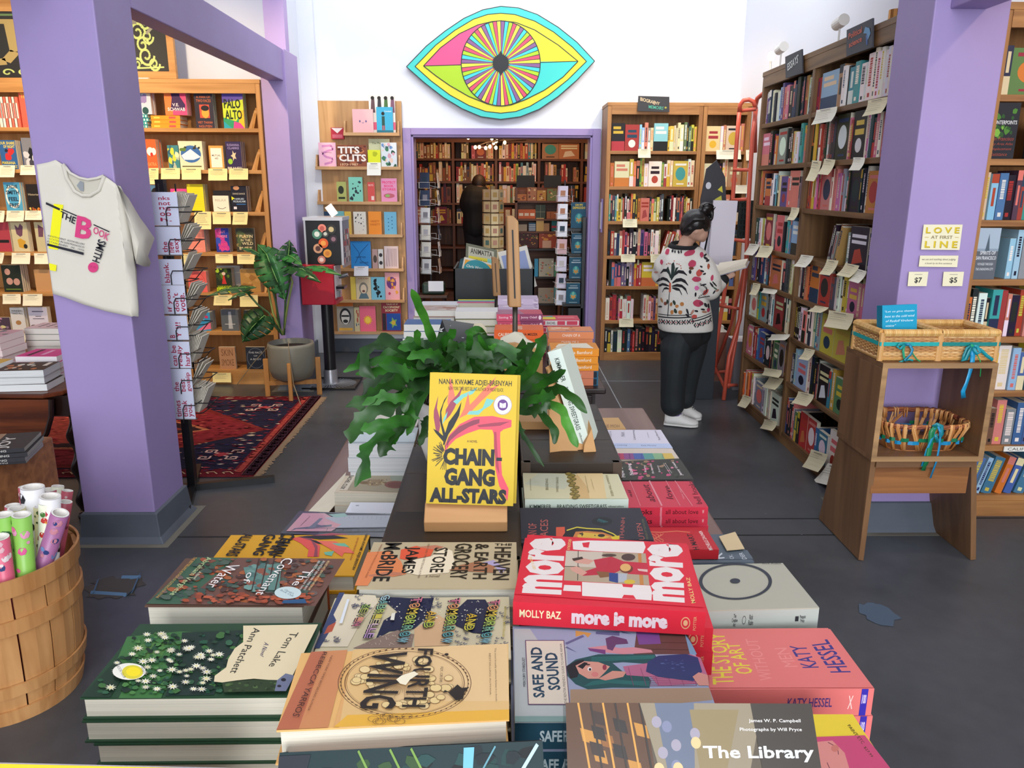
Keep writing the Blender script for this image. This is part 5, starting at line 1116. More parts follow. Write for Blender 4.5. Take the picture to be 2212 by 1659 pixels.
def decal(o,polys,name,mat,tosurf,parent,off=.004,maxe=10,step=.0003):
    """printed shapes laid onto a curved surface: each is cut small and every corner dropped onto the skin"""
    me = o.data; bvh = BVHTree.FromPolygons([tuple(o.matrix_world@v.co) for v in me.vertices],[tuple(p.vertices) for p in me.polygons])
    from mathutils.geometry import tessellate_polygon
    mb = MB(); inv = parent.matrix_world.inverted(); k = 0
    for pts, c in polys:
        k += 1; tris = [[pts[i] for i in t] for t in tessellate_polygon([[Vector((x,y,0)) for x,y in pts]])]
        st = list(tris)
        while st:
            t = st.pop(); e = [(math.dist(t[i],t[(i+1) % 3]),i) for i in range(3)]; m_,i = max(e)
            if m_ > maxe:
                a,b,d = t[i],t[(i+1) % 3],t[(i+2) % 3]; h = ((a[0]+b[0])/2,(a[1]+b[1])/2); st += [[a,h,d],[h,b,d]]; continue
            P = []
            for q in t:
                org,d = tosurf(*q); hit = bvh.ray_cast(org,d,9)
                if hit[0] is None: P = None; break
                P.append(inv@(hit[0]-d*(off+k*.00002)))
            if P and max((P[0]-P[1]).length,(P[1]-P[2]).length,(P[2]-P[0]).length) < .06: mb.poly(P,c)
    return mb.build(name, mat, parent)
WY = 5.10; WO = oZ(1462, 915); WO = Vector((1.20, WY, 0))
def W(zx,zy,dy=0.0): return oY(1380+zx/3.318,430+zy/3.318,WY+dy)-WO
wo = thing('person','woman in white floral knit sweater and black trousers reading a large book','person',WO)
bpy.context.view_layer.update()
SK = 'c49a84'; skm = plain('skin', 'c49a84', .55)
# continuous body: trunk, neck, head, arms, hands, legs, feet
hand_r = []   # right hand under the book, fingers spread along its cover
palm = W(630, 555, .02)
fingers = []
for i,(a,b) in enumerate((((640,548),(668,520)),((648,552),(682,528)),((655,556),(688,540)),((655,562),(684,552)))):
    fingers.append(('c',[(W(625+i*4,560+i*2,.0),.012),(W(*a,-.015),.0095),(W(*b,-.02),.0075)]))
fingers.append(('c',[(W(612,548,.02),.012),(W(622,528,.03),.009),(W(640,512,.045),.008)]))
palm2 = W(525, 508, .12)
for i in range(4): fingers.append(('c',[(W(518,500+i*5,.12),.011),(W(540,492+i*6,.07),.009),(W(552,494+i*6,.05),.0075)]))
fingers.append(('c',[(W(520,495,.12),.011),(W(533,486,.12),.009),(W(545,486,.1),.008)]))
legs = [('c',[(W(290,960,-.0),.085),(W(268,1060,-.03),.075),(W(250,1220,-.04),.06),(W(248,1330,-.03),.055),(W(250,1500,-.03),.036),(W(250,1560,-.03),.036)]),
        ('c',[(W(385,960,.05),.085),(W(380,1060,.08),.075),(W(365,1200,.10),.06),(W(350,1320,.12),.052),(W(335,1450,.13),.036),(W(340,1480,.13),.036)]),
        ('c',[(W(240,1585,-.03),.026),(W(300,1600,-.05),.018),(W(360,1606,-.07),.012)]),('c',[(W(336,1500,.13),.026),(W(370,1518,.11),.018),(W(400,1524,.10),.012)])]
body = blob([('c',[(W(330,900,.02),.11),(W(315,760,.02),.11),(W(320,560,.03),.115),(W(325,440,.04),.10),(W(318,380,.04),.06)]),
             ('c',[(W(318,370,.04),.052),(W(345,300,.03),.046),(W(375,260,.02),.05)]),
             ('e',W(408,190,.0),(.078,.088,.098)),('e',W(440,250,-.01),(.05,.06,.05)),('e',W(478,235,.0),(.018,.02,.022)),('e',W(455,285,.0),(.026,.03,.022)),('e',W(413,225,-.068),(.014,.02,.024)),('e',W(408,240,-.075),(.009,.012,.012)),
             ('c',[(W(250,410,.05),.06),(W(150,520,.12),.05),(W(300,560,.30),.042),(W(500,515,.15),.03),(W(522,508,.12),.024)]),
             ('c',[(W(420,430,-.0),.045),(W(500,600,-.075),.04),(W(520,640,-.08),.04),(W(575,605,-.045),.032),(W(615,568,.0),.028),(W(628,558,.01),.026)])]+fingers+legs,'body',skm,wo,.0065,3,SK)
hr = plain('black_hair','15100f',.38,noise=.2,scale=40,spec=.6)
hair = blob([('e',W(400,168,.0),(.088,.098,.088)),('e',W(358,200,.0),(.058,.082,.060)),('e',W(445,180,.0),(.058,.085,.070)),('e',W(478,190,.01),(.032,.06,.045)),('c',[(W(330,235,.03),.03),(W(345,262,.03),.012)]),
             ('e',W(483,62,.0),(.044,.044,.032)),('e',W(500,80,.0),(.032,.03,.035)),('e',W(460,88,.0),(.032,.04,.026)),('e',W(524,108,-.01),(.012,.02,.045))],'hair',hr,wo,.006,2,'15100f')
q = random.Random(4)
for i in range(26):
    t = q.uniform(0,6.28); c0 = W(484,66,0); r = q.uniform(.03,.047); a0 = q.uniform(0,6)
    MB().tube([c0+Vector((r*math.cos(a0+k*.5),-.02*math.cos(t)+q.uniform(-.03,.03),r*.8*math.sin(a0+k*.5))) for k in range(6)],.003,5).build('hair_strand',hr,hair)
for i in range(14):
    x = 310+i*13; MB().tube([W(x,235-abs(i-5)*2,-.06),W(390+i*6,150,-.10),W(470,105,-.03)],.004,5).build('hair_strand',hr,hair)
MB().tube([W(300,250,-.0),W(285,270,-.01),W(290,300,-.02)],.0018,4).build('hair_strand',hr,hair)
MB().tube([W(480+0,218,-.03),W(488,222,-.02)],.003,6,'2a1c18').build('eyebrow',paint(.6),wo)
kn = plain('white_knit', 'dedad2', .9, bump=.35, scale=260)
def ringW(y, xc, hw, d, dy=.01): 
    L_,R1 = W(xc-hw,y,dy),W(xc+hw,y,dy); c_ = (L_+R1)/2; h_ = (R1.x-L_.x)/2
    return [c_+Vector((h_*math.copysign(abs(math.cos(t))**.8,math.cos(t)),d*math.copysign(abs(math.sin(t))**.85,math.sin(t)),0)) for t in [2*PI*j/32 for j in range(32)]]
tors = MB().rings([ringW(*r) for r in ((340,328,70,.055,.035),(358,326,100,.075,.03),(385,322,132,.095,.03),(430,318,150,.115,.02),(520,312,160,.13),(620,312,168,.138),(720,320,180,.145),(820,328,190,.15),(900,332,194,.152),(938,334,190,.15))])
def blob_with(mb0, parts, *a_, **k_):
    global MB
    class MB2(MB):
        def __init__(s): super().__init__(); s.v += list(mb0.v); s.f += [list(f) for f in mb0.f]; s.c += list(mb0.c)
    old, MB = MB, MB2
    try: r = blob(parts, *a_, **k_)
    finally: MB = old
    return r
sw = blob_with(tors,[('c',[(W(410,420,-.0),.075),(W(455,500,-.05),.09),(W(490,590,-.08),.092),(W(510,645,-.09),.075),(W(550,630,-.06),.055),(W(585,608,-.04),.042)]),
           ('c',[(W(235,420,.03),.075),(W(185,480,.06),.075),(W(158,545,.10),.065),(W(230,590,.20),.055),(W(330,580,.28),.04)])],'sweater',kn,wo,.009,5,'dedad2')
# cut the hem flat
hz = W(330, 935, 0).z
for v in sw.data.vertices:
    if v.co.z < hz: v.co.z = hz+(v.co.z-hz)*.05
blk = plain('black_cloth','16171a',.85,bump=.15,scale=120)
blob([('c',[(W(560,625,-.055),.042),(W(585,600,-.035),.044),(W(608,578,-.01),.036)])],'cuff',blk,wo,.007,2,'16171a')
MB().rings([[Vector(W(322,345-k*14,.035))+Vector(((.105-.012*k)*math.cos(2*PI*j/24),.085*math.sin(2*PI*j/24),.02*math.cos(2*PI*j/24-.3)*0+.012*math.sin(2*PI*j/24))) for j in range(24)] for k in range(3)],cap=False).build('collar',blk,wo,smooth=True,solid=.008)
blob([('c',[(W(235,925,.01),.085),(W(330,925,.01),.135),(W(430,925,.02),.085)]),('c',[(W(238,965,.01),.09),(W(330,968,.01),.135),(W(425,962,.02),.09)])],'under_shirt',blk,wo,.01,5,'16171a')
trm = plain('black_trousers','1f2428',.75,bump=.25,scale=14)
blob([('c',[(W(290,985,.0),.118),(W(262,1080,-.03),.103),(W(250,1240,-.04),.088),(W(242,1400,-.03),.083),(W(242,1475,-.03),.083)]),('c',[(W(385,985,.06),.112),(W(380,1080,.08),.10),(W(355,1230,.10),.085),(W(335,1370,.12),.075),(W(330,1430,.12),.074)])],'trousers',trm,wo,.009,5,'1f2428')
MB().tube([W(262,1496,-.03),W(262,1545,-.03)],.042,16,'8c78b0').build('sock',paint(.9),wo,smooth=True); MB().tube([W(340,1430,.12),W(335,1470,.12)],.042,16,'8c78b0').build('sock',paint(.9),wo,smooth=True)
def shoe(pts_top, dy, zs, x0, x1, zb):
    """sneaker: heel at x0, toe at x1"""
    H0,T0 = W(x0,zb,dy),W(x1,zb,dy-.06); ax = (T0-H0); ax.z = 0; Ln = ax.length; ax.normalize(); sd = Vector((-ax.y,ax.x,0)); g = .0-0
    prof_ = [(0,.028,.062),(.08,.036,.075),(.25,.038,.078),(.42,.040,.07),(.6,.046,.052),(.8,.047,.038),(.93,.036,.03),(1.0,.016,.02)]
    mb = MB(); H0.z = 0
    mb.rings([[H0+ax*(t*Ln)+sd*(w_*math.cos(a))+Vector((0,0,.022+max(0,h*math.sin(a)) if math.sin(a) > 0 else .022)) for a in [2*PI*j/20 for j in range(20)]] for t,w_,h in prof_],'e4e2de')
    s = mb.build('sneaker',plain('white_leather','e6e4e0',.45,bump=.05,scale=30),wo,smooth=True)
    MB().rings([[H0+ax*(t*Ln*1.02-.004)+sd*(w_*1.1*math.cos(a))+Vector((0,0,.011+.011*math.sin(a))) for a in [2*PI*j/16 for j in range(16)]] for t,w_,h in prof_],'e8e6e2').build('sole',paint(.6),s,smooth=True)
    for i in range(4):
        c = H0+ax*(Ln*(.45+.07*i))+Vector((0,0,.098-.011*i)); MB().tube([c-sd*.024,c+Vector((0,0,.004)),c+sd*.024],.003,6,'f0eeea').build('lace',paint(.7),s)
shoe(None,-.02,None,183,425,1620); shoe(None,.14,None,300,452,1535)
# knitted pattern on the sweater
w2 = lambda x, y: (930+0*x, 0)
def toW(x,y):    # coordinates in the 5.72x crop (1410,430)
    d = ray(1410+x/5.722,430+y/5.722).normalized(); return CAM,d
P = []
def arcleaf(pts, w0, c='1d1a20'):
    n = len(pts); up_, dn = [], []
    for i, (x, y) in enumerate(pts):
        k = w0*math.sin(PI*(i+.6)/(n+.2)); up_.append((x,y-k)); dn.append((x+q.uniform(-2,2),y+k*.7+(6 if i % 2 else -2)))
    P.append((up_+dn[::-1], c))
arcleaf([(232,1000),(205,920),(170,885),(130,880),(95,920)],22); arcleaf([(235,1000),(270,930),(320,900),(380,905),(425,945)],24)
arcleaf([(215,1040),(180,1000),(130,985),(80,995),(42,1025)],22); arcleaf([(240,1040),(290,1005),(350,1000),(400,1020),(438,1070)],26)
arcleaf([(210,1080),(160,1060),(120,1055),(80,1070),(48,1110)],18); arcleaf([(235,1080),(300,1065),(360,1080),(410,1120),(432,1180)],22)
arcleaf([(205,1115),(170,1100),(140,1110),(118,1150)],15); arcleaf([(240,1100),(290,1110),(330,1125),(360,1180)],20)
P += [([(222,1000),(232,800),(262,780),(275,850),(240,1000)],'22302c'),([(215,980),(170,860),(190,830),(232,960)],'22302c'),([(240,960),(285,850),(320,840),(300,880),(250,980)],'22302c')]
P += [([(204,1035),(226,1035),(224,1150),(200,1150)],'c85a3c'),([(203,1150),(211,1150),(190,1450),(180,1450)],'20242c')]
for x,y in ((172,805),(195,795),(215,800),(265,765),(300,800),(325,805),(345,825),(350,855)): P.append(([(x-9,y),(x,y-10),(x+9,y),(x,y+10)],'b05848'))
def bl(x, y, rx, ry, c, a=0, n=10, seed=0):
    r = random.Random(x*7+y); P.append(([(x+rx*math.cos(2*PI*i/n)*r.uniform(.8,1.05)*math.cos(a)-ry*math.sin(2*PI*i/n)*math.sin(a),y+rx*math.cos(2*PI*i/n)*math.sin(a)+ry*math.sin(2*PI*i/n)*r.uniform(.8,1.05)*math.cos(a)) for i in range(n)],c))
PK,PK2,BKK,OR,GD = 'b8405c','c05048','201c22','b87840','2a3a30'
for a_ in ((460,665,80,38,PK,-.3),(490,800,55,48,PK,-.5),(180,650,28,45,PK,.2),(110,780,20,35,PK,0),(540,990,62,36,PK,0),(575,915,42,48,PK2,.3),(605,685,26,38,PK,0),(655,1150,48,26,PK2,-.8),(555,1290,66,48,PK,.1),
           (735,975,20,40,PK,.2),(515,1455,38,30,PK2,0),(690,1370,22,30,PK,.2),(40,905,30,14,'c89080',0)): bl(*a_[:5],a=a_[5])
for a_ in ((475,855,34,22,'6c3c28',.1),(462,900,20,26,BKK,0),(690,830,18,40,'a05038',0),(610,890,30,14,BKK,.3),(640,925,24,12,BKK,-.4),(655,730,34,16,BKK,.6),(680,760,26,16,BKK,-.4),(650,690,24,13,BKK,-.6),(600,835,20,12,BKK,.5),(625,1060,44,11,BKK,-.2),
           (530,1180,13,32,BKK,.1),(265,1280,18,34,GD,-.3),(280,1385,20,36,GD,-.3),(180,1270,14,32,GD,.1),(155,1290,22,26,'7c4434',0),(228,1300,18,28,'a06838',.1),(362,1298,26,30,OR,.2),(300,1325,24,22,OR,0),(238,1400,22,30,OR,.1),(340,1398,28,28,OR,0),
           (430,1390,14,42,BKK,-.3),(430,1440,34,14,BKK,.6),(490,1400,16,40,'b08070',.5),(540,1385,26,13,BKK,.2),(620,1365,32,12,BKK,.1),(640,1395,34,16,'a87860',.1),(655,1310,18,34,BKK,-.5),(690,1320,14,34,BKK,-.1),(600,1290,30,26,'8c2c44',0),
           (730,1060,12,44,BKK,-.6),(765,1050,10,44,BKK,-.7),(780,1110,10,44,'5c6a5c',-.9),(760,1150,30,10,BKK,-.9),(800,1130,24,14,'b08070',-.6),(110,1250,14,34,'b08050',-.3),(90,1330,30,12,BKK,0),(245,640,14,22,BKK,.2),(275,650,10,20,BKK,0),(320,655,13,22,BKK,-.2),(352,650,10,24,BKK,0)): bl(*a_[:5],a=a_[5])
for i in range(6): bl(545+18*int(math.cos(i)*10)/10,1100+18*int(math.sin(i)*10)/10,14,14,'d868a4')
for i in range(14): t = i/13; bl(int(580+90*math.sin(t*3)),int(1200-150*t),12,6,BKK,a=t*3)
for i in range(8): bl(int(570+i*18),int(1222-i*3),11,7,BKK,a=.4)
hem = lambda x: 1415+.16*(x-70)-.00035*(x-70)**2 if x < 480 else 1478-.0008*(x-480)**2-(x-480)*.12
for o_, th in ((0, 9), (28, 14)):
    for x in range(66,740,14): P.append(([(x,hem(x)+o_),(x+15,hem(x+15)+o_),(x+15,hem(x+15)+o_+th),(x,hem(x)+o_+th)],'1e1e26'))
for i, x in enumerate(range(95, 740, 64)):
    y = hem(x)+92; P += [([(x-38,y),(x-12,y-32),(x-6,y-22),(x-22,y),(x-6,y+22),(x-12,y+32)],'1e1e26'),([(x+38,y),(x+12,y-32),(x+6,y-22),(x+22,y),(x+6,y+22),(x+12,y+32)],'1e1e26'),([(x-9,y),(x,y-12),(x+9,y),(x,y+12)],'a83c48'),([(x+26,y-4),(x+33,y-11),(x+40,y-4),(x+33,y+6)],'a83c48')]
decal(sw,P,'knitted_pattern',paint(.9),toW,wo,off=.003,maxe=26)
# the book she reads
def slab(pts, th, c, name, label=None): 
    n = (pts[1]-pts[0]).cross(pts[3]-pts[0]).normalized(); o = MB().prism([p for p in pts],n*th,c).build(name,CARD()); return o,n
q0,q1 = W(535,560,-.02)+WO,W(775,490,-.07)+WO; q2,q3 = W(795,445,.10)+WO,W(580,478,.14)+WO
bo = thing('open_book','large open grey covered book held by the reading woman','book',(q0+q2)/2)
c0 = (q0+q2)/2; n_ = (q1-q0).cross(q3-q0).normalized()
MB().prism([p-c0 for p in (q0,q1,q2,q3)],-n_*.004,'9a98a8').build('cover',CARD(),bo)
MB().prism([p-c0+n_*.0005 for p in (q0.lerp(q2,.03),q1.lerp(q3,.03),q2.lerp(q0,.03),q3.lerp(q1,.03))],n_*.022,'d8cebc').build('page_block',paint(.8),bo)
a_,b_,c_,d_ = W(525,545,-.01)+WO,W(535,560,-.02)+WO,W(580,478,.14)+WO,W(548,470,.14)+WO
MB().prism([p-c0 for p in (b_,c_,d_,a_)],(0,0,.003),'e8e2d8').build('turned_page',paint(.8),bo)

# ================================================================ back room
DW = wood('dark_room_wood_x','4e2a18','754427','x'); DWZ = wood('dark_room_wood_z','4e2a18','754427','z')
MBk = Matrix.Translation((-1.28,10.45,0)); zsK2 = [1.93,1.645,1.37,1.10,.80,.50,.20]
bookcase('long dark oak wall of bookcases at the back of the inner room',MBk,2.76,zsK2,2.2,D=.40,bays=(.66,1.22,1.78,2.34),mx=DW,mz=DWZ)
rowsK = [('qqucuccquqcuqqucc','..qcq.pMucc','cwsropskoyrtwky','UU','cq'),('qqmqqrqsqqmcqqs','rryqqqqccrosrycks','pqycpcohctwlgww','.qcwukdrrw..uu','kR'),('qmqqkmqqqkqmq','wcuwqquycuyy','ucwewyceuu','qquwqqk','rq'),('qqSqkkqMqq','ccqwoqwq','qqwuu','qwkkq','rr')]
for i, z in enumerate(zsK2[:4]):
    for j, s in enumerate(rowsK[i]):
        a_,b_ = ([0,.66,1.22,1.78,2.34,2.76][j]+.035,[0,.66,1.22,1.78,2.34,2.76][j+1]-.03)
        fill(MBk,a_,b_,z,s,f'{SH[i]}, inner room bookcase','books in the inner room',300+i*10+j,hh=(.16,.25),yoff=.04)
for side_, x in (('left', -1.28), ('right', 1.22)):
    MBl = Matrix.Translation((x,10.3,0))@Matrix.Rotation(PI/2,4,'Z')@Matrix.Translation((-2.5,-.0,0)) if side_ == 'left' else None
    if MBl is None: continue
    MBl = Matrix.Translation((-1.0,7.75,0))@Matrix.Rotation(PI/2,4,'Z')
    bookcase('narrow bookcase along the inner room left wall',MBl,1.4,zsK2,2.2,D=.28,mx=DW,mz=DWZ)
    for i,z in enumerate(zsK2): fill(MBl,.04,1.36,z,('qkmqourqmkqsrqk','kqmrqukqqmrqkqm')[i % 2],f'{SH[i]} of inner left case','books on the inner left case',350+i,yoff=.02)
# chandelier
ch = thing('chandelier','small branching chandelier with bare glowing bulbs in the inner room','lamp',(-.02,8.9,2.05)); CH = Vector((-.02,8.9,2.05))
GLB = emis('bulb_warm', 'ffd9a0', 9.0)
fz = lambda x, y, yy: oY(860+x/4.148, 280+y/4.148, yy)
MB().tube([(0,0,.0),(0,0,.74)],.008,8,'3a2418').tube([(-.3,0,.0),(.3,0,.03)],.007,8,'3a2418').tube([(-.05,-.2,.02),(.1,.25,.0)],.007,8,'3a2418').build('frame',paint(.4,metal=.7),ch)
for i,(x,y,yy) in enumerate(((628,72,8.8),(692,158,8.8),(728,156,8.7),(785,165,8.9),(822,153,8.8),(876,162,8.75),(882,104,8.9),(955,116,8.8),(840,80,9.0),(856,120,9.0))):
    p = fz(x, y, yy)-CH
    b_ = MB().sphere(p,.017,.017,.02).build('bulb',GLB,ch,smooth=True); MB().tube([p+Vector((0,0,.015)),(p.x*.6,p.y*.6,p.z+.05),(0,0,.02)],.004,6,'3a2418').build('arm',paint(.4,metal=.7),b_)
# man with his back turned
MO = Vector((fz(700,1040,9.3).x,9.3,0)); Mn = lambda x,y,dy=0: fz(x,y,9.3+dy)-MO
mn = thing('person','man in black seen from behind, browsing in the dim inner room','person',MO)
bpy.context.view_layer.update()
blob([('c',[(Mn(690,640),.17),(Mn(705,740),.15),(Mn(700,870),.15)]),('c',[(Mn(720,560),.06),(Mn(722,520),.055)]),('e',Mn(724,488),(.078,.095,.11)),('e',Mn(685,500),(.012,.02,.03)),('e',Mn(763,500),(.012,.02,.03)),
      ('c',[(Mn(640,590),.06),(Mn(615,690),.05),(Mn(640,770,.15),.04),(Mn(660,800,.2),.035)]),('c',[(Mn(745,590),.06),(Mn(770,690),.05),(Mn(760,770,.15),.04)]),
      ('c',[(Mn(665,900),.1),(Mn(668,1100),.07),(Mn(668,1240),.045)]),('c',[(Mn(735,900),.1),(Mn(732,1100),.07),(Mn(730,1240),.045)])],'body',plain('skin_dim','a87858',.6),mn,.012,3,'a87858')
blob([('e',Mn(724,478),(.084,.098,.098))],'hair',plain('brown_hair','2c1c14',.6),mn,.01,1,'2c1c14')
blob([('c',[(Mn(665,590),.12),(Mn(725,585),.13)]),('c',[(Mn(692,620),.175),(Mn(688,660),.185),(Mn(705,740),.165),(Mn(700,865),.165)]),('c',[(Mn(660,560),.09),(Mn(645,590),.095),(Mn(620,690),.07),(Mn(640,760,.1),.055)]),('c',[(Mn(742,590),.085),(Mn(768,690),.07),(Mn(760,760,.1),.055)])],'shirt',plain('black_shirt','0e0d10',.8),mn,.012,5,'0e0d10')
blob([('c',[(Mn(668,890),.115),(Mn(668,1100),.085),(Mn(668,1300),.07)]),('c',[(Mn(735,890),.115),(Mn(732,1100),.085),(Mn(730,1300),.07)])],'trousers',plain('dark_jeans','101016',.85),mn,.014,3,'101016')
for x in (668, 732): 
    p = Mn(x,1330); MB().box(p.x-.045,p.x+.045,-.1,.16,0,.07,'1a1614').build('shoe',paint(.5),mn,bev=.02)
# inner room furniture seen through the doorway
ic_ = thing('display_shelf','low wooden merchandise shelf on the right in the inner room','display shelf',(0,9.0,0))
xa, xb = fz(1050, 520, 9.0).x, fz(1470, 520, 9.0).x
zz = [fz(1200,y,9.0).z for y in (520,638,800,912,1062,1320,1560)]
MB().box(xa,xa+.025,0,.35,0,zz[0]).box(xb-.025,xb,0,.35,0,zz[0]).build('side_panel',DWZ,ic_)
for i,z in enumerate(zz[1:] ): MB().box(xa,xb,0 if i != 3 else -.08,.35,z-.02,z).build('shelf',DW if i < 3 else plain('black_shelf','1c1416',.5),ic_)
MB().box(xa,xb,.33,.35,0,zz[0]).build('back_panel',DW,ic_)
def IC(label,x0,x1,y0,row,c,art=None,n=1,cat='book',name_='book',dy=0,th=.02):
    A,B = fz(x0,y0+40,9.03),fz(x1,y0+40,9.03); z0 = zz[row]; h_ = max(.03,fz(x0,y0,9.03).z-z0)
    for k in range(n):
        o = book(name_,label if k == 0 else label+' (behind)',None,B.x-A.x,h_,th,c,frame((A.x,9.03+dy+th+.022*k,z0+.001),(1,0,0),(0,0,1),(0,-1,0)),art=art if k == 0 else None,cat=cat)
q = random.Random(8)
R1 = [('stack of tan cards, top of inner display shelf',1062,1150,580,1,'b8743c'),('tan illustrated gift book on inner display shelf',1158,1240,518,1,'a87450'),('ochre owl box on inner display shelf',1245,1325,545,1,'b88a3c'),('green illustrated book on inner display shelf',1335,1420,530,1,'6c7a48')]
for l,a_,b_,c_,d_,e_ in R1: IC(l,a_,b_,c_,d_,e_,A_(('b',a_,8,'c8a070 5c3424 8c3c28 d8c090',.1,.1,.9,.9,.15)))
IC('orange box with three white labels on inner display shelf',1075,1230,715,2,'c8602c',A_(('r',.05,.3,.3,.6,'e8d8c0'),('r',.37,.3,.62,.6,'e8d8c0'),('r',.7,.3,.95,.6,'e8d8c0')),cat='box',name_='box'); IC('dark green four panel box on inner display shelf',1232,1320,675,2,'38483c',A_(('r',.48,0,.52,1,'7a8070'),('r',0,.48,1,.52,'7a8070')),cat='box',name_='box'); IC('row of brown cards right on inner display shelf',1330,1440,735,2,'a05c30',A_(('r',.3,.1,.35,.9,'6c3418')))
IC('pile of pale books on third inner shelf',1075,1155,850,3,'a89880'); IC('blue striped box on third inner shelf',1170,1232,835,3,'2c5878',A_(*[('r',0,.1+i*.2,1,.2+i*.2,'c8d0d8') for i in range(4)]),cat='box',name_='box'); IC('small sign card on third inner shelf',1237,1305,792,3,'c8a868',cat='card',name_='card',dy=-.02); IC('teal red tin on third inner shelf',1375,1440,812,3,'1f6c70',A_(('r',0,.3,1,.5,'a83048')),cat='tin',name_='tin'); IC('tan parcel on third inner shelf',1258,1355,840,3,'b08860')
IC('red brown berry patterned box on inner display shelf',1075,1255,925,4,'4a2420',A_(('b',4,34,'a84430 c8903c 7c8038 d8a890',.03,.03,.97,.97,.06)),cat='box',name_='box'); IC('orange and pink boxes beside berry box',1262,1420,930,4,'a84c34',A_(('r',.2,0,.7,.5,'d8b098'),('b',5,6,'e8a048 d87868',.05,.5,.95,.95,.15)),cat='box',name_='box')
IC('white and grey illustrated game box, lower inner shelf',1262,1395,1155,5,'b4b0a0',A_(('b',12,16,'d8c048 7c8c80 b07060 e0dcd0',.08,.08,.92,.92,.1)),cat='box',name_='box'); IC('sky blue box left on lower inner shelf',1222,1255,1158,5,'3c94bc',cat='box',name_='box'); IC('green box right on lower inner shelf',1398,1450,1190,5,'5c9c7c',cat='box',name_='box')
IC('tan square game box on lowest inner shelf',1255,1395,1420,6,'9c9080',A_(('b',7,10,'c86c50 5c7c70',.1,.1,.9,.9,.08)),cat='box',name_='box'); IC('teal box right on lowest inner shelf',1398,1455,1400,6,'5c98a0',cat='box',name_='box')
for nm,x0,x1 in (('left',1060,1225),('right',1308,1465)):
    A,B = fz(x0,496,9.1),fz(x1,410,9.1); o = MB().box(A.x,B.x,9.12,9.13,zz[0],B.z,'0e0c0e').build('chalk_sign',paint(.6)); tag(o,f'blank black board standing on inner display shelf, {nm} one','sign')
# round cream card tower in the inner room
tw = thing('card_tower','cream rotating card tower in the middle of the inner room','card rack',(fz(850,800,8.5).x,8.5,0)); tz0,tz1 = fz(850,1500,8.5).z,fz(850,505,8.5).z
MB().lathe([(.16,0),(.165,.02),(.03,.05),(.03,tz1)],n=16,c='8a7c60').build('stand',paint(.5),tw)
q = random.Random(2)
for i in range(8):
    for j in range(8):
        z = tz1-.02-(i+1)*.125; t = 2*PI*j/8+.2
        cm = MB().box(-.04,.04,-.004,0,0,.11,q.choice(('c8b890','b8a880','d0c4a0','c0a888')),M=Matrix.Rotation(t+PI/2,4,'Z')@Matrix.Translation((0,-.105,z)))
        cm.box(-.022,.022,-.006,-.004,.03,.08,q.choice(('8c9888','a88070','50706c','b89c60')),M=Matrix.Rotation(t+PI/2,4,'Z')@Matrix.Translation((0,-.105,z)))
        cm.build('card_pocket', paint(.6), tw)
# two white wire spinners in the doorway
def wirespin(label,cx_,yy,z0,z1,n,cols_,seed,r=.10):
    s = thing('wire_spinner',label,'card rack',(cx_,yy,0)); q = random.Random(seed)
    MB().tube([(0,0,0),(0,0,z1+.03)],.008,8,'3c3c44').lathe([(r+.02,0),(r+.01,.012),(.02,.02)],n=20,c='303034').build('pole',paint(.4),s)
    for k in range(n):
        z = z0+(z1-z0)*k/n
        for j,t in enumerate((-PI/2-.35,-.1,PI/2,PI+.1)):
            d = Vector((math.cos(t),math.sin(t),0)); sd = Vector((-d.y,d.x,0)); b = d*r
            MB().tube([b-sd*.055+Vector((0,0,z+.05)),b-sd*.055+Vector((0,0,z-.005)),b+sd*.055+Vector((0,0,z-.005)),b+sd*.055+Vector((0,0,z+.05)),b+d*.02-sd*.055+Vector((0,0,z+.05))],.002,5,'e4e2e0').tube([d*.01+Vector((0,0,z+.02)),b+Vector((0,0,z))],.0018,5,'e4e2e0').build('wire_pocket',paint(.3),s)
            if j < 2 or j == 3:
                c = q.choice(cols_); w_, h_ = .10, .145
                M_ = Matrix.Translation(Vector((cx_,yy,z))+b+d*.004)@Matrix.Rotation(math.atan2(d.y,d.x)+PI/2,4,'Z')@Matrix.Rotation(-.1,4,'X')
                o = MB().box(-w_/2,w_/2,0,.003,0,h_,c).box(-w_*.25,w_*.25,-.0006,0,h_*.3,h_*.7,q.choice(('8c8890','304050','a87860','b8b4b8'))).build('greeting_card',CARD()); o.matrix_world = M_
                tag(o,f'{cname(c)} greeting card facing {("front", "right", "", "left")[j]}, {ORD[n-k]} tier of the {label.split()[0]} wire spinner','card',f'cards on the {label.split()[0]} wire spinner')
lx = fz(300,800,7.95).x; wirespin('left white wire card spinner inside the doorway',lx-.02,7.95,fz(300,1280,7.95).z,fz(300,410,7.95).z+.05,6,['d8d6d4','dcdcdc','c8a890','e0dcd0','38445c'],1)
rx_ = fz(1490,800,7.85).x; wirespin('right white wire card spinner inside the doorway',rx_,7.85,fz(1480,1560,7.85).z,fz(1480,480,7.85).z,7,['d8dcec','dfe3ee','d0cce0','c8a8b0'],2,.075)
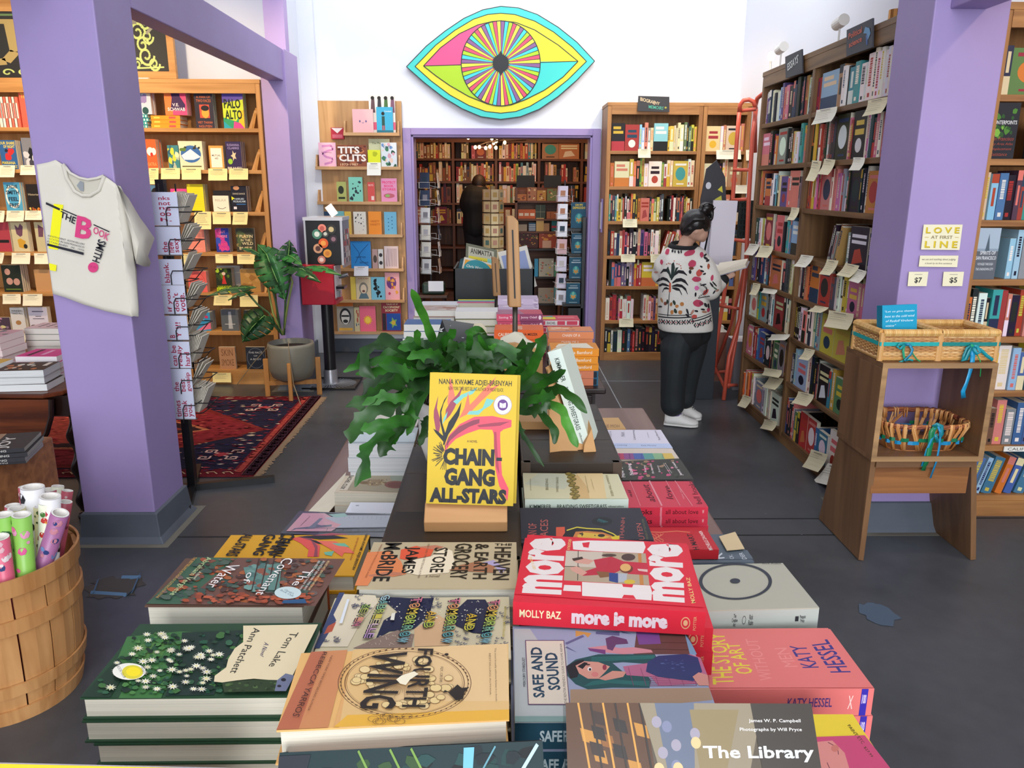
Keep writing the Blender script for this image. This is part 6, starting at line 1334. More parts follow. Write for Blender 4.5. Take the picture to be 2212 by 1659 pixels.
# black stepped display with four identical teal books
bs = thing('display_tower','black slanted display tower of teal books at right doorpost','display stand',(0,7.80,0))
xs = [fz(1545, 880, 7.78).x, .815]
prf = [(0, 0), (0, 1.42), (.02, 1.50)]
for i,(x0,x1,y0,y1) in enumerate(((1548,1692,652,882),(1552,1668,930,1108),(1532,1655,1145,1335),(1506,1632,1375,1560))):
    yy = 7.76-.05*i; A,B = fz(x0,y1,yy),fz(x1,y0,yy); w_,h_ = B.x-A.x,B.z-A.z
    MB().box(A.x-.03,min(.80,B.x+.12),.0-.05*i-.02,.16,A.z-.03,A.z-.005,'0c0d12').build('step',paint(.4),bs)
    ar = A_(('t','OH MY',.5,.9,.5,.09,'e8c830',.02),('t','DEMIGODS!',.5,.79,.8,.09,'e8c830',.02),('e',.5,.38,.25,.2,'2c8890'),('s',.5,.33,.22,.14,'c89048',6,.5),('e',.5,.45,.1,.1,'6cb0a0')) if i == 0 else A_(('r',.25,.85,.8,.88,'a8b8c0'),('r',.15,.74,.85,.79,'a8b8c0'),('e',.5,.4,.25,.2,'2c8890'),('s',.5,.35,.25,.15,'c89048',6,.5),('e',.5,.48,.1,.1,'6cb0a0'),('r',.2,.05,.8,.08,'90a8b0'))
    for k in range(2): book('book',f'teal book with golden emblem, {ORD[i+1]} from top on the black tower'+(' (copy behind)' if k else ''),None,w_,h_,.02,'1c5068',frame((A.x,yy+.021*(k+1),A.z),(1,0,0),(0,0,1),(0,-1,0)),art=ar if k == 0 else None)
B = fz(1720,660,7.9); MB().prism([(xs[0]+.1,.10,0),(xs[1]+.0,.10,0),(xs[1]+.0,.10,B.z),(xs[0]+.03,.10,B.z),(xs[0]+.03,.10,.9)],(0,.05,0),'0b0c11').build('back_panel',paint(.4),bs)
MB().box(xs[1]-.02,xs[1]+.01,-.2,.15,0,1.3,'0b0c11').box(xs[0]-.02,xs[1],-.2,.15,0,fz(1500,1600,7.6).z,'0b0c11').build('side_panel',paint(.4),bs)
# stool with green parcel and card
stl = thing('stool','small dark wooden stool inside the doorway at left','stool',(fz(320,1480,7.6).x,7.6,0)); sz = fz(320,1470,7.6).z
MB().box(-.15,.14,-.12,.12,sz-.03,sz,'4a2c1c').build('seat',paint(.4),stl,bev=.004)
for x in (-.11, .10):
    for y in (-.09,.09): MB().tube([(x,y,sz-.03),(x*1.15,y*1.15,0)],.016,8,'3a2016').build('leg',paint(.4),stl)
sx0 = fz(220,1400,7.6).x; o = MB().box(0,.22,0,.16,0,.11,'22382c').build('parcel',paint(.3),loc=(sx0,7.52,sz+.001),bev=.02); tag(o,'dark green parcel on the stool in the doorway','box')
A,B = fz(272,1448,7.5),fz(405,1358,7.5); o = MB().box(0,B.x-A.x,0,.002,0,B.z-A.z,'f0eef2').build('sign_card',paint(.5),loc=(A.x,7.5,A.z)); tag(o,'white card leaning on the green parcel in the doorway','card')
# ================================================================ right: two-tier wooden stand with baskets by the purple post
STW = wood('stand_walnut_x','6a4a32','866242','x',rough=.45,scale=.6); STZ = wood('stand_walnut_z','6a4a32','866242','z',rough=.45,scale=.6); EDGE = wood('stand_edge','8a6a48','b08a5e','x')
S = Vector((1.86,3.10,0)); stand = thing('book_stand','brown wooden cube shelf on splayed slab legs against the purple post','stand',S)
s4 = lambda x, y, pl: oY(1840+x/3.769, 620+y/3.769, pl)-S
FY = 3.02; BY = 3.36
a0,a1,b0,b1 = s4(262,625,FY),s4(1190,625,FY),s4(168,1410,FY),s4(1070,1410,FY)
zt_,zb_ = a0.z+.003,b0.z-.006; xl,xr_ = (a0.x+b0.x)/2-.005,(a1.x+b1.x)/2
dF, dB = FY-S.y, BY-S.y
MB().box(xl,xr_,dF,dB,zt_-.022,zt_).build('top_board',STW,stand,bev=.002); MB().box(xl,xr_,dF,dB,zb_,zb_+.022).build('bottom_board',STW,stand,bev=.002)
MB().box(xl,xl+.022,dF,dB,zb_+.022,zt_-.022).build('side_board',STZ,stand,bev=.002); MB().box(xr_-.022,xr_,dF,dB,zb_+.022,zt_-.022).build('side_board',STZ,stand,bev=.002)
MB().box(xl,xr_,dF-.002,dF,zt_-.022,zt_).box(xl,xr_,dF-.002,dF,zb_,zb_+.022).box(xl,xl+.022,dF-.002,dF,zb_+.022,zt_-.022).box(xr_-.022,xr_,dF-.002,dF,zb_+.022,zt_-.022).build('raw_front_edge',EDGE,stand)
# splayed legs and apron
for sgn,xt,xb in ((-1,xl+.035,1.60-S.x),(1,xr_-.035,xr_+.06)):
    MB().prism([(xt,dF+.02,zb_),(xb,dF+.06,0),(xb,dF+.5,0),(xt,dF+.34,zb_)],(sgn*.024,0,.004),'ccc').build('leg',STZ,stand,bev=.002)
MB().box(xl+.03,xr_-.03,dF+.03,dF+.05,zb_-.155,zb_-.03).build('apron',wood('apron_wood','7a4c28','a06a3c','x'),stand); MB().box(xl+.03,xr_-.03,dF+.01,dF+.06,zb_-.03,zb_).build('apron_cap',STW,stand)
# wicker baskets
WK = ['d9ab6e', 'c8955a', 'e2bb84', 'b98552']
def wicker(label,x0,x1,y0,y1,z0,h_,rib,seed,group='wicker baskets on the stand'):
    o = thing('wicker_basket',label,'basket',((x0+x1)/2,(y0+y1)/2,z0),group); X,Y = (x1-x0)/2,(y1-y0)/2; q = random.Random(seed)
    for nm,pa,pb in (('front',(-X,-Y),(X,-Y)),('right',(X,-Y),(X,Y)),('back',(X,Y),(-X,Y)),('left',(-X,Y),(-X,-Y))):
        mb = MB(); L_ = math.dist(pa,pb); ux,uy = (pb[0]-pa[0])/L_,(pb[1]-pa[1])/L_; nx,ny = uy,-ux
        for r in range(13):          # woven rows going over and under the stakes
            z = .014+(h_-.04)*r/12.5; pts = []
            for i in range(25):
                t = i/24; k = .0035*math.sin(t*24*PI/2+(PI if r % 2 else 0)); pts.append((pa[0]+ux*t*L_+nx*k,pa[1]+uy*t*L_+ny*k,z))
            mb.tube(pts, .0042, 5, q.choice(WK))
        for i in range(13):
            t = i/12; mb.tube([(pa[0]+ux*t*L_,pa[1]+uy*t*L_,0),(pa[0]+ux*t*L_,pa[1]+uy*t*L_,h_-.02)],.003,5,'b07c48')
        mb.build('woven_side', paint(.55), o, smooth=True)
        rb = MB(); n = int(L_/.0075)
        for i in range(n):           # wrapped rim
            t0,t1 = i/n,(i+.92)/n; rb.tube([(pa[0]+ux*t0*L_,pa[1]+uy*t0*L_,h_-.012),(pa[0]+ux*t1*L_,pa[1]+uy*t1*L_,h_-.012)],.0155,8,q.choice(('dcae66','d2a05a','e0b674')))
        rb.build('wrapped_rim', paint(.5), o)
        MB().tube([(pa[0],pa[1],.008),(pb[0],pb[1],.008)],.008,6,'c89858').build('base_rod',paint(.5),o)
    for x,y in ((-X,-Y),(X,-Y),(X,Y),(-X,Y)): MB().tube([(x,y,0),(x,y,h_-.01)],.012,8,'cf9c5c').build('corner_post',paint(.5),o)
    MB().box(-X,X,-Y,Y,.002,.008,'b88850').build('basket_floor',paint(.6),o)
    rz = h_*.56; rc = rib
    MB().rings([[(x*(X+.0105),y*(Y+.0105),rz+dz) for x,y in ((-1,-1),(1,-1),(1,1),(-1,1))] for dz in (-.008,.008)],rc,cap=False).build('ribbon_band',paint(.35),o)
    return o
def ribbon(name, pts, w_, c, parent, tw=0):
    mb = MB(); P = [Vector(p) for p in pts]; n = len(P); rows = []
    for i, p in enumerate(P):
        t = (P[min(i+1,n-1)]-P[max(0,i-1)]).normalized(); s_ = t.cross(Vector((0,-1,0))).normalized() if abs(t.y) < .9 else Vector((1,0,0)); s_ = (s_+Vector((0,tw*math.sin(i*1.3),0))).normalized(); rows.append((p-s_*w_/2,p+s_*w_/2))
    for (a,b),(c_,d) in zip(rows,rows[1:]): mb.poly([a,b,d,c_],c)
    return mb.build(name,paint(.3,name='satin'),parent,smooth=True,solid=.0006)
ZTOP = zt_+.001
g = lambda x, y, pl=3.05: oY(1840+x/3.769, 620+y/3.769, pl)
bA,bB = g(235,590).x,g(700,590).x; bC,bD = g(712,590).x,g(1170,590).x
hB = g(400, 340).z-g(400, 590).z
k1 = wicker('square wicker basket with turquoise ribbon holding a blue box, left on stand',bA,bB,3.06,3.30,ZTOP,hB,'1fa6a4',1)
k2 = wicker('empty square wicker basket with long trailing turquoise ribbon, right on stand',bC,bD,3.06,3.30,ZTOP,hB,'12807c',2)
def bow(bk, gx, gy, pl, specs):
    for nm, pts, w_, c in specs:
        o_ = bk.location; ribbon(nm,[g(x,y,pl-.003*i*(1 if i % 2 else .3))-o_ for i,(x,y) in enumerate(pts)],w_,c,bk,.3)
bow(k1,0,0,3.042,[('ribbon_bow',[(430,470),(390,462),(370,485),(395,505),(430,470)],.010,'148f94'),('ribbon_bow',[(430,468),(470,470),(495,510),(480,550),(455,575),(430,600)],.011,'157fa0'),('ribbon_tail',[(430,475),(418,520),(425,570),(440,605)],.009,'1c9c74'),('ribbon_tail',[(440,590),(410,605),(385,612)],.007,'1c8c8c'),('ribbon_tail',[(480,500),(500,550),(530,590),(560,608)],.005,'1e8a58'),('ribbon_tail',[(430,600),(470,590),(500,600)],.008,'18a0a8')])
bow(k2,0,0,3.038,[('ribbon_bow',[(975,480),(940,500),(915,560),(900,600),(930,590),(960,520),(980,490)],.014,'12838c'),('ribbon_bow',[(985,480),(1020,485),(1050,530),(1020,545),(990,500)],.013,'1590a0'),('ribbon_tail',[(1010,490),(1060,520),(1100,560),(1150,595)],.013,'148f98'),('ribbon_tail',[(975,485),(985,560),(980,620),(960,700),(935,780),(905,850),(910,905)],.018,'1793c4'),('ribbon_tail',[(1020,550),(1045,600),(1052,650),(1045,730)],.004,'1e9a50'),('ribbon_knot',[(960,480),(985,492)],.02,'1fa06c')])
bb = book('book','turquoise blue wrapped box with white handwriting standing in left basket',None,.145,.19,.045,'1296bd',frame(g(225,330,3.14)-Vector((0,0,.10)),(1,.05,.02),(-.02,.15,1),(0,-1,.15)),spine='0f7f9f',pages='1296bd',cat='box',
          art=lambda a: [a.text(t,.5 if i < 3 else .25,.86-i*.1,w_,.05,'d8f0f8',0,.3) for i,(t,w_) in enumerate((('"Let us give thanks',.86),('bent to the cold wind',.86),('of Rudolf Virchow',.8),('voice"',.3)))])
bb.name = 'gift_box'
# woven rattan basket on the lower shelf
zq = zb_+.023; cA,cB = g(225,1200,3.08).x,g(1030,1160,3.08).x
rb_ = thing('rattan_basket','open rattan basket laced with green and blue ribbon on the lower shelf','basket',((cA+cB)/2,3.19,zq)); q = random.Random(9)
XX, YY = (cB-cA)/2-.024, .135; hR = .115
def rim(t, k=1.0, z=hR, d=0): 
    c_,s_ = math.cos(t),math.sin(t); return Vector(((XX*k)*math.copysign(abs(c_)**.55,c_),(YY*k)*math.copysign(abs(s_)**.55,s_),z))
for j in range(3): MB().tube([rim(2*PI*i/60)+Vector((0,0,.006*math.sin(i*1.5+j*2.1)))+rim(2*PI*i/60)*.02*math.cos(i*1.5+j*2.1) for i in range(61)],.006,6,('8a4a2c','7a3c26','a05c34')[j]).build('twisted_rim',paint(.5),rb_,smooth=True)
for i in range(30):
    t = 2*PI*(i+.5)/30; 
    for k in range(4):
        dt = (k-1.5)*.022; sl = (.14 if i % 2 else -.02)
        MB().tube([rim(t+dt+sl,.8,.004),rim(t+dt+sl*.5,.93,hR*.5),rim(t+dt,1.04,hR-.01),rim(t+dt,1.03,hR+.010),rim(t+dt,.95,hR+.006),rim(t+dt,.93,hR*.7)],.0038,5,q.choice(('c98a4c','d79c5c','b8763c','e0ac70'))).build('rattan_stake',paint(.5),rb_,smooth=True)
for z,k,c in ((.055,.955,'12704c'),(.042,.93,'1b86b8')):
    for i in range(0, 30):
        if (i+(1 if c[0:2] == '1b' else 0)) % 2 == 0:
            ts_ = [2*PI*(i+.0+x*1.1)/30 for x in (0,.5,1)]; mbx = MB(); mbx.poly([rim(ts_[0],k,z-.008),rim(ts_[1],k+.03,z-.008),rim(ts_[1],k+.03,z+.008),rim(ts_[0],k,z+.008)],c).poly([rim(ts_[1],k+.03,z-.008),rim(ts_[2],k,z-.008),rim(ts_[2],k,z+.008),rim(ts_[1],k+.03,z+.008)],c); mbx.build('ribbon_lacing',paint(.3,name='satin'),rb_)
MB().rings([[rim(2*PI*i/30,.8,z) for i in range(30)] for z in (0,.004)],'a86a38').build('basket_floor',paint(.6),rb_)
for nm,pts,w_,c in (('ribbon_tail',[(690,1130),(650,1180),(640,1280),(620,1400),(580,1495)],.022,'137a4a'),('ribbon_tail',[(700,1130),(720,1180),(715,1290),(690,1420),(640,1555)],.009,'1b86b8'),('ribbon_tail',[(680,1140),(660,1220),(610,1330),(570,1460)],.010,'1b8ab0'),('ribbon_bow',[(660,1140),(690,1118),(730,1135),(735,1200),(700,1260),(680,1200)],.018,'167f8c')):
    ribbon(nm,[g(x,y,3.03-.004*(i % 2))-rb_.location for i,(x,y) in enumerate(pts)],w_,c,rb_,.3)
# signs stuck on the post
def sign(label,px,art,c='e9e3c4',pl=3.392,name='sign_card'):
    P = [oY(x,y,pl) for x,y in px]; base = P[3]; o = MB().prism([p-base for p in P],(0,-.002,0),c).build(name,CARD(),loc=base); tag(o,label,'sign')
    f = lambda u,v: tuple((P[3]*(1-u)+P[2]*u)*(1-v)+(P[0]*(1-u)+P[1]*u)*v); a = Art(f,(0,-1,0),base,lift=.0028); art(a); a.build('lettering',CARD(),o)
def lol(a):
    for t,cx,cy,w_,h_ in (('L O V E',.5,.78,.86,.24),('L I N E',.5,.22,.84,.26)):
        a.text(t,cx+.008,cy-.015,w_,h_,'8a7424',.02); a.text(t,cx,cy,w_,h_,'d8be28',.02)
    a.text('AT FIRST',.5,.5,.56,.13,'8a7a50',.01); a.rect(.06,.49,.16,.51,'c8b450'); a.rect(.84,.49,.94,.51,'c8b450')
sign('cream sign on right post reading Love at First Line in yellow capitals',[(1995,485),(2079,485),(2072,540),(1989,539)],lol)
sign('narrow cream card in small script below the Love sign',[(1987,552),(2070,552),(2067,577),(1984,576)],lambda a: (a.text('we use and anything about judging',.5,.65,.88,.22,'5c5850',0,.3),a.text('a book by its first sentence',.5,.3,.7,.2,'5c5850',0,.3)))
sign('small cream price card reading seven dollars, left of the pair',[(1963,587),(2005,587),(2001,618),(1960,618)],lambda a: (a.text('$7',.52,.4,.38,.42,'2c2c2c',.02),a.rect(.3,.8,.7,.83,'8a8680')))
sign('small cream price card reading five dollars, right of the pair',[(2038,587),(2082,587),(2078,618),(2035,618)],lambda a: (a.text('$5',.52,.4,.38,.42,'2c2c2c',.02),a.rect(.3,.8,.7,.83,'8a8680')))
# legible travel covers
def QB(label, x0, x1, y0, row, c, art, **k):
    P = 3.555; A,B = oY(x0,y0+25,P),oY(x1,y0+25,P); h_ = oY(x0,y0,P).z-zsQ[row]
    book('book',label,None,B.x-A.x,h_,.02,c,frame((A.x,P+.02,zsQ[row]+.001),(1,0,0),(0,0,1),(0,-1,0)),art=art)
QB('black cover-out book reading Counterpoints with green willow, top right',2137,2203,222,1,'26262c',A_(('b',3,22,'4c8030 7cb040 2c5424',.1,.42,.9,.95,.1),('r',.02,.6,.98,.7,'26262c'),('t','COUNTERPOINTS',.5,.65,.9,.07,'e0e0e0',.01),('t','San Francisco',.55,.36,.75,.07,'a04838',0,.3),('t','Bay Area Atlas',.55,.26,.75,.06,'a04838',0,.3),('t','Displacement',.55,.17,.7,.06,'a04838',0,.3),('t','Resistance',.5,.08,.55,.06,'a04838',0,.3)))
QB('grey blue cover-out book reading Spirits of San Francisco, beside the post',2112,2160,493,3,'8c9cac',A_(('r',0,.6,1,1,'a8b8c8'),('p',[(.4,.55),(.5,.9),(.6,.55)],'50606c'),('r',0,0,1,.55,'60646c'),('t','SPIRITS OF',.55,.52,.7,.07,'e0e4e8'),('t','SAN FRANCISCO',.5,.42,.9,.07,'e0e4e8'),('t','VOYAGES THROUGH',.5,.3,.7,.05,'d0d4d8'),('t','THE UNKNOWN CITY',.5,.2,.8,.05,'d0d4d8')))
# ================================================================ middle table (far) with piles, bin and holders
ft = thing('display_table','dark carved wooden table in mid aisle, covered with book piles','table',(.02,4.2,0))
MB().box(-.44,.44,-.95,.95,.715,.74).build('tabletop',MAHD,ft,bev=.006)
MB().box(-.40,.40,-.90,.90,.55,.713).build('drawer_case',MAHD,ft)
MB().box(.10,.385,-.915,-.90,.57,.70).box(.20,.28,-.925,-.915,.60,.67).box(.31,.36,-.925,-.915,.59,.69).build('carved_drawer',MAHD,ft,bev=.004)
for x in (-.37, .37):
    for y in (-.87,.87): MB().lathe([(.025,0),(.035,.04),(.022,.08),(.03,.2),(.038,.35),(.024,.42),(.036,.5),(.036,.56)],x,y,14).build('turned_leg',MAHD,ft,smooth=True)
T2 = .741
def FT(label,gr,xc,y,n,th,c,L_=.21,W_=.14,z=T2,**k): stackbooks(label,gr,xc-L_/2,xc+L_/2,y,y+W_,z,n,th,c,k.pop('spine',c),**k)
GM = 'piles on the middle table: '
FT('blue and coral paperback low in the front right pile, middle table',GM+'coral and blue',.325,3.30,2,.034,'2c6480',seed=11,spart=A_(('r',.45,0,.9,1,'d8805c'),('r',.9,.1,.97,.9,'1c2430'),('t','TERN',.55,.5,.2,.4,'c8a8a0')),top_art=A_(('r',.0,0,1,1,'d87858'),('p',[(0,.6),(1,.4),(1,1),(0,1)],'38608c')),jit=.01)
FT('orange paperback by Maria Bamford in the front right pile',GM+'orange',.325,3.30,3,.033,'eb9426',z=T2+.068,seed=12,spart=A_(('e',.12,.5,.08,.35,'e8dccc'),('t','Maria Bamford',.58,.5,.55,.45,'f8e8d0',.01)),top_art=A_(('p',[(.1,.1),(.9,.2),(.8,.8),(.3,.9)],'f0e8d4'),('t','SURE',.5,.6,.5,.1,'28241c')),jit=.005)
FT('book in dark brown cover under the salmon patterned one, right side',GM+'right middle',.33,3.55,4,.032,'4a342c',seed=13)
FT('salmon patterned paperback topping the right middle pile',GM+'salmon',.33,3.55,2,.034,'e08858',z=T2+.128,seed=14,spart=A_(('t','CHAIN OF A',.5,.5,.4,.4,'f0dccc')),top_art=A_(('r',0,0,1,1,'e8905c'),('b',2,10,'b06040 f0c0a0',.05,.3,.95,.95,.12),('r',.0,.0,.1,1,'5878a8')))
FT('red and pink comic style book in back right pile',GM+'comics',.30,3.98,5,.036,'d0405a',L_=.225,seed=15,spart=A_(('r',.02,.12,.98,.88,'e4dcd8'),('r',.05,.2,.2,.8,'d84860'),('r',.48,.2,.66,.8,'d84860'),('r',.7,.2,.95,.8,'d84860'),('t','RACHEL',.34,.5,.2,.4,'403038')),top_art=A_(('r',.1,.1,.9,.5,'d8485c'),('r',.1,.55,.6,.9,'e8d040'),('p',[(.6,.6),(.9,.6),(.7,.9)],'38a0a8'),('r',.45,.1,.5,.5,'e8d8d0')))
FT('mint green paperback under orange one, middle table',GM+'mint',.085,3.45,4,.032,'9cc8a8',seed=16)
FT('bright orange paperback reading California in centre of middle table',GM+'california',.085,3.47,2,.045,'e8642a',L_=.225,z=T2+.13,seed=17,spart=A_(('t','CALIFORNIA',.28,.5,.4,.35,'f8e0c8',.02),('t','AJA MEIZER',.72,.5,.32,.35,'401c10',.02)),top_art=A_(('t','CALIFORNIA',.4,.5,.6,.14,'f8e0c8',.02)),rot=-.03)
FT('plum purple paperback by Jenny Odell behind the orange pile',GM+'odell',.09,3.72,7,.036,'8c4062',L_=.225,seed=18,spart=A_(('r',0,0,.5,1,'d0506c'),('t','Saving Time',.25,.5,.4,.4,'f0d0d8',.01),('t','Jenny Odell',.7,.5,.35,.4,'f0d0d8',.01),('e',.94,.5,.03,.3,'e8d0d8')),top_art=A_(('r',0,0,1,.5,'c84860'),('p',[(0,.4),(1,.5),(1,1),(0,1)],'a86c88')),rot=.03)
FT('white and purple edged paperback in pile behind the plum one',GM+'behind plum',.09,3.98,9,.032,'c8b4cc',seed=19,spart=A_(('b',2,10,'5c3c6c c87c70 e8e0e0',.02,.1,.98,.9,.08)))
FT('pale paperback with fore edge out in front left pile',GM+'front left',-.345,3.55,7,.033,'4a6a98',seed=20,front='pages',pages='dcdad2',jit=.01,top_art=A_(('r',0,0,1,1,'3c68a0')))
FT('off-white paged hardcover in the back left pile of middle table',GM+'back left',-.33,3.85,7,.036,'b89c90',seed=21,front='pages',pages='dedad0',hard=True,top_art=A_(('b',2,12,'e0d4c8 a87868 c8b8b0',.05,.05,.95,.95,.2)),jit=.008)
FT('cream paged book in the pile left of the plum ones',GM+'centre left',-.12,3.78,6,.036,'8a8c58',seed=22,front='pages',pages='dcd6c6',hard=True,jit=.008)
FT('white topped book on the centre left pile of middle table',GM+'centre left top',-.12,3.78,1,.036,'e6e4e2',z=T2+.218,seed=23,front='pages',pages='dedad0')
FT('low cream paged book nearest the fern on middle table',GM+'by the fern',-.12,3.45,6,.03,'c8b0b8',seed=24,front='pages',pages='e2dccc',jit=.01)
FT('thick book with rainbow cover edge below the print bin',GM+'below the bin',-.14,4.30,4,.055,'50a8a8',seed=25,front='pages',pages='d8d0bc',top_art=A_(('r',0,0,.3,1,'e8d848'),('r',.3,0,.6,1,'40a8b8'),('r',.6,0,1,1,'d85880')),jit=.004)
FT('white covered book in rear left corner of middle table',GM+'rear left',-.34,4.25,6,.036,'dcdce0',seed=26,front='pages',pages='dedad0')
# bin of prints
bn = thing('print_bin','black open bin of large matted prints on the middle table','bin',(-.03,4.70,T2)); 
bz = oY(1070,580,4.62).z-T2; MB().box(-.25,.23,-.10,-.09,0,bz,'0e1014').box(-.25,-.24,-.10,.35,0,bz,'0e1014').box(.22,.23,-.10,.35,0,bz,'0e1014').box(-.25,.23,-.1,.35,0,.01,'0e1014').build('bin_body',paint(.5),bn)
def PR(label, px, pl, c, art, th=.004):
    P = [oY(x,y,pl) for x,y in px]; base = P[3]; o = MB().prism([p-base for p in P],(0,th,0),c).build('print',CARD(),loc=base); tag(o,label,'print','prints in the black bin')
    f = lambda u,v: tuple((P[3]*(1-u)+P[2]*u)*(1-v)+(P[0]*(1-u)+P[1]*u)*v); a = Art(f,(0,-1,0),base); art(a); a.build('picture',CARD(),o)
PR('print lettered Enormous on orange and teal, front left of bin',[(1003,555),(1065,570),(1062,640),(985,640)],4.66,'d8d0c0',A_(('r',.05,.5,.95,.95,'e8a030'),('e',.5,.75,.45,.25,'2c8c94'),('t','ENORMOUS',.55,.62,.8,.16,'b83430',.02),('t','Chris Ware',.4,.8,.55,.07,'e8e4d8')))
PR('grey framed print with yellow Death Ray lettering',[(1007,525),(1074,540),(1070,640),(1002,640)],4.74,'6c6c58',A_(('r',.08,.62,.9,.95,'b8b4a0'),('t','ANIMATTA',.5,.88,.7,.1,'38342c',.02),('r',.1,.55,.7,.78,'d8c838'),('t','DEATH RAY',.4,.66,.55,.14,'40381c',.02),('r',.7,.55,.92,.78,'7ac0b8')))
PR('tilted dark teal print leaning out left of bin',[(994,560),(1004,556),(1000,600),(983,612)],4.82,'2c4c54',A_(('r',.1,.1,.9,.9,'34606c')))
PR('white matted blue print behind the wooden holder',[(1075,545),(1138,530),(1160,618),(1100,640)],4.72,'d9d4c8',A_(('r',.08,.1,.9,.9,'8c98c0'),('r',.1,.3,.6,.6,'d8dce0')))
PR('purple blue print leaning right out of bin',[(1116,548),(1136,540),(1152,615),(1136,622)],4.80,'5c5c8c',A_(('r',.1,.1,.9,.9,'44487c')))
PR('green and white patterned print, front right of bin',[(1080,585),(1130,580),(1130,640),(1080,640)],4.64,'b8c0b0',A_(('b',3,14,'3c7c50 e8e8e8 2c3c6c',.05,.1,.95,.95,.14)))
PR('black and red lettered print low at front of bin',[(1000,590),(1060,592),(1060,640),(998,640)],4.63,'2c2c38',A_(('t','HER ERO',.25,.7,.35,.3,'c84050',.02),('t','SETH RUBIN',.7,.85,.45,.08,'c8c8d0'),('t','THE',.7,.65,.3,.15,'d8d8e0')))
# ================================================================ near display table
TZ = .80
TT = wood('table_top_worn','6e5048','8a6c62','y',rough=.4,scale=.5)
nt_ = thing('near_table','long worn reddish wooden display table in the foreground under the book piles','table',(.015,1.6,0))
MB().box(-.515,.515,-1.15,1.15,TZ-.035,TZ).build('tabletop',TT,nt_,bev=.006)
MB().box(-.46,.46,-1.08,1.08,TZ-.13,TZ-.036).build('apron',TT,nt_)
for x in (-.43, .43):
    for y in (-1.04,1.04): MB().box(x-.03,x+.03,y-.03,y+.03,0,TZ-.13).build('leg',TT,nt_,bev=.004)
# dark stained crates used as risers
CRW = wood('black_stained_x','1a130e','382a1e','x',rough=.5,scale=.6); CRY = wood('black_stained_y','1c140f','3e2e20','y',rough=.5,scale=.6)
def crate(label, x0, x1, y0, y1, z1):
    o = thing('riser_box',label,'crate',((x0+x1)/2,(y0+y1)/2,TZ)); X,Y,Z = (x1-x0)/2,(y1-y0)/2,z1-TZ
    n = 3
    for i in range(n): MB().box(-X+.004,X-.004,-Y+2*Y*i/n+.001,-Y+2*Y*(i+1)/n-.001,Z-.012,Z).build('top_board',CRY if i % 2 else CRX_,o,bev=.001)
    for s in (-1, 1):
        MB().box(-X,X,s*Y-(.012 if s > 0 else 0),s*Y+(0 if s > 0 else .012),0,Z-.0005).build('side_board',CRW,o,bev=.001)
        MB().box(s*X-(.012 if s > 0 else 0),s*X+(0 if s > 0 else .012),-Y+.012,Y-.012,0,Z-.0005).build('side_board',CRY,o,bev=.001)
        for k in range(7):     # finger joints showing at the corners
            if k % 2 == 0: MB().box(s*(X+.0008)-.02*(s > 0),s*(X+.0008)+.02*(s < 0),-Y-.001,-Y+.0135,Z*k/7,Z*(k+1)/7).build('finger_joint',plain('joint_wood','4a3a2c',.5,noise=.2),o)
    return o
CRX_ = CRW
crate('dark stained finger jointed crate under the white pot and yellow novel',-.21,.037,1.178,1.78,.992)
crate('second dark stained crate, right of the fern, holding the easel',.045,.262,1.57,2.03,1.02)
crate('third dark crate behind the fern pot',-.21,.037,1.79,2.2,.992)

def FG(label,group,NL,NR,far,z,n,kind,c,art=None,spart=None,frame_=(1,0,0),pages='dcd6c4',hard=True,spine=None,gloss=False,z0=None,seed=1,jit=.004,lower=None,bow_=0):
    """a pile of n flat books whose top cover has its near corners at pixels NL, NR on the plane z. kind L: fore edge towards camera, R: spine towards camera"""
    A,B = oZ(*NL,z),oZ(*NR,z); ex = (B-A).normalized(); ey = Vector((-ex.y,ex.x,0)); L_ = (B-A).length; w_ = far
    q = random.Random(seed); z0 = TZ+.0005 if z0 is None else z0; th = (z-z0)/n
    mat = GLOSS() if gloss else CARD()
    for i in range(n):
        top_ = i == n-1; dx,dy = (0,0) if top_ else (q.uniform(-jit,jit),q.uniform(-jit*.4,jit*.6))
        O = A+ex*dx+ey*dy; O.z = z0+i*th
        if kind == 'L': M_ = frame(O+ey*w_,-ey,ex,(0,0,1))
        else: M_ = frame(O+ex*L_, ey, -ex, (0, 0, 1))
        lb = label if top_ else short(lower or 'copy of '+label)+f', {ORD[n-i]} from top'
        o = book('book',' '.join(lb.split()[:16]),group,w_,L_,th*.985,c,M_,spine=spine,pages=pages,hard=hard,spart=spart,mat=mat)
        if top_ and art:
            a = Art(zoomed(lambda x,y: oZ(x,y,z),*frame_),(0,0,1),step=.00001,lift=.0003); art(a)
            inv = M_.inverted(); a.mb.v = [tuple(inv@Vector(v)) for v in a.mb.v]; a.build('cover_print',mat,o)
    return o
ZA,ZB,ZC,ZD,ZE,ZF,ZG = (2.186,0,900),(3.607,600,880),(5.53,600,900),(3.324,540,1160),(3.607,1080,880),(5.027,1200,860),(2.633,1080,1300)
def inq(bl,br,tr,tl,u,v): return tuple((bl[k]*(1-u)+br[k]*u)*(1-v)+(tl[k]*(1-u)+tr[k]*u)*v for k in (0,1))
def speck(a,quad,seed,n,cols,s0,s1,kind='blob',flat=.6,m=7):
    q = random.Random(seed)
    for _ in range(n):
        x,y = inq(*quad,q.uniform(.03,.97),q.uniform(.04,.96)); s_ = q.uniform(s0,s1); c = q.choice(cols)
        if kind == 'daisy':
            a.star(x,y,s_,s_*flat,c,9,.45,q.random()); a.ell(x,y,s_*.22,s_*.22*flat,'e0d080',7)
        else: a.poly([(x+s_*math.cos(2*PI*i/m)*q.uniform(.5,1),y+s_*flat*math.sin(2*PI*i/m)*q.uniform(.5,1)) for i in range(m)],c)
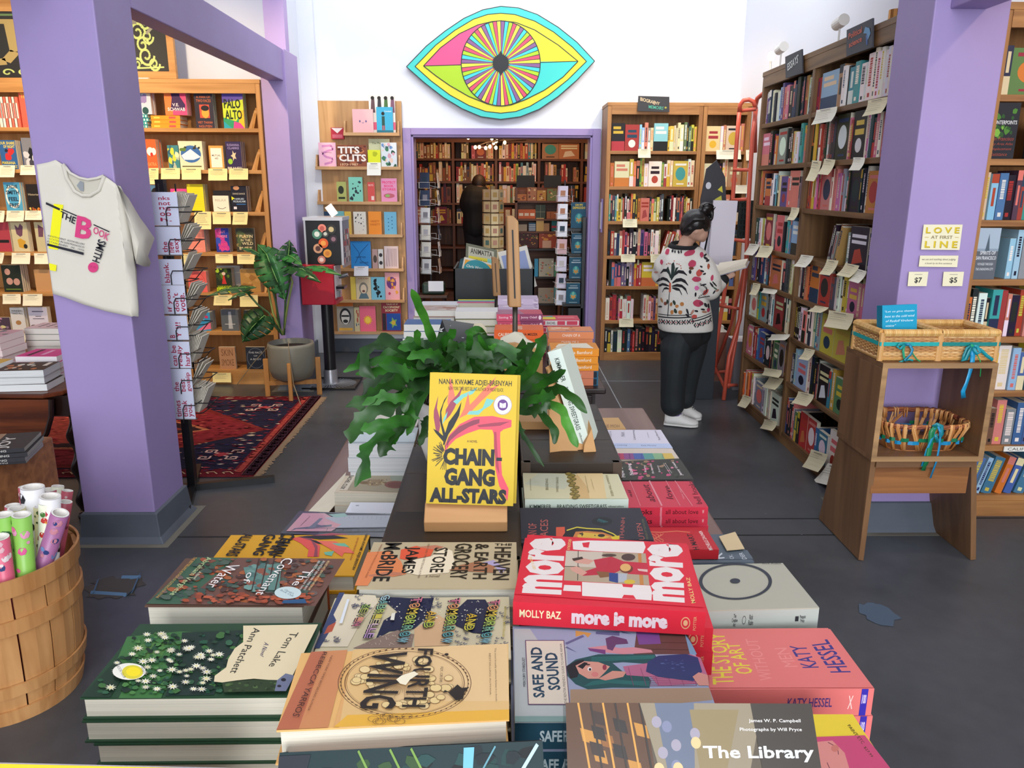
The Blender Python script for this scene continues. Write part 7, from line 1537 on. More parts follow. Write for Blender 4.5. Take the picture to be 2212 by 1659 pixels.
# ---- Tom Lake
def art_tom(a):
    Q = ((380,1326),(1350,1316),(1475,1010),(640,1010))
    a.poly([(600,1040),(850,1015),(960,1020),(880,1100),(820,1200),(760,1330),(560,1330),(620,1210),(540,1180)],'3f6e3c'); a.poly([(640,1080),(800,1060),(760,1140),(640,1150)],'557f44')
    a.poly([(860,1020),(1150,1010),(1060,1200),(1010,1315),(780,1320),(840,1180)],'20332c'); a.poly([(380,1325),(560,1140),(600,1200),(520,1326)],'22382a')
    speck(a,Q,3,240,('2c5438','1d3026','3f6838','345e44','24503a','1d3026','22402c'),9,30); speck(a,((560,1326),(800,1326),(900,1030),(620,1040)),13,80,('3f6e3c','4c7c42','2f5a38'),10,24)
    speck(a,((400,1318),(980,1312),(1110,1030),(650,1020)),5,60,('d8d4c0','c8c4b4','e0dcc8','d0ccb0'),16,30,'daisy',.55)
    a.poly([(1150,1002),(1503,996),(1372,1262),(1300,1262),(1200,1254),(1120,1262),(1050,1272),(1012,1268),(1016,1240),(1070,1200),(1080,1160),(1110,1110),(1150,1080)],'d8c8a4')
    a.poly([(1372,1262),(1330,1314),(1060,1318),(1050,1272),(1200,1258)],'2c3c24'); speck(a,((1060,1315),(1330,1312),(1365,1268),(1060,1275)),8,26,('3c5430','22301c','4c6438'),8,18)
    a.poly([(1298,1314),(1352,1314),(1392,1240),(1350,1230),(1310,1262)],'6a7088'); a.ell(1340,1260,12,8,'22222c'); a.ell(1320,1290,10,6,'22222c')
    a.qtext('Tom Lake',(1375,1033),(1268,1196),(1303,1200),(1412,1036),'2c2c28'); a.qtext('Ann Patchett',(1200,1013),(1087,1226),(1122,1232),(1234,1016),'2c2c28'); a.qtext('A Novel',(1250,1080),(1228,1148),(1246,1152),(1274,1084),'4c4468',0,.4)
    a.ell(612,1221,78,40,'e8e4d8',28); a.ell(628,1224,50,33,'d8c838',24); a.ell(632,1222,34,22,'f0d828',20); a.qtext('BOOK CLUB',(552,1196),(586,1252),(598,1250),(566,1192),'504c5c'); a.qtext("REESE'S",(668,1192),(676,1232),(686,1230),(680,1194),'504c5c')
FG('Tom Lake by Ann Patchett, green cover with white daisies','daisy covered hardcovers, front left pile',(172,1507),(632,1503),.152,1.036,8,'L','28452f',art_tom,frame_=ZA,spine='28402e',lower='green daisy hardcover under the top one in the front left pile',seed=5,jit=.012)
# ---- Covenant of Water
def art_cov(a):
    a.poly([(690,885),(1490,895),(1630,672),(930,665)],'6a4a40'); a.poly([(690,885),(850,886),(1120,668),(930,665)],'3c5c48')
    Q = ((690,885),(1480,893),(1620,675),(935,668)); speck(a,Q,2,260,('7a4a3c','4c5c50','984c34','3c5048','6a5c58','a05c38','4a3430'),12,34,flat=.45)
    a.poly([(1150,720),(1330,700),(1320,830),(1180,820)],'5c8078'); speck(a,((1140,840),(1330,840),(1360,700),(1180,700)),4,26,('6c9088','4c6c68','885040'),14,34,flat=.5); speck(a,((840,886),(1480,893),(1500,850),(880,840)),22,60,('a04c30','b0583c','8c4430'),12,28,flat=.4); a.poly([(1330,893),(1450,893),(1440,872),(1340,878)],'285078')
    for x in (1190,1230,1262,1300): a.line([(x,830),(x+34,680)],5,'3c2c28')
    W_ = 'e8e0dc'
    a.qtext('The',(1440,730),(1376,806),(1415,812),(1480,734),W_); a.qtext('Covenant',(1342,676),(1206,850),(1248,856),(1392,682),W_); a.qtext('of',(1170,745),(1146,792),(1178,796),(1204,748),W_); a.qtext('Water',(1076,706),(976,812),(1020,822),(1134,712),W_)
    a.qtext('Abraham Verghese',(972,672),(792,850),(828,858),(1005,676),'b8c890'); a.qtext('THE BESTSELLING AUTHOR OF CUTTING FOR STONE',(918,672),(736,866),(748,868),(932,676),'c89848')
    a.ell(1360,843,63,29,'c0d0d0',28); a.qtext("Oprah's\nBook Club",(1322,832),(1382,862),(1400,848),(1345,822),'40586c'); a.qtext('A Novel',(942,740),(912,778),(924,780),(956,742),'d8d0b0',0,.3)
    for i,c in enumerate(('e8c890','e0d8d0','e0d8d0')): a.qtext('AN INSTANT NEW YORK TIMES BESTSELLER'[:36-i*5],(1548-i*22,690),(1455-i*22,830),(1463-i*22,832),(1560-i*22,692),c)
FG('The Covenant of Water, dark forest painting cover, round pale sticker','thick forest cover hardcovers',(312,1308),(655,1308),.142,1.03,5,'L','5c4438',art_cov,frame_=ZA,spine='b85a30',lower='thick red spined hardcover under The Covenant of Water',seed=2)
# ---- Chain-Gang All-Stars, flat
OC = 'd39a22'
def art_chain_flat(a):
    P2 = lambda *p: [(x, y) for x, y in p]
    a.poly([(100,1020),(250,1000),(330,1080),(320,1165),(230,1165),(240,1110),(180,1060)],'d8524c'); a.poly([(160,1010),(260,1040),(290,1100),(280,1165),(310,1165),(310,1080),(240,1000)],'8c4452')
    a.poly([(150,1010),(400,990),(550,1020),(330,1030)],'22242c'); a.poly([(250,1030),(420,1060),(480,1090),(300,1060)],'22242c'); a.poly([(260,1000),(420,980),(560,990),(400,1000)],'a04c58')
    a.poly([(300,1040),(450,1045),(560,1100),(600,1140),(480,1130)],'e06a58'); a.poly([(330,1060),(430,1090),(520,1130),(500,1165),(420,1110)],'dc6454'); a.poly([(420,1060),(520,1060),(560,1090),(470,1080)],'6cae94'); a.poly([(360,1130),(440,1120),(420,1160),(370,1150)],'6cae94')
    K = '14161a'
    a.qtext('CHAIN-',(20,1020),(-60,1170),(20,1180),(110,1020),K,.03)
    a.qtext('NANA KWAME ADJEI-BRENYAH',(678,985),(570,1262),(600,1270),(706,985),K,.01); a.qtext('NEW YORK TIMES BEST-SELLING AUTHOR',(620,1015),(560,1190),(572,1194),(634,1018),'a03c30')
def art_chain_flat2(a): 
    art_chain_flat(a)
o_ = FG('Chain-Gang All-Stars lying flat, ochre cover with pink and black shapes','ochre novels lying flat behind The Covenant',(430,1243),(765,1243),.150,.985,6,'L',OC,art_chain_flat2,frame_=ZB,spine='2a2620',lower='ochre novel under the flat Chain-Gang All-Stars',seed=4)
a = Art(zoomed(lambda x,y: oZ(x,y,.985),2.186,0,900),(0,0,1),step=.00001,lift=.0016); K = '14161a'
a.qtext('CHAIN-',(1335,552),(1250,655),(1325,662),(1400,560),K,.03); a.qtext('GANG',(1255,560),(1190,655),(1240,660),(1310,560),K,.03); a.qtext('ALL-STARS',(1150,556),(1062,660),(1120,664),(1200,558),K,.03)
inv = o_.matrix_world.inverted(); a.mb.v = [tuple(o_.matrix_basis.inverted()@Vector(v)) for v in a.mb.v]; a.build('title_lettering',CARD(),o_)
# ---- pink and grey comic book, glossy
def art_cat(a):
    a.poly([(100,1370),(300,1152),(560,1155),(700,1230),(760,1300),(640,1370)],'c48c94'); a.poly([(560,1210),(780,1180),(1390,1180),(1310,1320),(640,1330),(740,1290)],'9ea2ac'); a.poly([(600,1170),(800,1155),(840,1190),(700,1210)],'7ea89c')
    a.poly([(560,1270),(640,1255),(760,1290),(700,1330),(560,1320)],'cc8890'); a.poly([(150,1370),(200,1335),(420,1310),(440,1280),(520,1300),(650,1290),(640,1315),(450,1330),(420,1340),(220,1345)],'4c5260')
    a.poly([(330,1345),(400,1300),(500,1215),(540,1215),(470,1290),(440,1340)],'606874')
    for p in ([(300,1150),(1440,1160)],[(820,1172),(1400,1172)],[(340,1335),(1320,1325)],[(300,1378),(1290,1368)],[(1400,1165),(1310,1325)],[(1440,1165),(1330,1330)]): a.line(p,5,'26282e')
    for i in range(8): a.line([(600+i*94,1330),(580+i*94,1372)],4,'26282e')
    for i in range(7): a.line([(840+i*88,1158),(832+i*88,1172)],4,'26282e')
    for i in range(10): a.line([(800+i*55,1190),(798+i*54,1210+(i*37 % 30))],3,'6c707c')
    a.qtext('AN INHERITANCE',(380,1190),(270,1300),(282,1304),(394,1194),'6c4450')
FG('glossy pink and grey comic cover with cat and checked border','glossy comics in left middle pile',(606,1152),(832,1160),.110,.924,4,'L','22242a',art_cat,frame_=ZC,gloss=True,spine='18191d',pages='d8d4c8',lower='dark jacketed comic under the pink and grey one',hard=True,seed=3)
# ---- white glossy book and shell-cover paperbacks
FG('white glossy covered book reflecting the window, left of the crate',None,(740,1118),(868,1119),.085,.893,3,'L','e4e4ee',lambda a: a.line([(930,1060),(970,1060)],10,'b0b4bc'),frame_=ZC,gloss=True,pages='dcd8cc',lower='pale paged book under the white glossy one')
def art_shell(a):
    a.poly([(730,880),(880,700),(940,700),(830,880)],'d8ccb8'); a.poly([(830,880),(950,705),(1640,705),(1555,910)],'a89c84'); a.poly([(1340,710),(1640,705),(1560,890),(1400,860)],'98a090')
    a.ell(1150,790,110,40,'9a8468',18); a.ell(1030,790,60,18,'80684c',14); speck(a,((1050,820),(1300,830),(1320,750),(1080,750)),2,24,('6c5440','c0ac84','8c7454'),8,20); a.ell(1410,815,135,45,'8c5a50',26); a.ell(1420,818,110,34,'7c4c48',22)
    a.qtext('RACHEL CUSK',(860,702),(742,866),(790,872),(912,706),'2c2824',.01)
FG('cream paperback with seashell photo and black author name','seashell paperbacks left of the pot',(722,1063),(882,1066),.108,.90,3,'L','d4c4ac',art_shell,frame_=ZC,hard=False,pages='d8d0bc',seed=4,lower='cream paged paperback under the seashell cover')
FG('grey paged paperback under the fern leaves, top of tall pile','tall grey paged pile under the fern',(752,958),(897,958),.13,.985,5,'L','b0b8bc',lambda a: (a.poly([(752,955),(897,955),(897,935),(760,935)],'c4d0d4')),hard=False,pages='cfcfd0',seed=5,lower='grey paged thick paperback in the tall pile under the fern',jit=.003)
FG('pale notebook far left corner of the near table',None,(780,920),(900,920),.15,.93,3,'L','d8cfc4',None,hard=False,pages='dcd8d0',lower='pale paper pile beyond the fern')
o = MB().prism([(-.455,1.93,TZ+.002),(-.485,1.80,TZ+.002),(-.44,1.74,TZ+.002),(-.40,1.80,TZ+.04),(-.41,1.93,TZ+.06)],(0,0,.0015),'d8ceb8').build('paper_sheet',paint(.8)); tag(o,'cream folded paper sheet sticking out left of the tall pile','paper')
# ---- The Heaven & Earth Grocery Store
def art_heaven(a):
    a.poly([(600,1390),(700,1130),(870,1120),(960,1200),(1000,1300),(900,1320),(760,1300),(700,1390)],'d88050'); a.poly([(950,1180),(960,1110),(1080,1080),(1215,1110),(1190,1160),(1010,1190)],'d8583c'); a.poly([(1010,1200),(1200,1160),(1290,1090),(1360,1120),(1380,1220),(1330,1290),(1100,1310),(1000,1290)],'e4d4b8')
    a.poly([(1330,1270),(1420,1230),(1560,1200),(1690,1240),(1680,1290),(1500,1280)],'a06c50'); a.poly([(1600,1210),(1680,1190),(1780,1260),(1740,1300),(1690,1240)],'a89cc0'); a.poly([(700,1310),(860,1280),(980,1290),(960,1310),(720,1320)],'b87458'); a.poly([(1080,1090),(1230,1075),(1300,1090),(1220,1110)],'b8745c')
    K = '201c1a'; B_ = .02
    a.qtext('THE',(1690,1078),(1825,1078),(1827,1062),(1692,1062),K,B_)
    for t,x0,x1,y0,y1,dx in (('HEAVEN',1690,1820,1090,1345,-18),('& EARTH',1540,1650,1064,1338,-24),('GROCERY',1385,1520,1062,1340,-48),('STORE',1222,1330,1094,1288,-42),('JAMES',990,1115,1086,1296,-60),('McBRIDE',840,970,1056,1356,-105)):
        a.qtext(t,(x0,y0),(x0+dx,y1),(x1+dx,y1),(x1,y0),K,B_)
    a.qtext('WINNER OF THE NATIONAL BOOK AWARD',(805,1066),(676,1330),(692,1332),(818,1068),'8c4c30'); a.qtext('NEW YORK TIMES BESTSELLING AUTHOR',(1170,1064),(1088,1330),(1104,1332),(1186,1066),'6c5444'); a.qtext('a novel',(1150,1325),(1265,1325),(1265,1305),(1150,1305),'5c5044',0,.4)
FG('The Heaven and Earth Grocery Store, beige with orange patches','beige and orange hardcovers in front of the dark crate',(770,1270),(1118,1270),.150,1.03,7,'L','b9a888',art_heaven,frame_=ZB,pages='e4e0d0',spine='b85030',lower='beige hardcover under The Heaven and Earth Grocery Store')
# ---- Tomorrow and Tomorrow and Tomorrow
def art_tmr(a):
    a.poly([(480,790),(670,410),(900,420),(920,470),(780,640),(700,790)],'d8cbb0'); a.poly([(460,800),(640,400),(680,400),(600,560),(620,600),(560,700),(500,800)],'3c4668'); a.poly([(560,640),(620,610),(590,680),(530,700)],'b0543c')
    a.poly([(930,430),(1150,440),(1320,440),(1290,560),(1180,660),(1000,680),(900,740),(960,600),(1060,540)],'1f2440'); a.poly([(1560,450),(1690,450),(1750,560),(1720,700),(1600,690),(1480,640),(1440,560)],'1f2440'); a.poly([(1180,660),(1350,560),(1480,640),(1430,780),(1180,790)],'d0a880'); a.poly([(740,800),(900,730),(1060,670),(1180,700),(1160,795)],'8a7468')
    speck(a,((960,640),(1700,660),(1700,450),(960,450)),3,90,('e4dcc8',),3,9); speck(a,((760,790),(1160,790),(1180,710),(900,710)),4,40,('d8c8b0',),3,6)
    q = random.Random(5)
    for x0,y0,x1,y1,n in ((1230,430,1360,520,12),(1480,680,1680,790,16),(1760,480,1860,780,16),(700,420,860,520,10),(500,700,640,780,6),(1250,560,1330,600,5)):
        for _ in range(n):
            cx_,cy_,r_ = q.uniform(x0,x1),q.uniform(y0,y1),q.uniform(12,26); a.line([(cx_+r_*(1-t/9)*math.cos(t*.8),cy_+r_*.5*(1-t/9)*math.sin(t*.8)) for t in range(8)],4,'2a3458')
    cs = ['d07088','d8905c','d8b83c','b8c048','9cb450','70a888','58a0a0','8cc0c8']
    def word(t, x, y0, dx, y1, h_, cc):
        n = len(t)
        for i, ch in enumerate(t):
            u0,u1 = i/n,(i+.86)/n; P0,P1 = (x+dx*u0,y0+(y1-y0)*u0),(x+dx*u1,y0+(y1-y0)*u1)
            for k in (3,2,1): o2 = k*9; a.qtext(ch,(P0[0]-o2,P0[1]+o2*.25),(P1[0]-o2,P1[1]+o2*.25),(P1[0]+h_-o2,P1[1]+o2*.25),(P0[0]+h_-o2,P0[1]+o2*.25),'2a2a30' if k % 2 else cc[i % len(cc)],.035)
            a.qtext(ch,P0,P1,(P1[0]+h_,P1[1]),(P0[0]+h_,P0[1]),'26262c',.06); a.qtext(ch,P0,P1,(P1[0]+h_,P1[1]),(P0[0]+h_,P0[1]),cc[i % len(cc)],.0)
    word('TOMORROW',1735,460,-70,775,62,cs); word('TOMORROW',1450,450,-60,775,62,cs); word('TOMORROW',1180,445,-110,775,62,cs); word('AND',1580,565,-30,690,55,['d8b028','d8c038','c8c040']); word('AND',1290,548,-30,670,55,['d8a838','d8b838','a8b848'])
    word('GABRIELLE',965,435,-130,745,46,['a8c8d0','70a8a0','80b088','a8b858','c0b048','c8b888','d8b8c0','c898b8','b890c0']); word('ZEVIN',830,500,-80,660,40,['88a850','a8b048','b0a868','c88870','c87080'])
    a.poly([(698,466),(716,466),(664,640),(642,640)],'d8dce0'); a.qtext('NATIONAL BESTSELLER',(1826,520),(1812,740),(1828,740),(1842,520),'a8982c',.01); a.poly([(1020,568),(1044,566),(1036,618),(1008,616)],'e0dccc')
FG('Tomorrow and Tomorrow and Tomorrow, blue wave print cover with rainbow letters','wave print hardcovers in the left middle',(672,1425),(1104,1421),.150,1.022,6,'L','c8bc9c',art_tmr,frame_=ZD,spine='2a3050',lower='wave print hardcover under the top one',seed=6)
# ---- Fourth Wing
def art_fw(a):
    a.poly([(190,1384),(440,826),(700,812),(560,1370)],'c08055'); a.poly([(190,1384),(440,826),(540,822),(350,1380)],'ae6448'); a.poly([(600,1368),(760,808),(860,806),(740,1362)],'cf9c64'); a.poly([(740,812),(1855,768),(1862,1310),(640,1370)],'d2ac74'); a.poly([(1000,800),(1845,768),(1858,1180),(900,1180)],'d6b484'); a.poly([(600,1368),(700,1280),(1860,1240),(1862,1315)],'d8a440')
    K = '2a2320'
    cx_, cy_ = 1110, 1050
    for r,th in ((1.0,.012),(.955,.010),(.90,.014),(.87,.006)): a.ring(cx_,cy_,480*r,255*r,th,'6c4c34',64)
    for i in range(60):
        t = 2*PI*i/60; a.line([(cx_+455*math.cos(t),cy_+242*math.sin(t)),(cx_+462*math.cos(t+.04),cy_+246*math.sin(t+.04))],7,'5c4030')
    q = random.Random(1)
    for i in range(60):
        t,k = q.uniform(0,2*PI),q.uniform(.45,.82); x,y = cx_+430*k*math.cos(t),cy_+225*k*math.sin(t); r_ = q.uniform(20,46); a.ring(x,y,r_,r_*.62,.1,'6c5034',14); a.ell(x,y,r_*.9,r_*.55,'dcc08c' if i % 2 else 'd8bc84',12)
    for i in range(56):
        t = 2*PI*i/56; a.line([(cx_+60*math.cos(t),cy_+34*math.sin(t)),(cx_+(150+40*(i % 3))*math.cos(t),cy_+(80+20*(i % 3))*math.sin(t))],3,'8c6c48')
    for i in range(9): a.ring(920+i*26-60*(i % 2),1340-18*(i % 3),40,22,.1,'6c4c30',14)
    a.qtext('FOURTH',(1208,815),(1088,1236),(1262,1238),(1320,817),K,.02)
    a.qtext('WING',(885,826),(782,1248),(1040,1252),(1135,840),K,.02)
    a.qtext('REBECCA YARROS',(528,838),(304,1302),(352,1310),(556,842),'4c2c24',.005); a.qtext('NEW YORK TIMES BESTSELLING AUTHOR',(582,866),(412,1262),(426,1266),(596,868),'5c3428'); a.qtext('FLY...OR DIE.',(1368,948),(1362,1062),(1380,1062),(1388,948),K)
    a.qtext('The most brutally addictive fantasy in a decade',(1752,812),(1762,1198),(1776,1196),(1768,812),'4c3c30'); a.qtext('BESTSELLING AUTHOR',(1716,850),(1722,1150),(1732,1150),(1728,850),'6c543c')
    a.poly([(1430,1130),(1490,1075),(1520,1100),(1575,1095),(1540,1130),(1530,1180),(1480,1190),(1420,1130),(1385,1135),(1400,1115)],K); a.ell(1412,858,15,8,K); a.star(1288,1212,16,10,K,8,.4)
    a.poly([(1050,1040),(1090,1010),(1180,980),(1210,1000),(1150,1040),(1120,1080),(1080,1070)],'e8dcc0')
FG('Fourth Wing, gold cover with round engraved dragon emblem','gold covered hardcovers in front centre',(597,1577),(1100,1553),.133,1.068,7,'L','d8a868',art_fw,frame_=ZD,spine='9c5030',lower='gold hardcover under Fourth Wing',seed=7)
# ---- More is More
RD = 'cf2437'
def art_more(a):
    a.poly([(110,1455),(1585,1560),(1455,1062),(215,992)],RD)
    T = 'ddd0cc'
    def fat(t,x0,y0,x1,y1,h_): a.qtext(t,(x0,y0),(x1,y1),(x1+h_[0],y1+h_[1]),(x0+h_[2],y0+h_[3]),T,.055)
    # words run away from the camera, letters' tops to the left
    for q_ in (((485,1460),(515,1020),(250,1012),(165,1445)),((1440,1520),(1425,1068),(1145,1052),(1185,1505))):
        pass
    a.qtext('more',(485,1462),(517,1022),(240,1010),(163,1446),T,.05); a.qtext('more',(1445,1524),(1424,1070),(1140,1054),(1188,1506),T,.05)
    a.poly([(565,1045),(690,1038),(1120,1048),(1135,1090),(1115,1138),(740,1122),(640,1115),(570,1108)],T); a.poly([(640,1058),(700,1050),(690,1095),(650,1090)],RD)
    a.poly([(640,1362),(1170,1390),(1185,1440),(1180,1505),(960,1490),(640,1470)],T); a.poly([(950,1374),(1040,1380),(1030,1405),(960,1400)],RD); a.poly([(950,1488),(1060,1496),(1040,1466),(965,1462)],RD); a.poly([(500,1385),(630,1390),(632,1438),(492,1430)],T)
    a.poly([(515,1118),(1135,1140),(1165,1388),(497,1350)],'a8947c'); a.poly([(515,1118),(800,1128),(790,1250),(505,1240)],'c0b0a0'); a.poly([(1075,1140),(1100,1140),(1120,1385),(1090,1384)],'b8783c'); a.line([(610,1120),(605,1350)],6,'3c342c'); a.line([(500,1240),(620,1243)],5,'3c342c')
    a.poly([(730,1190),(870,1165),(960,1200),(940,1270),(880,1300),(640,1315),(660,1280),(750,1250)],'b02438'); a.poly([(940,1200),(1150,1215),(1155,1310),(1000,1300)],'b8283c'); a.poly([(560,1190),(640,1175),(735,1195),(690,1225),(600,1215)],'c89080'); a.poly([(545,1250),(600,1240),(680,1290),(640,1315),(560,1275)],'c89080'); a.poly([(1070,1260),(1150,1265),(1150,1285),(1080,1275)],'d0b0a8')
    a.poly([(560,1180),(640,1165),(650,1182),(575,1200)],'3c2820'); a.ell(985,1260,52,34,'6c3020',20); a.ell(978,1250,42,30,'d0a060',20); a.poly([(750,1280),(850,1285),(870,1320),(780,1330)],'7c5030'); a.poly([(850,1290),(920,1295),(920,1370),(850,1355)],'283c78'); a.poly([(920,1295),(990,1298),(985,1360),(922,1366)],'a8a8b0'); a.ell(1010,1362,44,18,'c8a838'); a.ell(1000,1170,55,28,'4c3430',14); a.ell(850,1155,60,12,'4c3830',10)
    a.qtext('GET LOOSE',(282,1262),(245,1165),(222,1168),(262,1268),'e8c880',.01)
    a.qtext('IN THE KITCHEN',(545,1112),(558,1030),(535,1030),(522,1112),'e8c880',.01); a.qtext('MOLLY BAZ',(1525,1525),(1478,1328),(1450,1328),(1492,1530),'e8c880',.01)
def sp_more(a):
    a.text('MOLLY BAZ',.145,.52,.22,.34,'ecd9b0',.02); a.text('more is more',.56,.5,.50,.62,'dcc8cc',.06); a.ring(.90,.5,.024,.26,.18,'d8a078',20); a.qtext('POTTER',(.955,.2),(.955,.8),(.94,.8),(.94,.2),'d8a078'); a.ell(.90,.5,.012,.13,'d8a078',12)
FG('More is More by Molly Baz, big red cookbook with fat white letters','red cookbooks in the centre right',(1108,1299),(1525,1322),.195,1.058,1,'R',RD,art_more,spart=sp_more,frame_=ZE,z0=1.023,pages='e8e0d4')
q0 = oZ(1125, 1340, 1.02)
FG('red cookbook under More is More, second from top, shifted right','red cookbooks in the centre right',(1125,1338),(1541,1356),.195,1.022,6,'R',RD,lambda a: (a.poly([(1140,1338),(1250,1344),(1252,1336),(1142,1330)],'d8ccc8')),spart=sp_more,lower='red cookbook deeper in the centre right pile',pages='e8e0d4',seed=12,jit=.006)
# ---- A Man of Two Faces
def art_2f(a):
    a.poly([(165,1030),(1200,1035),(1130,852),(165,850)],'292833'); None
    a.qtext('MAN OF',(285,1032),(287,905),(222,905),(215,1032),'b25850',.0); a.qtext('FACES',(375,1030),(375,875),(315,875),(310,1030),'b25850',.0); a.ell(795,890,80,34,'14181c',26); a.qtext('SIGNED\nCOPY',(745,885),(820,905),(845,892),(770,868),'2c7c80',.01)
    a.poly([(437,935),(505,932),(507,1000),(480,1030),(437,1030)],'d0553c'); a.poly([(470,1030),(520,960),(600,935),(680,945),(790,950),(860,975),(930,1033)],'1c1a20'); a.poly([(560,1030),(590,970),(680,965),(800,975),(870,1000),(900,1033)],'c87c3c'); a.poly([(600,1000),(640,975),(760,985),(860,1010),(780,1032),(620,1032)],'d8b040'); a.line([(520,960),(600,935),(680,945),(790,950),(880,985),(930,1020)],8,'d8c83c')
    a.line([(620,985),(650,990)],10,'28201c'); a.line([(640,975),(640,1005)],8,'28201c'); a.ell(790,1000,28,12,'28201c'); a.ell(740,1000,6,4,'28201c'); a.poly([(860,1010),(930,1000),(930,1030),(880,1033)],'d8c02c')
    a.qtext('THANH',(965,1030),(975,862),(945,862),(928,1030),'b25850'); a.qtext('UYEN',(1130,1033),(1098,905),(1060,905),(1085,1033),'b25850'); a.qtext('WINNER OF THE PULITZER',(1160,1033),(1118,870),(1104,870),(1142,1033),'6c7048')
FG('A Man of Two Faces, dark violet cover with yellow face, round black sticker','dark violet hardcovers behind the red cookbook',(1126,1172),(1414,1172),.150,.998,6,'R','292833',art_2f,frame_=ZE,spine='201f28',lower='dark violet hardcover under A Man of Two Faces')
# ---- Braiding Sweetgrass
def art_sg(a):
    a.poly([(192,712),(1000,712),(915,520),(178,512)],'d0c8a4'); a.poly([(540,712),(830,712),(800,515),(600,515)],'dcc08c'); a.poly([(560,712),(700,712),(680,620),(600,520),(560,560)],'d0ac74'); a.poly([(192,600),(500,640),(540,600),(500,520),(300,516),(240,560)],'c4c4ac')
    pts = [(545,520),(560,550),(552,590),(585,630),(575,670),(595,705)]
    for i in range(13):
        t = i/12*5; k = min(4,int(t)); f_ = t-k; x = pts[k][0]*(1-f_)+pts[k+1][0]*f_; y = pts[k][1]*(1-f_)+pts[k+1][1]*f_
        a.ell(x+(12 if i % 2 else -10),y,27,14,'6c5c28',10,.5 if i % 2 else -.5); a.ell(x+(14 if i % 2 else -12),y-2,18,8,'94803c',8,.5 if i % 2 else -.5)
    a.qtext('BRAIDING',(378,645),(374,556),(354,556),(356,645),'5c5434'); a.qtext('SWEETGRASS',(456,662),(456,545),(438,545),(438,662),'5c5434'); a.qtext('ROBIN WALL KIMMERER',(890,692),(838,528),(822,528),(868,692),'7c6c40'); a.qtext('Indigenous Wisdom, Scientific Knowledge',(700,668),(668,536),(658,536),(686,668),'9c8c5c',0,.3); a.qtext('and the Teachings of Plants',(738,640),(712,556),(704,556),(728,640),'9c8c5c',0,.3); a.qtext('NATIONAL BESTSELLER',(245,650),(240,556),(232,556),(236,650),'a09870')
FG('Braiding Sweetgrass, cream paperback with photographed grass braid, in front of the crate','cream braid cover paperbacks',(1134,1079),(1358,1078),.136,1.002,2,'R','d4dcc8',art_sg,frame_=ZE,hard=False,spine='ccd8cc',z0=.942,spart=A_(('t','KIMMERER',.15,.5,.21,.30,'3c4840'),('t','BRAIDING SWEETGRASS',.55,.5,.48,.30,'3c4840'),('t','milkweed editions',.88,.5,.15,.14,'5c645c')),lower='cream braid cover paperback under the top one',seed=3)
FG('black spined book with green R under the cream braid paperbacks',None,(1125,1110),(1345,1112),.136,.941,4,'R','26262a',None,hard=False,z0=None,spine='232327',spart=A_(('t','R',.08,.5,.05,.8,'38b048',.03),('t','L',.3,.5,.03,.4,'c8a838'),('t','M',.43,.5,.03,.4,'c8a838'),('t','E',.53,.5,.03,.4,'c8a838'),('r',.6,.1,.85,.6,'9c7860'),('t','n',.93,.5,.03,.5,'c83c78')),lower='dark paperback deeper under the cream braid ones')
# ---- all about love
def art_love(a):
    a.qtext('all',(1032,698),(1018,642),(996,642),(1008,698),'4c1420',0,.2)
    a.qtext('about',(1215,735),(1155,598),(1100,602),(1155,735),'4c1420',0,.2); a.qtext('love',(1352,715),(1322,608),(1270,615),(1300,715),'4c1420',0,.2); a.qtext('bell hooks',(1578,752),(1500,572),(1458,576),(1530,752),'6c1c2c'); a.qtext('NEW VISIONS',(1440,712),(1392,605),(1382,606),(1428,713),'e8a0a8')
    for x0,x1,w_ in ((1025,1095,4),(1175,1262,12),(1305,1405,4),(1375,1500,5)): a.line([(x0-12,572),(x1,768)],w_,'dc8c94')
FG('all about love, crimson paperback topping the bell hooks pile','crimson paperbacks, right side pile',(1322,1096),(1530,1095),.150,.93,6,'R','cb3a4e',art_love,frame_=ZE,hard=False,spine='c92e44',spart=A_(('t','bell hooks',.24,.5,.36,.55,'4c1018'),('r',.50,0,.52,1,'d87c88'),('t','all about love',.73,.5,.34,.5,'4c1018',0,0.0),('t','W',.95,.5,.02,.4,'e8b8b8')),lower='crimson paperback under the top bell hooks one',jit=.003,seed=8)
# ---- How to Do Nothing
def art_noth(a):
    a.poly([(730,890),(1500,882),(1350,655),(662,690)],'35352f'); speck(a,((740,885),(1490,880),(1350,660),(670,695)),4,70,('b83c68','3c4434','c84c78','2c2c28','9c7c60','d07c98','284028'),14,40,flat=.45)
    a.qtext('How to Do',(760,862),(705,680),(662,684),(712,864),'e8dcdc',.02); a.qtext('Nothing',(868,838),(822,712),(775,714),(806,840),'e8dcdc',.02); a.qtext('Resisting',(998,808),(975,734),(952,734),(966,808),'e0d4d4',.01); a.qtext('the Attention',(1072,824),(1040,716),(1018,716),(1044,824),'e0d4d4',.01); a.qtext('Economy',(1148,808),(1120,734),(1098,734),(1120,808),'e0d4d4',.01); a.qtext('Jenny Odell',(1392,842),(1290,696),(1262,700),(1352,845),'e8dcdc',.02); a.line([(1170,710),(1250,835)],3,'d8d0d0'); a.line([(1190,708),(1262,820)],3,'d8d0d0')
FG('How to Do Nothing, dark paperback printed with pink flowers','flower cover paperbacks',(1345,1036),(1498,1034),.125,.93,6,'R','40383a',art_noth,frame_=ZF,hard=False,lower='flower cover paperback under the top one')
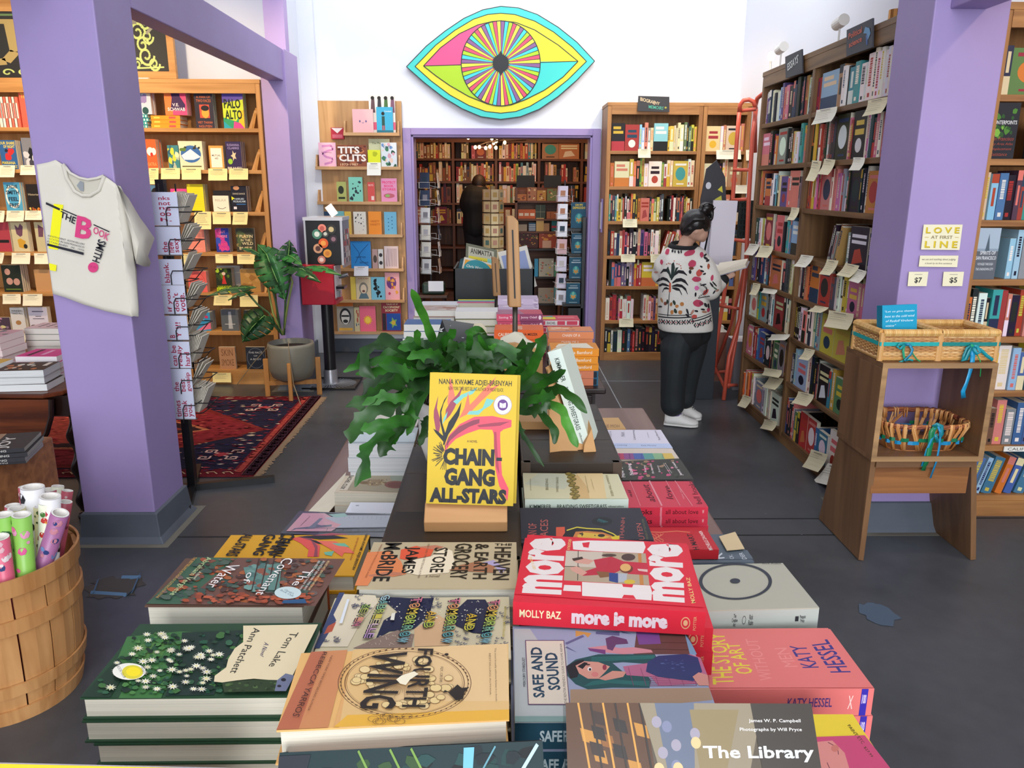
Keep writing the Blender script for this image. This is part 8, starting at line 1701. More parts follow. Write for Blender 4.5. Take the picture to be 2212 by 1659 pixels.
FG('rainbow wash covered paperback between flower and white covers',None,(1330,992),(1468,991),.10,.90,4,'R','d8c8b8',lambda a: [a.poly([(640+i*110,665),(750+i*110,665),(735+i*105,600),(630+i*105,600)],c) for i,c in enumerate(('b83c5c','8c4c88','4c64a8','5c9c94','8cb488','d8b858'))]+[a.qtext(t,(x+30,655),(x+20,605),(x,605),(x+8,655),'30305c') for t,x in (('Joy',680),('Every',790),('Day',920),('Gay',1150))],frame_=ZF,hard=False,lower='pale paperback below the rainbow wash cover')
def art_lis(a):
    a.qtext("You're",(612,430),(605,358),(580,360),(586,430),'8c8890'); a.qtext('Not',(755,415),(745,368),(702,372),(712,415),'8c8890'); a.qtext('Listening',(880,452),(858,348),(832,350),(846,452),'6c6870'); a.qtext('Kate Murphy',(1150,450),(1088,348),(1070,352),(1118,455),'7c7880'); a.qtext('WHAT YOU ARE MISSING',(1020,430),(1000,372),(992,372),(1008,430),'9c98a0'); a.poly([(600,545),(1275,545),(1240,495),(580,490)],'bcc8e4')
    a.qtext('Not Listening',(610,522),(776,522),(776,504),(610,504),'44507c'); a.qtext('Kate Murphy',(930,526),(1095,526),(1095,508),(930,508),'44507c')
FG("white paperback reading You're Not Listening with pale blue band",'white paperbacks at far right end of the table',(1322,968),(1453,968),.165,.90,5,'R','dad4e0',art_lis,frame_=ZF,hard=False,spine='c8d4e8',lower='white paperback under the listening one')
FG('light pine board with carved brown letters beyond the white paperbacks',None,(1290,927),(1352,926),.12,.86,1,'R','d0a468',lambda a: a.qtext('THE MOH',(1300,924),(1338,924),(1338,917),(1300,917),'8c6844'),hard=True,pages='d0a468',z0=.845)
# ---- Crying in H Mart, blue-grey, kraft
def art_hm(a):
    a.poly([(1090,1105),(1710,1110),(1615,960),(1110,950)],'bd2630'); q = random.Random(3)
    for i in range(9): a.line([(1110+i*18+20*math.sin(k*1.1+i),985+k*10+q.uniform(-3,3)) for k in range(9)],5,'d87c58')
    a.line([(1130,970),(1250,975),(1380,965),(1480,975)],6,'d87c58'); a.qtext('H MART',(1555,1108),(1495,985),(1455,988),(1508,1112),'241416',.02); a.qtext('MICHELLE ZAUNER',(1662,1112),(1570,962),(1546,965),(1630,1115),'e8d8d0',.01)
FG('Crying in H Mart, scarlet cover with orange noodle strands',None,(1372,1188),(1553,1188),.105,.902,1,'R','bd2630',art_hm,frame_=ZE,hard=False,z0=.882)
def art_gr(a):
    a.poly([(1475,1130),(1925,1112),(1975,1182),(1500,1190)],'59646e'); a.qtext('R',(1752,1176),(1728,1132),(1650,1140),(1668,1186),'ccd0d4',.01); a.qtext('CK,',(1832,1180),(1810,1148),(1780,1150),(1795,1184),'ccd0d4'); a.qtext('DER',(1925,1182),(1888,1130),(1858,1134),(1890,1185),'ccd0d4')
FG('slate blue book with pale serif letters behind the grey linen one','slate blue books',(1478,1216),(1629,1213),.125,.880,4,'R','59646e',art_gr,frame_=ZE,hard=False,lower='slate blue book under the top one')
o = MB().prism([p for p in (oZ(1553,1160,.884),oZ(1588,1150,.884),oZ(1608,1186,.884),oZ(1570,1190,.884))],(0,0,.0015),'d0b890').build('paper_sheet',paint(.8)); tag(o,'small kraft paper corner sticking out beside the scarlet book','paper')
# ---- The Creative Act
def art_ca(a):
    a.ring(1835,1357,285,142,.095,'33363f',60); a.ell(1832,1353,40,20,'33363f',20); a.qtext('Rick Rubin',(2045,1222),(2190,1222),(2190,1210),(2045,1210),'3c3c40')
FG('The Creative Act by Rick Rubin, grey linen cover with dark ring and dot','grey linen hardcovers at the right',(1518,1318),(1770,1312),.150,.952,4,'R','a9a595',art_ca,frame_=ZE,spine='a8ada6',pages='dedac8',spart=A_(('t','The\nCreative\nAct',.28,.5,.05,.6,'26282c'),('o',.36,.5,.016,.2,.15,'26282c'),('t','Rick\nRubin',.42,.5,.04,.5,'26282c'),('r',.80,.38,.83,.62,'26282c'),('t','Penguin\nPress',.865,.5,.05,.35,'26282c')),lower='grey linen hardcover under The Creative Act')
# ---- The Story of Art without Men
PKC = 'd4706c'
def art_he(a):
    a.poly([(1190,490),(2125,488),(1865,150),(1180,155)],PKC); Y_ = 'd8c43c'
    a.qtext('THE STORY',(1335,468),(1275,180),(1190,180),(1210,472),Y_,.01); a.qtext('OF ART',(1445,408),(1358,235),(1285,238),(1345,412),Y_,.01); a.qtext('WITHOUT',(1555,448),(1462,212),(1395,214),(1480,448),'dc8480',.0); a.qtext('MEN',(1695,370),(1628,262),(1560,266),(1620,372),'dc8480',0); a.qtext('KATY',(1815,375),(1735,248),(1645,252),(1722,378),'3c3478',.01); a.qtext('HESSEL',(1998,402),(1862,214),(1760,228),(1880,404),'3c3478',.01)
FG('The Story of Art without Men by Katy Hessel, coral pink hardcover','coral pink hardcovers at the right edge of the table',(1530,1489),(1889,1487),.148,.93,3,'R',PKC,art_he,frame_=ZG,spine='d8706c',spart=A_(('t','KATY HESSEL',.62,.5,.27,.34,'4c3478',.01),('t','X',.865,.5,.03,.5,'f0c8c0'),('r',.925,0,.965,1,'34289c'),('t','100',.945,.62,.025,.35,'e8d8f0')),lower='coral pink hardcover under the top one',jit=.005)
# ---- Safe and Sound
def art_ss(a):
    a.poly([(80,155),(1050,150),(1190,490),(1260,690),(85,690)],'8f95ae'); a.poly([(80,155),(170,155),(230,240),(380,250),(400,690),(85,690)],'a8acac'); a.poly([(780,150),(1050,150),(1120,300),(760,300)],'5c3c38'); a.line([(790,185),(1065,190)],3,'3c2624'); a.line([(790,230),(1085,235)],3,'3c2624'); a.line([(780,270),(1100,275)],3,'3c2624'); a.poly([(770,155),(900,160),(915,240),(790,245)],'6c4480'); a.poly([(1050,180),(1090,240),(1120,300),(1080,300)],'6c8ca8')
    a.poly([(400,500),(1190,490),(1210,560),(400,640)],'9c8068')
    for p in ([(430,165),(520,180),(500,205),(480,185),(430,200)],[(370,235),(470,190),(480,200),(380,245)],[(545,170),(680,170),(680,195),(545,185)],[(680,165),(750,185),(700,180)],[(380,255),(440,290),(370,262)],[(600,155),(660,158),(600,160)]): a.poly(p,'c08c4c' if p[0][0] == 430 else '5c5c80')
    a.poly([(500,262),(600,250),(680,265),(760,260),(860,275),(870,290),(700,300),(600,290),(510,275)],'c08088'); a.poly([(600,210),(640,195),(720,215),(730,240),(660,245),(640,280),(610,270)],'5c3c60'); a.poly([(500,265),(600,275),(600,300),(510,280)],'6c3c70')
    a.poly([(375,370),(430,330),(560,300),(720,300),(880,300),(895,325),(840,355),(700,345),(640,350),(700,400),(830,410),(860,450),(850,492),(640,490),(500,500),(430,470),(380,420)],'1d4a4c'); a.poly([(375,370),(440,335),(480,330),(440,430),(400,440)],'1c2024')
    for i in range(5): a.line([(480+i*10,480-i*6),(620,462-i*5),(740,470-i*4),(850,480-i*6)],3,'2c6c68'); a.line([(520,318+i*6),(700,312+i*5),(880,308+i*4)],3,'2c6c68')
    a.poly([(430,365),(480,340),(560,345),(625,370),(600,400),(560,440),(500,440),(450,410)],'c88c7c'); a.poly([(440,370),(480,345),(500,350),(470,385)],'1c2024'); a.ell(510,385,12,12,'e0d8d4'); a.ell(512,387,7,8,'1c1c20'); a.ell(595,375,12,16,'8c3444'); a.ell(540,415,20,14,'c87470'); a.ell(500,360,14,4,'2c1c1c'); a.poly([(560,440),(640,395),(720,400),(700,430),(600,450)],'c48878')
    a.poly([(700,370),(850,350),(1080,300),(1140,320),(1180,420),(1120,470),(900,480),(860,430),(720,420)],'a8607c'); 
    for i in range(6): a.line([(730+i*70,375+i*4),(760+i*72,480)],3,'7c3c5c'); a.line([(850,430+i*10),(1120,425+i*11)],3,'7c3c5c')
    a.poly([(840,345),(900,310),(1060,300),(1125,320),(1150,400),(1100,455),(900,430),(830,400)],'2a3560'); speck(a,((900,410),(1050,420),(1050,330),(900,330)),2,24,('4c5c88','38446c'),6,16,flat=.3); a.poly([(1095,430),(1130,405),(1180,420),(1190,480),(1130,480)],'c08478')
    a.poly([(143,222),(365,222),(398,590),(160,590)],'5c3c5c'); a.poly([(148,226),(361,226),(393,585),(164,585)],'cdbfae'); a.qtext('SAFE AND',(255,548),(238,262),(172,262),(190,550),'1c3c50',.03); a.qtext('SOUND',(345,505),(325,292),(252,295),(275,508),'1c3c50',.03); a.qtext('MERCURY STARDUST',(146,485),(142,320),(126,320),(132,486),'3c4048'); a.qtext("THE RENTER-FRIENDLY GUIDE TO HOME REPAIR",(382,580),(352,240),(340,242),(366,582),'4c4040')
    a.poly([(85,655),(370,655),(370,688),(85,688)],'76908c')
FG('Safe and Sound, lilac cover with illustrated dark teal haired woman','lilac illustrated paperbacks in the front centre right',(1112,1560),(1545,1558),.195,1.019,6,'R','8f95ae',art_ss,frame_=ZG,hard=False,spine='1d4557',spart=A_(('t','SAFE AND SOUND',.35,.5,.45,.42,'b8c8cc',.03)),lower='teal spined copy under Safe and Sound',jit=.004)
# ---- display books leaning towards the camera along the near edge
def lean(label,TL,TR,y,L_,th,c,art,tilt=.5,group=None,gloss=True,pages='d8ccb8',hard=True):
    A,B = oY(*TL,y),oY(*TR,y); ex = (B-A).normalized(); upv = Vector((0,math.sin(tilt),math.cos(tilt))); nz = ex.cross(upv).normalized(); upv = nz.cross(ex)
    w_ = (B-A).length; O = A-upv*L_-nz*th
    return book('book',label,group,w_,L_,th,c,frame(O,ex,upv,nz),pages=pages,art=art,hard=hard,mat=GLOSS() if gloss else CARD(),spine='16161a')
def art_lib(a):
    a.rect(0,.0,1,1,'4c4234'); a.poly([(0,1),(.32,1),(.44,.0),(.0,.0)],'4a2c14')
    q = random.Random(4)
    for i in range(46): x,y = q.uniform(.02,.3),q.uniform(.1,.98); a.poly([(x,y),(x+.05,y-.01),(x+.06,y-.05),(x+.01,y-.04)],q.choice(('7c4c1c','2c1a10','a8742c','5c3414','1c120c')))
    for i in range(6): a.line([(.05+i*.05,1),(.18+i*.045,.3)],.008,('b88438','241810')[i % 2])
    a.poly([(.3,1),(.8,1),(.62,.55),(.42,.6)],'80745e'); a.poly([(.36,1),(.52,1),(.5,.8),(.4,.75)],'565e70'); a.poly([(.5,.98),(.7,.98),(.62,.78),(.52,.8)],'7c6c4a'); a.poly([(.4,.8),(.62,.78),(.7,.2),(.45,.2)],'6a6c72'); a.poly([(.75,1),(1,1),(1,.3),(.8,.4)],'30281f'); a.poly([(.42,.7),(.55,.72),(.52,.5),(.44,.52)],'b0a898')
    for i in range(10): a.ell(q.uniform(.35,.6),q.uniform(.7,.96),.02,.018,q.choice(('6c7088','c0a878','8c8490')))
    a.text('James W. P. Campbell',.84,.945,.21,.013,'e0dcd8',.005); a.text('Photographs by Will Pryce',.82,.918,.25,.013,'e0dcd8',.005); a.text('The Library',.76,.845,.44,.048,'e4e8ec',.02); a.text('A WORLD HISTORY',.74,.79,.40,.022,'c8b088',.01)
lean('The Library, large glossy book leaning upright in the front right',(1222,1518),(1752,1520),.70,.31,.038,'2c241b',art_lib,.70)
def art_teal(a):
    a.rect(0, 0, 1, 1, '12292c'); q = random.Random(2)
    for _ in range(90): x,y = q.uniform(0.02,.98),q.uniform(.5,.99); a.poly([(min(.99,max(.01,x+.05*math.cos(t)*q.uniform(.4,1))),min(.995,y+.03*math.sin(t)*q.uniform(.4,1))) for t in range(6)],q.choice(('183c3a','101c20','1e4a4e','143432','2c4624','0a1012')))
    for x in (.3,.42,.5): a.line([(x,.995),(x+.06,.9),(x+.12,.8),(x+.15,.6)],.008,'6c8c40')
    a.line([(.98,.99),(.78,.75)],.012,'a8c4d0'); a.line([(.82,.99),(.62,.72)],.006,'5c8c98'); a.poly([(.7,.99),(.74,.99),(.72,.8),(.69,.82)],'68a8c0'); a.poly([(.0,.5),(.12,.99),(.0,.99)],'20242c')
lean('dark teal jungle covered hardcover leaning at the front edge',(604,1626),(1172,1600),.655,.30,.034,'1a1c22',art_teal,.66,gloss=False,pages='c8a8a0')
lean('yellow covered large book low in the bottom left corner',(-80,1648),(518,1662),.64,.28,.012,'e0b41c',lambda a: (a.rect(0,.6,1,.97,'e4bc18'),a.poly([(.75,.98),(1,.98),(1,.9),(.85,.93)],'304c40')),.62,hard=False,pages='d8d4e0')
def art_mag(a):
    a.poly([(1782,770),(2075,760),(2230,960),(1782,960)],'b84468') ; a.poly([(1782,800),(1890,790),(1960,860),(1990,960),(1782,960)],'c88078'); a.line([(1865,800),(1920,830),(1925,870)],4,'5c2c38'); a.line([(1860,915),(1880,960)],4,'5c2c38'); a.ell(1905,835,22,20,'b86c60',14); a.qtext('PAINT ETC',(1975,705),(2060,812),(2075,802),(1990,698),'3c3414'); a.qtext('$27.99',(2066,830),(2110,888),(2124,880),(2080,822),'3c3414')
FG('yellow bordered pink magazine in bottom right corner of the table',None,(1580,1690),(1938,1690),.115,.955,7,'R','d8bc34',art_mag,frame_=ZG,hard=False,spine='c8ac30',lower='yellow magazine under the top one',seed=3)
# ================================================================ yellow novel standing on its wooden ledge
A = Vector((-.135,1.30,1.042)); B = Vector((.0225,1.298,1.037)); T = Vector((-.1235,1.352,1.273)); ex = (B-A).normalized(); upv = (T-A); hT = upv.length; upv.normalize(); nz = ex.cross(upv).normalized(); upv = nz.cross(ex)
YL = 'c4a51f'
def art_cg(a):
    w_, h_ = 1, 1
    a.rect(0, 0, 1, 1, YL)
    F_ = lambda x,y: ((x-683)/(1365-683),(1625-y)/(1625-675))      # measured in an enlarged crop of the cover
    P_ = lambda pts, c: a.poly([F_(*p) for p in pts], c)
    P_([(745,1108),(722,1000),(722,950),(752,840),(745,930),(768,1000),(775,1060),(765,1120)],'8a3a50')
    P_([(838,700),(860,760),(885,850),(870,930),(840,960),(825,880),(835,800)],'dc6a58'); P_([(810,1020),(815,940),(850,880),(900,830),(945,760),(915,850),(880,930),(850,980)],'8a3a50')
    P_([(870,880),(930,830),(1000,800),(1060,770),(1020,820),(950,850),(900,900)],'6fb0a8'); P_([(880,1050),(930,980),(960,920),(985,810),(1000,900),(1040,860),(1120,770),(1200,690),(1150,780),(1240,735),(1100,860),(1000,960),(920,1000)],'dc6a50')
    P_([(1060,940),(1100,920),(1130,850),(1190,860),(1160,900),(1110,930),(1070,970),(980,970),(1000,945)],'6fb0a8'); P_([(800,1000),(830,950),(820,1000),(790,1050)],'6fb0a8')
    P_([(830,830),(795,900),(780,960),(790,1040),(820,1120),(810,1180),(780,1150),(740,1110),(720,1080),(760,1100),(785,1120),(800,1130),(770,1020),(770,950),(800,870)],'15191f'); P_([(800,1200),(815,1110),(840,1030),(900,950),(935,880),(920,980),(880,1060),(840,1120),(815,1190)],'15191f')
    P_([(815,1250),(820,1190),(850,1120),(930,1040),(1040,985),(1180,975),(1330,1000),(1330,1050),(1240,1080),(1200,1075),(1080,1075),(980,1110),(900,1150),(850,1200)],'d2485a')
    P_([(818,1215),(840,1140),(920,1060),(1030,1010),(1080,1000),(1080,1030),(1000,1060),(920,1110),(860,1160)],'7c3448'); P_([(1060,1045),(1180,1025),(1320,1010),(1240,1045),(1080,1060)],'8c3448')
    P_([(1180,1070),(1270,1070),(1245,1090),(1245,1130),(1255,1260),(1270,1400),(1325,1500),(1320,1590),(1250,1480),(1215,1350),(1205,1200),(1195,1110)],'d2485a'); P_([(1195,1090),(1215,1090),(1230,1250),(1250,1400),(1220,1340),(1200,1200)],'9c3448'); P_([(1225,1275),(1265,1275),(1265,1300),(1225,1300)],'15191f')
    q = random.Random(6)
    for i in range(34):
        t = q.uniform(1.5,4.9); r0,r1 = q.uniform(30,60),q.uniform(65,120); c_ = (830,1270)
        a.line([F_(c_[0]+r0*math.cos(t),c_[1]+r0*math.sin(t)),F_(c_[0]+r1*math.cos(t),c_[1]+r1*math.sin(t))],.006,'3c3420')
    K = '12161b'
    def tx(t,x0,y0,x1,y1,b=.02,c=K): a.qtext(t,F_(x0,y1),F_(x1,y1),F_(x1,y0),F_(x0,y0),c,b)
    tx('NANA KWAME ADJEI-BRENYAH',755,718,1322,768,.01); tx('NEW YORK TIMES BEST-SELLING AUTHOR OF FRIDAY BLACK',828,772,1258,798,0); tx('A NOVEL',988,1155,1070,1172,.01,'5c3428')
    for t,x0,y0,x1,y1 in (('CHAIN',805,1215,1205,1340),('-',1222,1275,1262,1298),('GANG',818,1360,1215,1488),('ALL-STARS',708,1505,1310,1630)):
        tx(t,x0,y0,x1,y1 if t != 'ALL-STARS' else 1615,.06)
    c_ = F_(1257,893); a.ell(*c_,.105,.075,'f0ece0',30); a.ring(*c_,.104,.074,.05,'6c4c7c',36); a.ring(*c_,.098,.0695,.04,'f0ece0',36); a.ell(*c_,.06,.043,'5c3478',24); a.poly([(c_[0]-.035,c_[1]+.018),(c_[0],c_[1]+.010),(c_[0]+.035,c_[1]+.018),(c_[0]+.035,c_[1]-.018),(c_[0],c_[1]-.024),(c_[0]-.035,c_[1]-.018)],'f0ece8'); a.line([(c_[0],c_[1]+.01),(c_[0],c_[1]-.024)],.005,'5c3478'); a.text('Read with Jenna',c_[0],c_[1]+.056,.09,.012,'5c3478',0,.2); a.text('TODAY',c_[0],c_[1]-.058,.05,.008,'2c2c30')
cgb = book('book','Chain-Gang All-Stars, bright yellow novel standing upright in front of fern','yellow novels standing in front of the fern',B.x-A.x,hT,.030,YL,frame(A,ex,upv,nz)@Matrix.Translation((0,0,-.030)),spine='2a3036',hard=True,art=art_cg,
           spart=lambda a: [a.poly([(u0,0),(u1,0),(u1-.03,1),(u0+.02,1)],c) for u0,u1,c in ((.0,.12,'15191f'),(.14,.24,'c84058'),(.26,.36,'15191f'),(.4,.48,'6fb0a8'),(.5,.62,YL),(.62,.74,'c84058'),(.8,.95,'4c8c88'))])
book('book','second yellow novel standing directly behind the front copy','yellow novels standing in front of the fern',B.x-A.x,hT,.030,YL,frame(A+Vector((.006,0,-.001)),ex,upv,nz)@Matrix.Translation((0,0,-.0615)),spine='2a3036',hard=True)
PINE = wood('pine_x','b08050','cf9f6c','x',rough=.55,scale=.6)
es = thing('book_easel','plain pine book ledge holding the yellow novel','book stand',(-.06,1.33,.9925))
MB().prism([(-.078,-.045,.0),(-.078,-.05,.022),(-.078,-.02,.046),(-.078,.11,.046),(-.078,.11,.0)],(.150,0,0)).build('ledge',PINE,es,bev=.002)
MB().prism([(-.07,.042,.046),(-.07,.092,.20),(-.07,.100,.20),(-.07,.052,.046)],(.134,0,0)).build('back_rest',PINE,es,bev=.002)
# fern in a white pot
fp = thing('potted_fern','lobed green fern spilling out of a white ceramic pot behind the yellow novel','potted plant',(-.098,1.645,.9925))
PC = Vector((-.098, 1.645, .9925))
MB().lathe([(.0,.0),(.055,.0),(.07,.012),(.082,.05),(.087,.13),(.084,.15),(.078,.15),(.078,.12),(.0,.12)],n=36).build('pot',plain('white_ceramic','d8d4cc',.35),fp,smooth=True)
MB().lathe([(.078,.128),(.0,.132)],n=18).build('soil',plain('soil','2a1d16',.95),fp)
GA,GB,GC = leafmat('fern_green','173f10','2f6a1c',.38),leafmat('fern_dark','132e0d','264e18',.42),leafmat('fern_bright','2a6018','47852a',.36)
def fern(ctrl,wpx,lobes=3,mat=None,seed=0,tw=.5,facing=(0,-1,.45)):
    """strap leaf with irregular side lobes along a smooth path"""
    q = random.Random(seed); C_ = [Vector(c) for c in ctrl]
    if len(C_) == 2: C_.insert(1,C_[0].lerp(C_[1],.5)+Vector((0,0,.01)))
    def cr(t):
        t *= len(C_)-1; i = min(int(t),len(C_)-2); f_ = t-i; p0,p1,p2,p3 = C_[max(i-1,0)],C_[i],C_[i+1],C_[min(i+2,len(C_)-1)]
        return .5*((2*p1)+(p2-p0)*f_+(2*p0-5*p1+4*p2-p3)*f_**2+(3*p1-p0-3*p2+p3)*f_**3)
    N = 30; lob = [[(q.uniform(.25,.88),q.uniform(.4,1.5),q.uniform(.022,.045)) for _ in range(lobes)] for _ in (0,1)]; rows = []; ph = q.uniform(-tw,tw)
    for i in range(N+1):
        t = i/N; p = cr(t); tg = (cr(min(1,t+.02))-cr(max(0,t-.02))).normalized(); n = Vector(facing); n = (n-tg*n.dot(tg)).normalized(); n = (Matrix.Rotation(ph*math.sin(t*3)+.2*math.sin(t*7+seed),3,tg)@n); s_ = tg.cross(n).normalized()
        w0 = wpx*(min(1,t/.22)**.8)*(1-max(0,(t-.72)/.28)**2.2)*(.5 if t < .06 else 1)*.5+.0008; row = []
        ws = [w0*(1+.12*math.sin(t*21+seed*(k+1)))+sum(w0*a_*math.exp(-((t-c_)/s2)**2) for c_,a_,s2 in lob[k]) for k in (0,1)]
        wav = .12*w0*math.sin(t*26+seed)
        for u in (-1, -.5, 0, .5, 1):
            w_ = ws[0] if u < 0 else ws[1]; row.append(p+s_*(u*w_)+n*(w_*.22*abs(u)**1.5*(1 if tw > .3 else .5)+wav*abs(u)))
        rows.append(row)
    mb = MB()
    for a_, b_ in zip(rows, rows[1:]):
        for k in range(4): mb.poly([a_[k],b_[k],b_[k+1],a_[k+1]])
    o = mb.build('frond', mat or GA, fp, smooth=True)
    bm_ = o.data; MB_ = MB().tube([r[2] for r in rows[::3]],.0012,4,'6c9850')
    return o
PF = lambda x, y, yy: oY(740+x/3.607, 620+y/3.607, yy)-PC
fl = [([(720,470,1.66),(650,260,1.64),(535,15,1.60)],80,0,GC),([(1300,830,1.60),(1480,620,1.52),(1578,362,1.50)],84,1,GA),([(1380,900,1.55),(1560,760,1.46),(1740,645,1.42)],66,2,GA),([(1400,900,1.55),(1650,800,1.5),(1780,850,1.46),(1905,985,1.44)],74,1,GB),
      ([(1350,920,1.52),(1520,870,1.46),(1660,860,1.43)],66,2,GA),([(1480,900,1.54),(1580,1020,1.48),(1650,1120,1.45),(1650,1225,1.44)],64,0,GB),([(1560,880,1.54),(1700,960,1.47),(1750,1080,1.44),(1832,1250,1.42)],82,0,GC),([(1350,980,1.55),(1380,1100,1.5),(1450,1220,1.48),(1570,1400,1.46)],34,2,GB),
      ([(1250,780,1.62),(1380,560,1.6),(1510,430,1.58)],56,4,GB),([(1200,600,1.62),(1330,520,1.62),(1500,440,1.6)],40,4,GA),([(1180,700,1.6),(1130,560,1.58),(1060,370,1.56)],60,4,GA),([(1100,560,1.6),(1150,490,1.58),(1200,440,1.58)],40,3,GC),
      ([(960,620,1.6),(990,460,1.57),(995,342,1.56)],60,0,GA),([(620,620,1.6),(590,440,1.57),(582,330,1.55)],66,0,GC),([(720,520,1.6),(800,420,1.56),(885,330,1.54)],70,1,GA),([(700,560,1.58),(560,480,1.52),(430,475,1.48)],70,1,GA),
      ([(640,600,1.58),(400,460,1.5),(220,470,1.46),(170,600,1.44),(250,720,1.44)],84,4,GB),([(620,640,1.58),(380,560,1.5),(160,600,1.46),(5,662,1.44)],50,4,GA),([(600,660,1.56),(350,640,1.5),(100,680,1.47)],48,2,GA),([(640,700,1.55),(420,740,1.48),(220,850,1.43),(22,935,1.40)],66,5,GB),
      ([(620,760,1.52),(420,880,1.44),(220,980,1.40),(110,1090,1.39),(60,1220,1.39)],100,4,GB),([(560,1030,1.45),(380,1060,1.39),(140,1115,1.36)],96,1,GA),([(500,1060,1.45),(330,1150,1.40),(200,1260,1.37),(180,1380,1.36),(95,1560,1.35)],84,4,GA),([(520,980,1.46),(440,1100,1.42),(340,1220,1.40),(290,1325,1.39)],88,3,GB),
      ([(520,900,1.48),(530,1020,1.45),(515,1145,1.43)],66,1,GA),([(500,1060,1.46),(420,1160,1.42),(340,1250,1.40)],60,1,GA),([(660,1000,1.50),(640,1100,1.47),(600,1240,1.45)],56,2,GB),([(640,820,1.5),(500,860,1.44),(330,860,1.42),(150,920,1.4)],66,5,GA),
      ([(700,640,1.56),(560,680,1.48),(420,640,1.44),(280,600,1.42)],76,4,GA),([(900,640,1.58),(860,540,1.54),(840,400,1.53)],60,4,GB),([(820,650,1.56),(760,560,1.52),(640,520,1.5),(500,560,1.48)],70,4,GA),([(1000,700,1.6),(1080,620,1.58),(1200,620,1.58),(1290,600,1.58)],56,5,GB),([(760,660,1.55),(900,560,1.54),(1080,520,1.54),(1180,560,1.54)],66,5,GB),
      ([(1260,900,1.56),(1400,780,1.53),(1560,700,1.52),(1680,740,1.5)],60,4,GB),([(1300,960,1.54),(1500,960,1.5),(1620,900,1.5)],70,3,GB),([(1280,700,1.6),(1380,640,1.57),(1400,560,1.56)],66,2,GA),([(1240,740,1.58),(1300,640,1.55),(1260,560,1.55)],60,3,GA),([(680,700,1.54),(560,780,1.47),(500,860,1.44),(480,980,1.43)],80,3,GB)]
for i,(pts,wp,lb,m_) in enumerate(fl): fern([PF(*p) for p in pts],wp/3.607/1668*1.36,lb,m_,i+1)
q = random.Random(21)
for i in range(30):      # inner foliage filling the crown
    a0 = q.uniform(0,2*PI); r0 = q.uniform(.10,.24); h0 = q.uniform(-.02,.13); b0 = Vector((q.uniform(-.03,.03),q.uniform(-.03,.03),.13)); e0 = Vector((math.cos(a0)*r0,math.sin(a0)*r0*.8-.01,.13+h0)); m0 = (b0+e0)/2+Vector((0,0,.06+.05*q.random()))
    if e0.y < -.15: e0.y = -.15
    fern([b0,m0,e0],q.uniform(.018,.028),q.randint(1,5),q.choice((GB,GB,GA)),60+i,.6)
st_ = MB()
for i in range(14):
    a0 = q.uniform(0,2*PI); st_.tube([(0,0,.13),(math.cos(a0)*.07,math.sin(a0)*.07,.15),(math.cos(a0)*.10,math.sin(a0)*.10-.01,.10-q.random()*.1)],.0016,4,'4a3a20')
st_.build('rhizomes', paint(.7), fp)
# ---- Sweetgrass paperback standing on a card easel, seen from its spine
b0 = oY(1262,966,1.66); t0 = oY(1197,757,1.70); yv = (t0-b0); L9 = yv.length; yv.normalize(); xv = Vector((.22,1,0)); xv = (xv-yv*xv.dot(yv)).normalized(); zv = xv.cross(yv)
book('book','cream Braiding Sweetgrass paperback standing on an easel, spine facing camera',None,.135,L9,.032,'d8e0d0',frame(b0-zv*.016,xv,yv,zv),spine='d3dfd6',hard=False,pages='e4dcc4',
     spart=A_(('t','KIMMERER',.20,.5,.24,.34,'3c4840'),('t','BRAIDING SWEETGRASS',.60,.5,.44,.34,'3c4840'),('t','milkweed',.91,.5,.12,.16,'5c645c')))
KR = plain('kraft_board','bb8d58',.6,noise=.06,scale=20)
e2 = thing('book_easel','tan card easel under the standing cream paperback, right of fern','book stand',b0)
MB().prism([-zv*.022+xv*(-.012)-yv*.02,-zv*.022+xv*.13-yv*.02,-zv*.022+xv*.13+yv*.20,-zv*.022+xv*(-.012)+yv*.20],-zv*.006).build('back_plate',KR,e2)
f1, f2 = oY(1188, 998, 1.63)-b0, oY(1258, 1000, 1.63)-b0
MB().prism([f1,f2,oY(1286,975,1.66)-b0,oY(1278,925,1.68)-b0,oY(1262,960,1.66)-b0,-zv*.024+xv*-.012+yv*.02,-zv*.024+xv*-.012+yv*.19,oY(1184,800,1.66)-b0],(0,.012,0)).build('front_board',KR,e2,bev=.001)
MB().prism([f2,oY(1288,975,1.64)-b0,oY(1278,925,1.66)-b0,oY(1262,962,1.64)-b0],(.0,.10,.0)).build('front_lip',KR,e2,bev=.001)
e3 = thing('book_easel','second tan card easel behind the fern with an open pale booklet','book stand',(.06,1.86,1.021)); E3 = Vector((.06,1.86,1.021))
G = lambda x, y, yy: oY(740+x/3.607, 620+y/3.607, yy)-E3
MB().prism([G(1190,455,1.86),G(1345,440,1.86),G(1560,500,1.88),G(1560,700,1.86),G(1260,680,1.84)],(0,.02,0)).build('back_plate',KR,e3,bev=.002)
MB().box(-.06,.14,-.06,.06,0,.02).build('foot',KR,e3)
MB().prism([G(1230,400,1.90),G(1340,350,1.92),G(1400,360,1.92),G(1440,410,1.92),G(1560,470,1.92),G(1560,560,1.90),G(1230,500,1.88)],(0,.008,0),'c0baa8').build('open_booklet',paint(.8),e3)
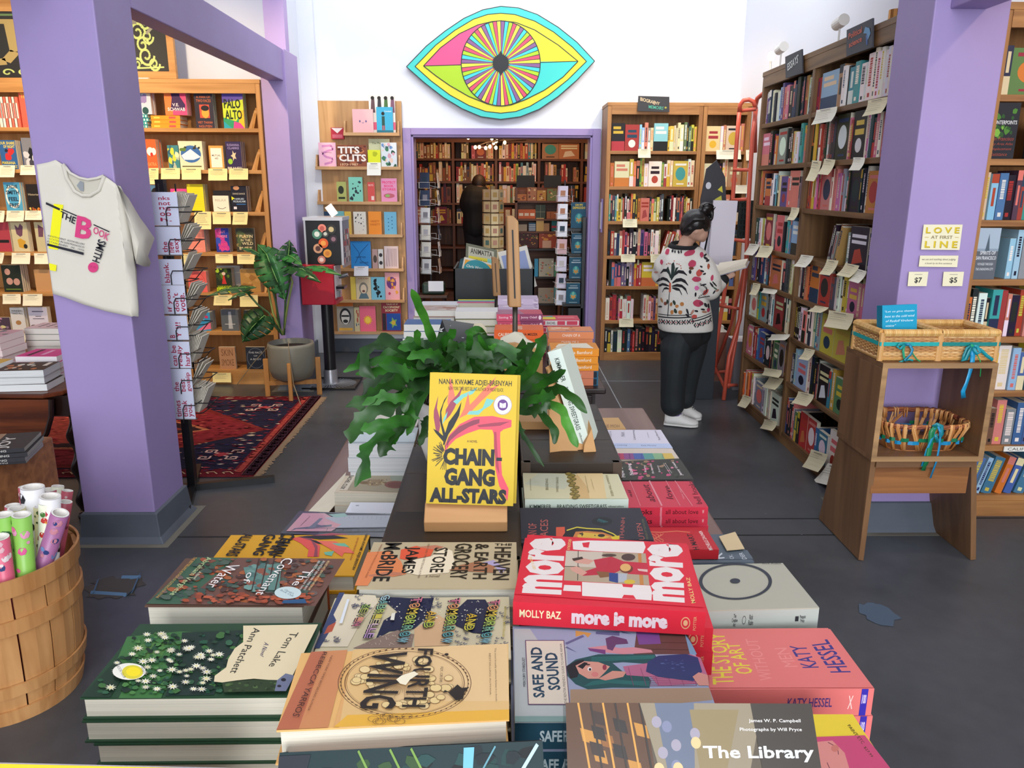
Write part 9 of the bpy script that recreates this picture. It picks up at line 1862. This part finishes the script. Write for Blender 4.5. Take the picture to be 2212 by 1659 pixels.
# ---- wooden clip holders on metal rods
def holder(label, px, y, zf, wpx, slotpx):
    (xa,ya),(xb,yb) = px; T0,B0 = oY(xa,ya,y),oY(xb,yb,y); r = thing('sign_holder',label,'sign holder',(B0.x,y,zf)); O = Vector((B0.x,y,zf)); w_ = wpx/1668*y
    d = (T0-B0); sd = Vector((1,0,0)); P = [B0-O-sd*w_/2,B0-O+sd*w_/2,T0-O+sd*w_*.5-d*.06,T0-O+sd*w_*.1,T0-O-sd*w_*.4]
    MB().prism(P,(-.004,w_*1.1,0)).build('wooden_clip',wood('clip_oak','8a6238','ae8250','z'),r,bev=.003)
    s0, s1 = B0-O+d*.1, B0-O+d*.85
    MB().prism([s0+Vector((-.002,-.0012,0)),s0+Vector((.002,-.0012,0)),s1+Vector((.002,-.0012,0)),s1+Vector((-.002,-.0012,0))],(0,.002,0),'14100c').build('slot',paint(.6),r)
    MB().tube([(0,w_*.5,0.012),(0,w_*.5,B0.z-zf+.005)],w_*.22,12,'4c463e').build('rod',paint(.35,metal=.7),r,smooth=True)
    MB().lathe([(0,0),(.035,0),(.035,.008),(.01,.014)],0,w_*.5,20,'3c342c',cap=True).build('foot',paint(.4),r)
holder('tall oak clip sign holder on a metal rod rising beside the fern',((1106,466),(1113,664)),1.92,1.0205,27,0)
holder('smaller oak clip sign holder on rod, middle table',((1069,556),(1074,640)),4.21,T2+.001,16,0)
# ---- black card and cream cut-out behind the fern
P = [oY(955,690,1.90),oY(1024,700,1.90),oY(990,790,1.88),oY(925,800,1.88)]; base = P[3]
o = MB().prism([p-base for p in P[:3]]+[Vector((P[2].x,1.88,.9935))-base,Vector((P[3].x,1.88,.9935))-base,Vector((0,0,0))],(0,.004,0),'101014').build('flyer',paint(.4),loc=base); tag(o,'black flyer with small white lettering leaning behind the fern','flyer')
f = lambda u,v: tuple((P[3]*(1-u)+P[2]*u)*(1-v)+(P[0]*(1-u)+P[1]*u)*v); a = Art(f,(0,-1,0),base); a.qtext('FOR',(.1,.55),(.12,.85),(.02,.85),(.0,.55),'d8d8d8'); a.qtext('THE ONE',(.3,.5),(.32,.9),(.2,.9),(.18,.5),'e0e0e0',.01)
for i in range(4): a.rect(.4,.66-i*.06,.85-.05*i,.675-i*.06,'b8b8bc')
a.build('lettering', paint(.5), o)
P = [oY(x,y,1.93) for x,y in ((1022,700),(1040,698),(1050,708),(1052,720),(1044,745),(1040,800),(1000,800),(1003,740))]; base = Vector((P[6].x,1.93,.9935))
o = MB().prism([p-base for p in P[:6]]+[Vector((P[5].x,1.93,.9935))-base,Vector((0,0,0)),P[7]-base],(0,.004,0),'cfc2a8').build('card_cutout',paint(.7),loc=base); tag(o,'cream rounded card cutout standing beside the black flyer','card')
# ================================================================ beyond the 300 books that show largest, the rest become one object
bpy.context.view_layer.update()
books = [o for o in bpy.data.objects if o.get('category') == 'book' and o.type == 'MESH']
def shown(o):
    if not o.data.vertices: return 0
    mw = o.matrix_world; xs = []; ys = []
    for c in o.bound_box:
        v = mw@Vector(c)-CAM; k = v.dot(fw)
        if k < .05: return 0
        xs.append(CX+F*v.dot(rt)/k); ys.append(CY-F*v.dot(up)/k)
    x0,x1,y0,y1 = max(0,min(xs)),min(2212,max(xs)),max(0,min(ys)),min(1659,max(ys))
    if x1 <= x0 or y1 <= y0: return 0
    a = (x1-x0)*(y1-y0)
    lb = o.get('label', '')
    if (' from top' in lb and 'second from' not in lb) or ' copy behind ' in lb: a *= .12
    return a
books.sort(key=shown, reverse=True)
rest = books[KEEP:]
V_, F_i, C_ = [], [], []
def gather(o, mw):
    n = len(V_); me = o.data; V_.extend([tuple(mw@v.co) for v in me.vertices]); ca = me.color_attributes['Col'].data; 
    for p in me.polygons:
        F_i.append([n+i for i in p.vertices]); C_.append(tuple(ca[p.loop_start].color))
for o in rest:
    for x in [o]+list(o.children): gather(x,x.matrix_world)
for o in rest:
    for x in list(o.children)+[o]: bpy.data.objects.remove(x,do_unlink=True)
if V_:
    me = bpy.data.meshes.new('shelved_books'); me.from_pydata(V_,[],F_i); ca = me.color_attributes.new('Col','FLOAT_COLOR','CORNER'); arr = []
    for f_, c in zip(F_i, C_): arr += list(c)*len(f_)
    ca.data.foreach_set('color',arr); me.materials.append(CARD()); o = bpy.data.objects.new('shelved_books',me); COL.objects.link(o)
    o['kind'] = 'stuff'; tag(o,'remaining small books on shelves and in piles, many colours','book')
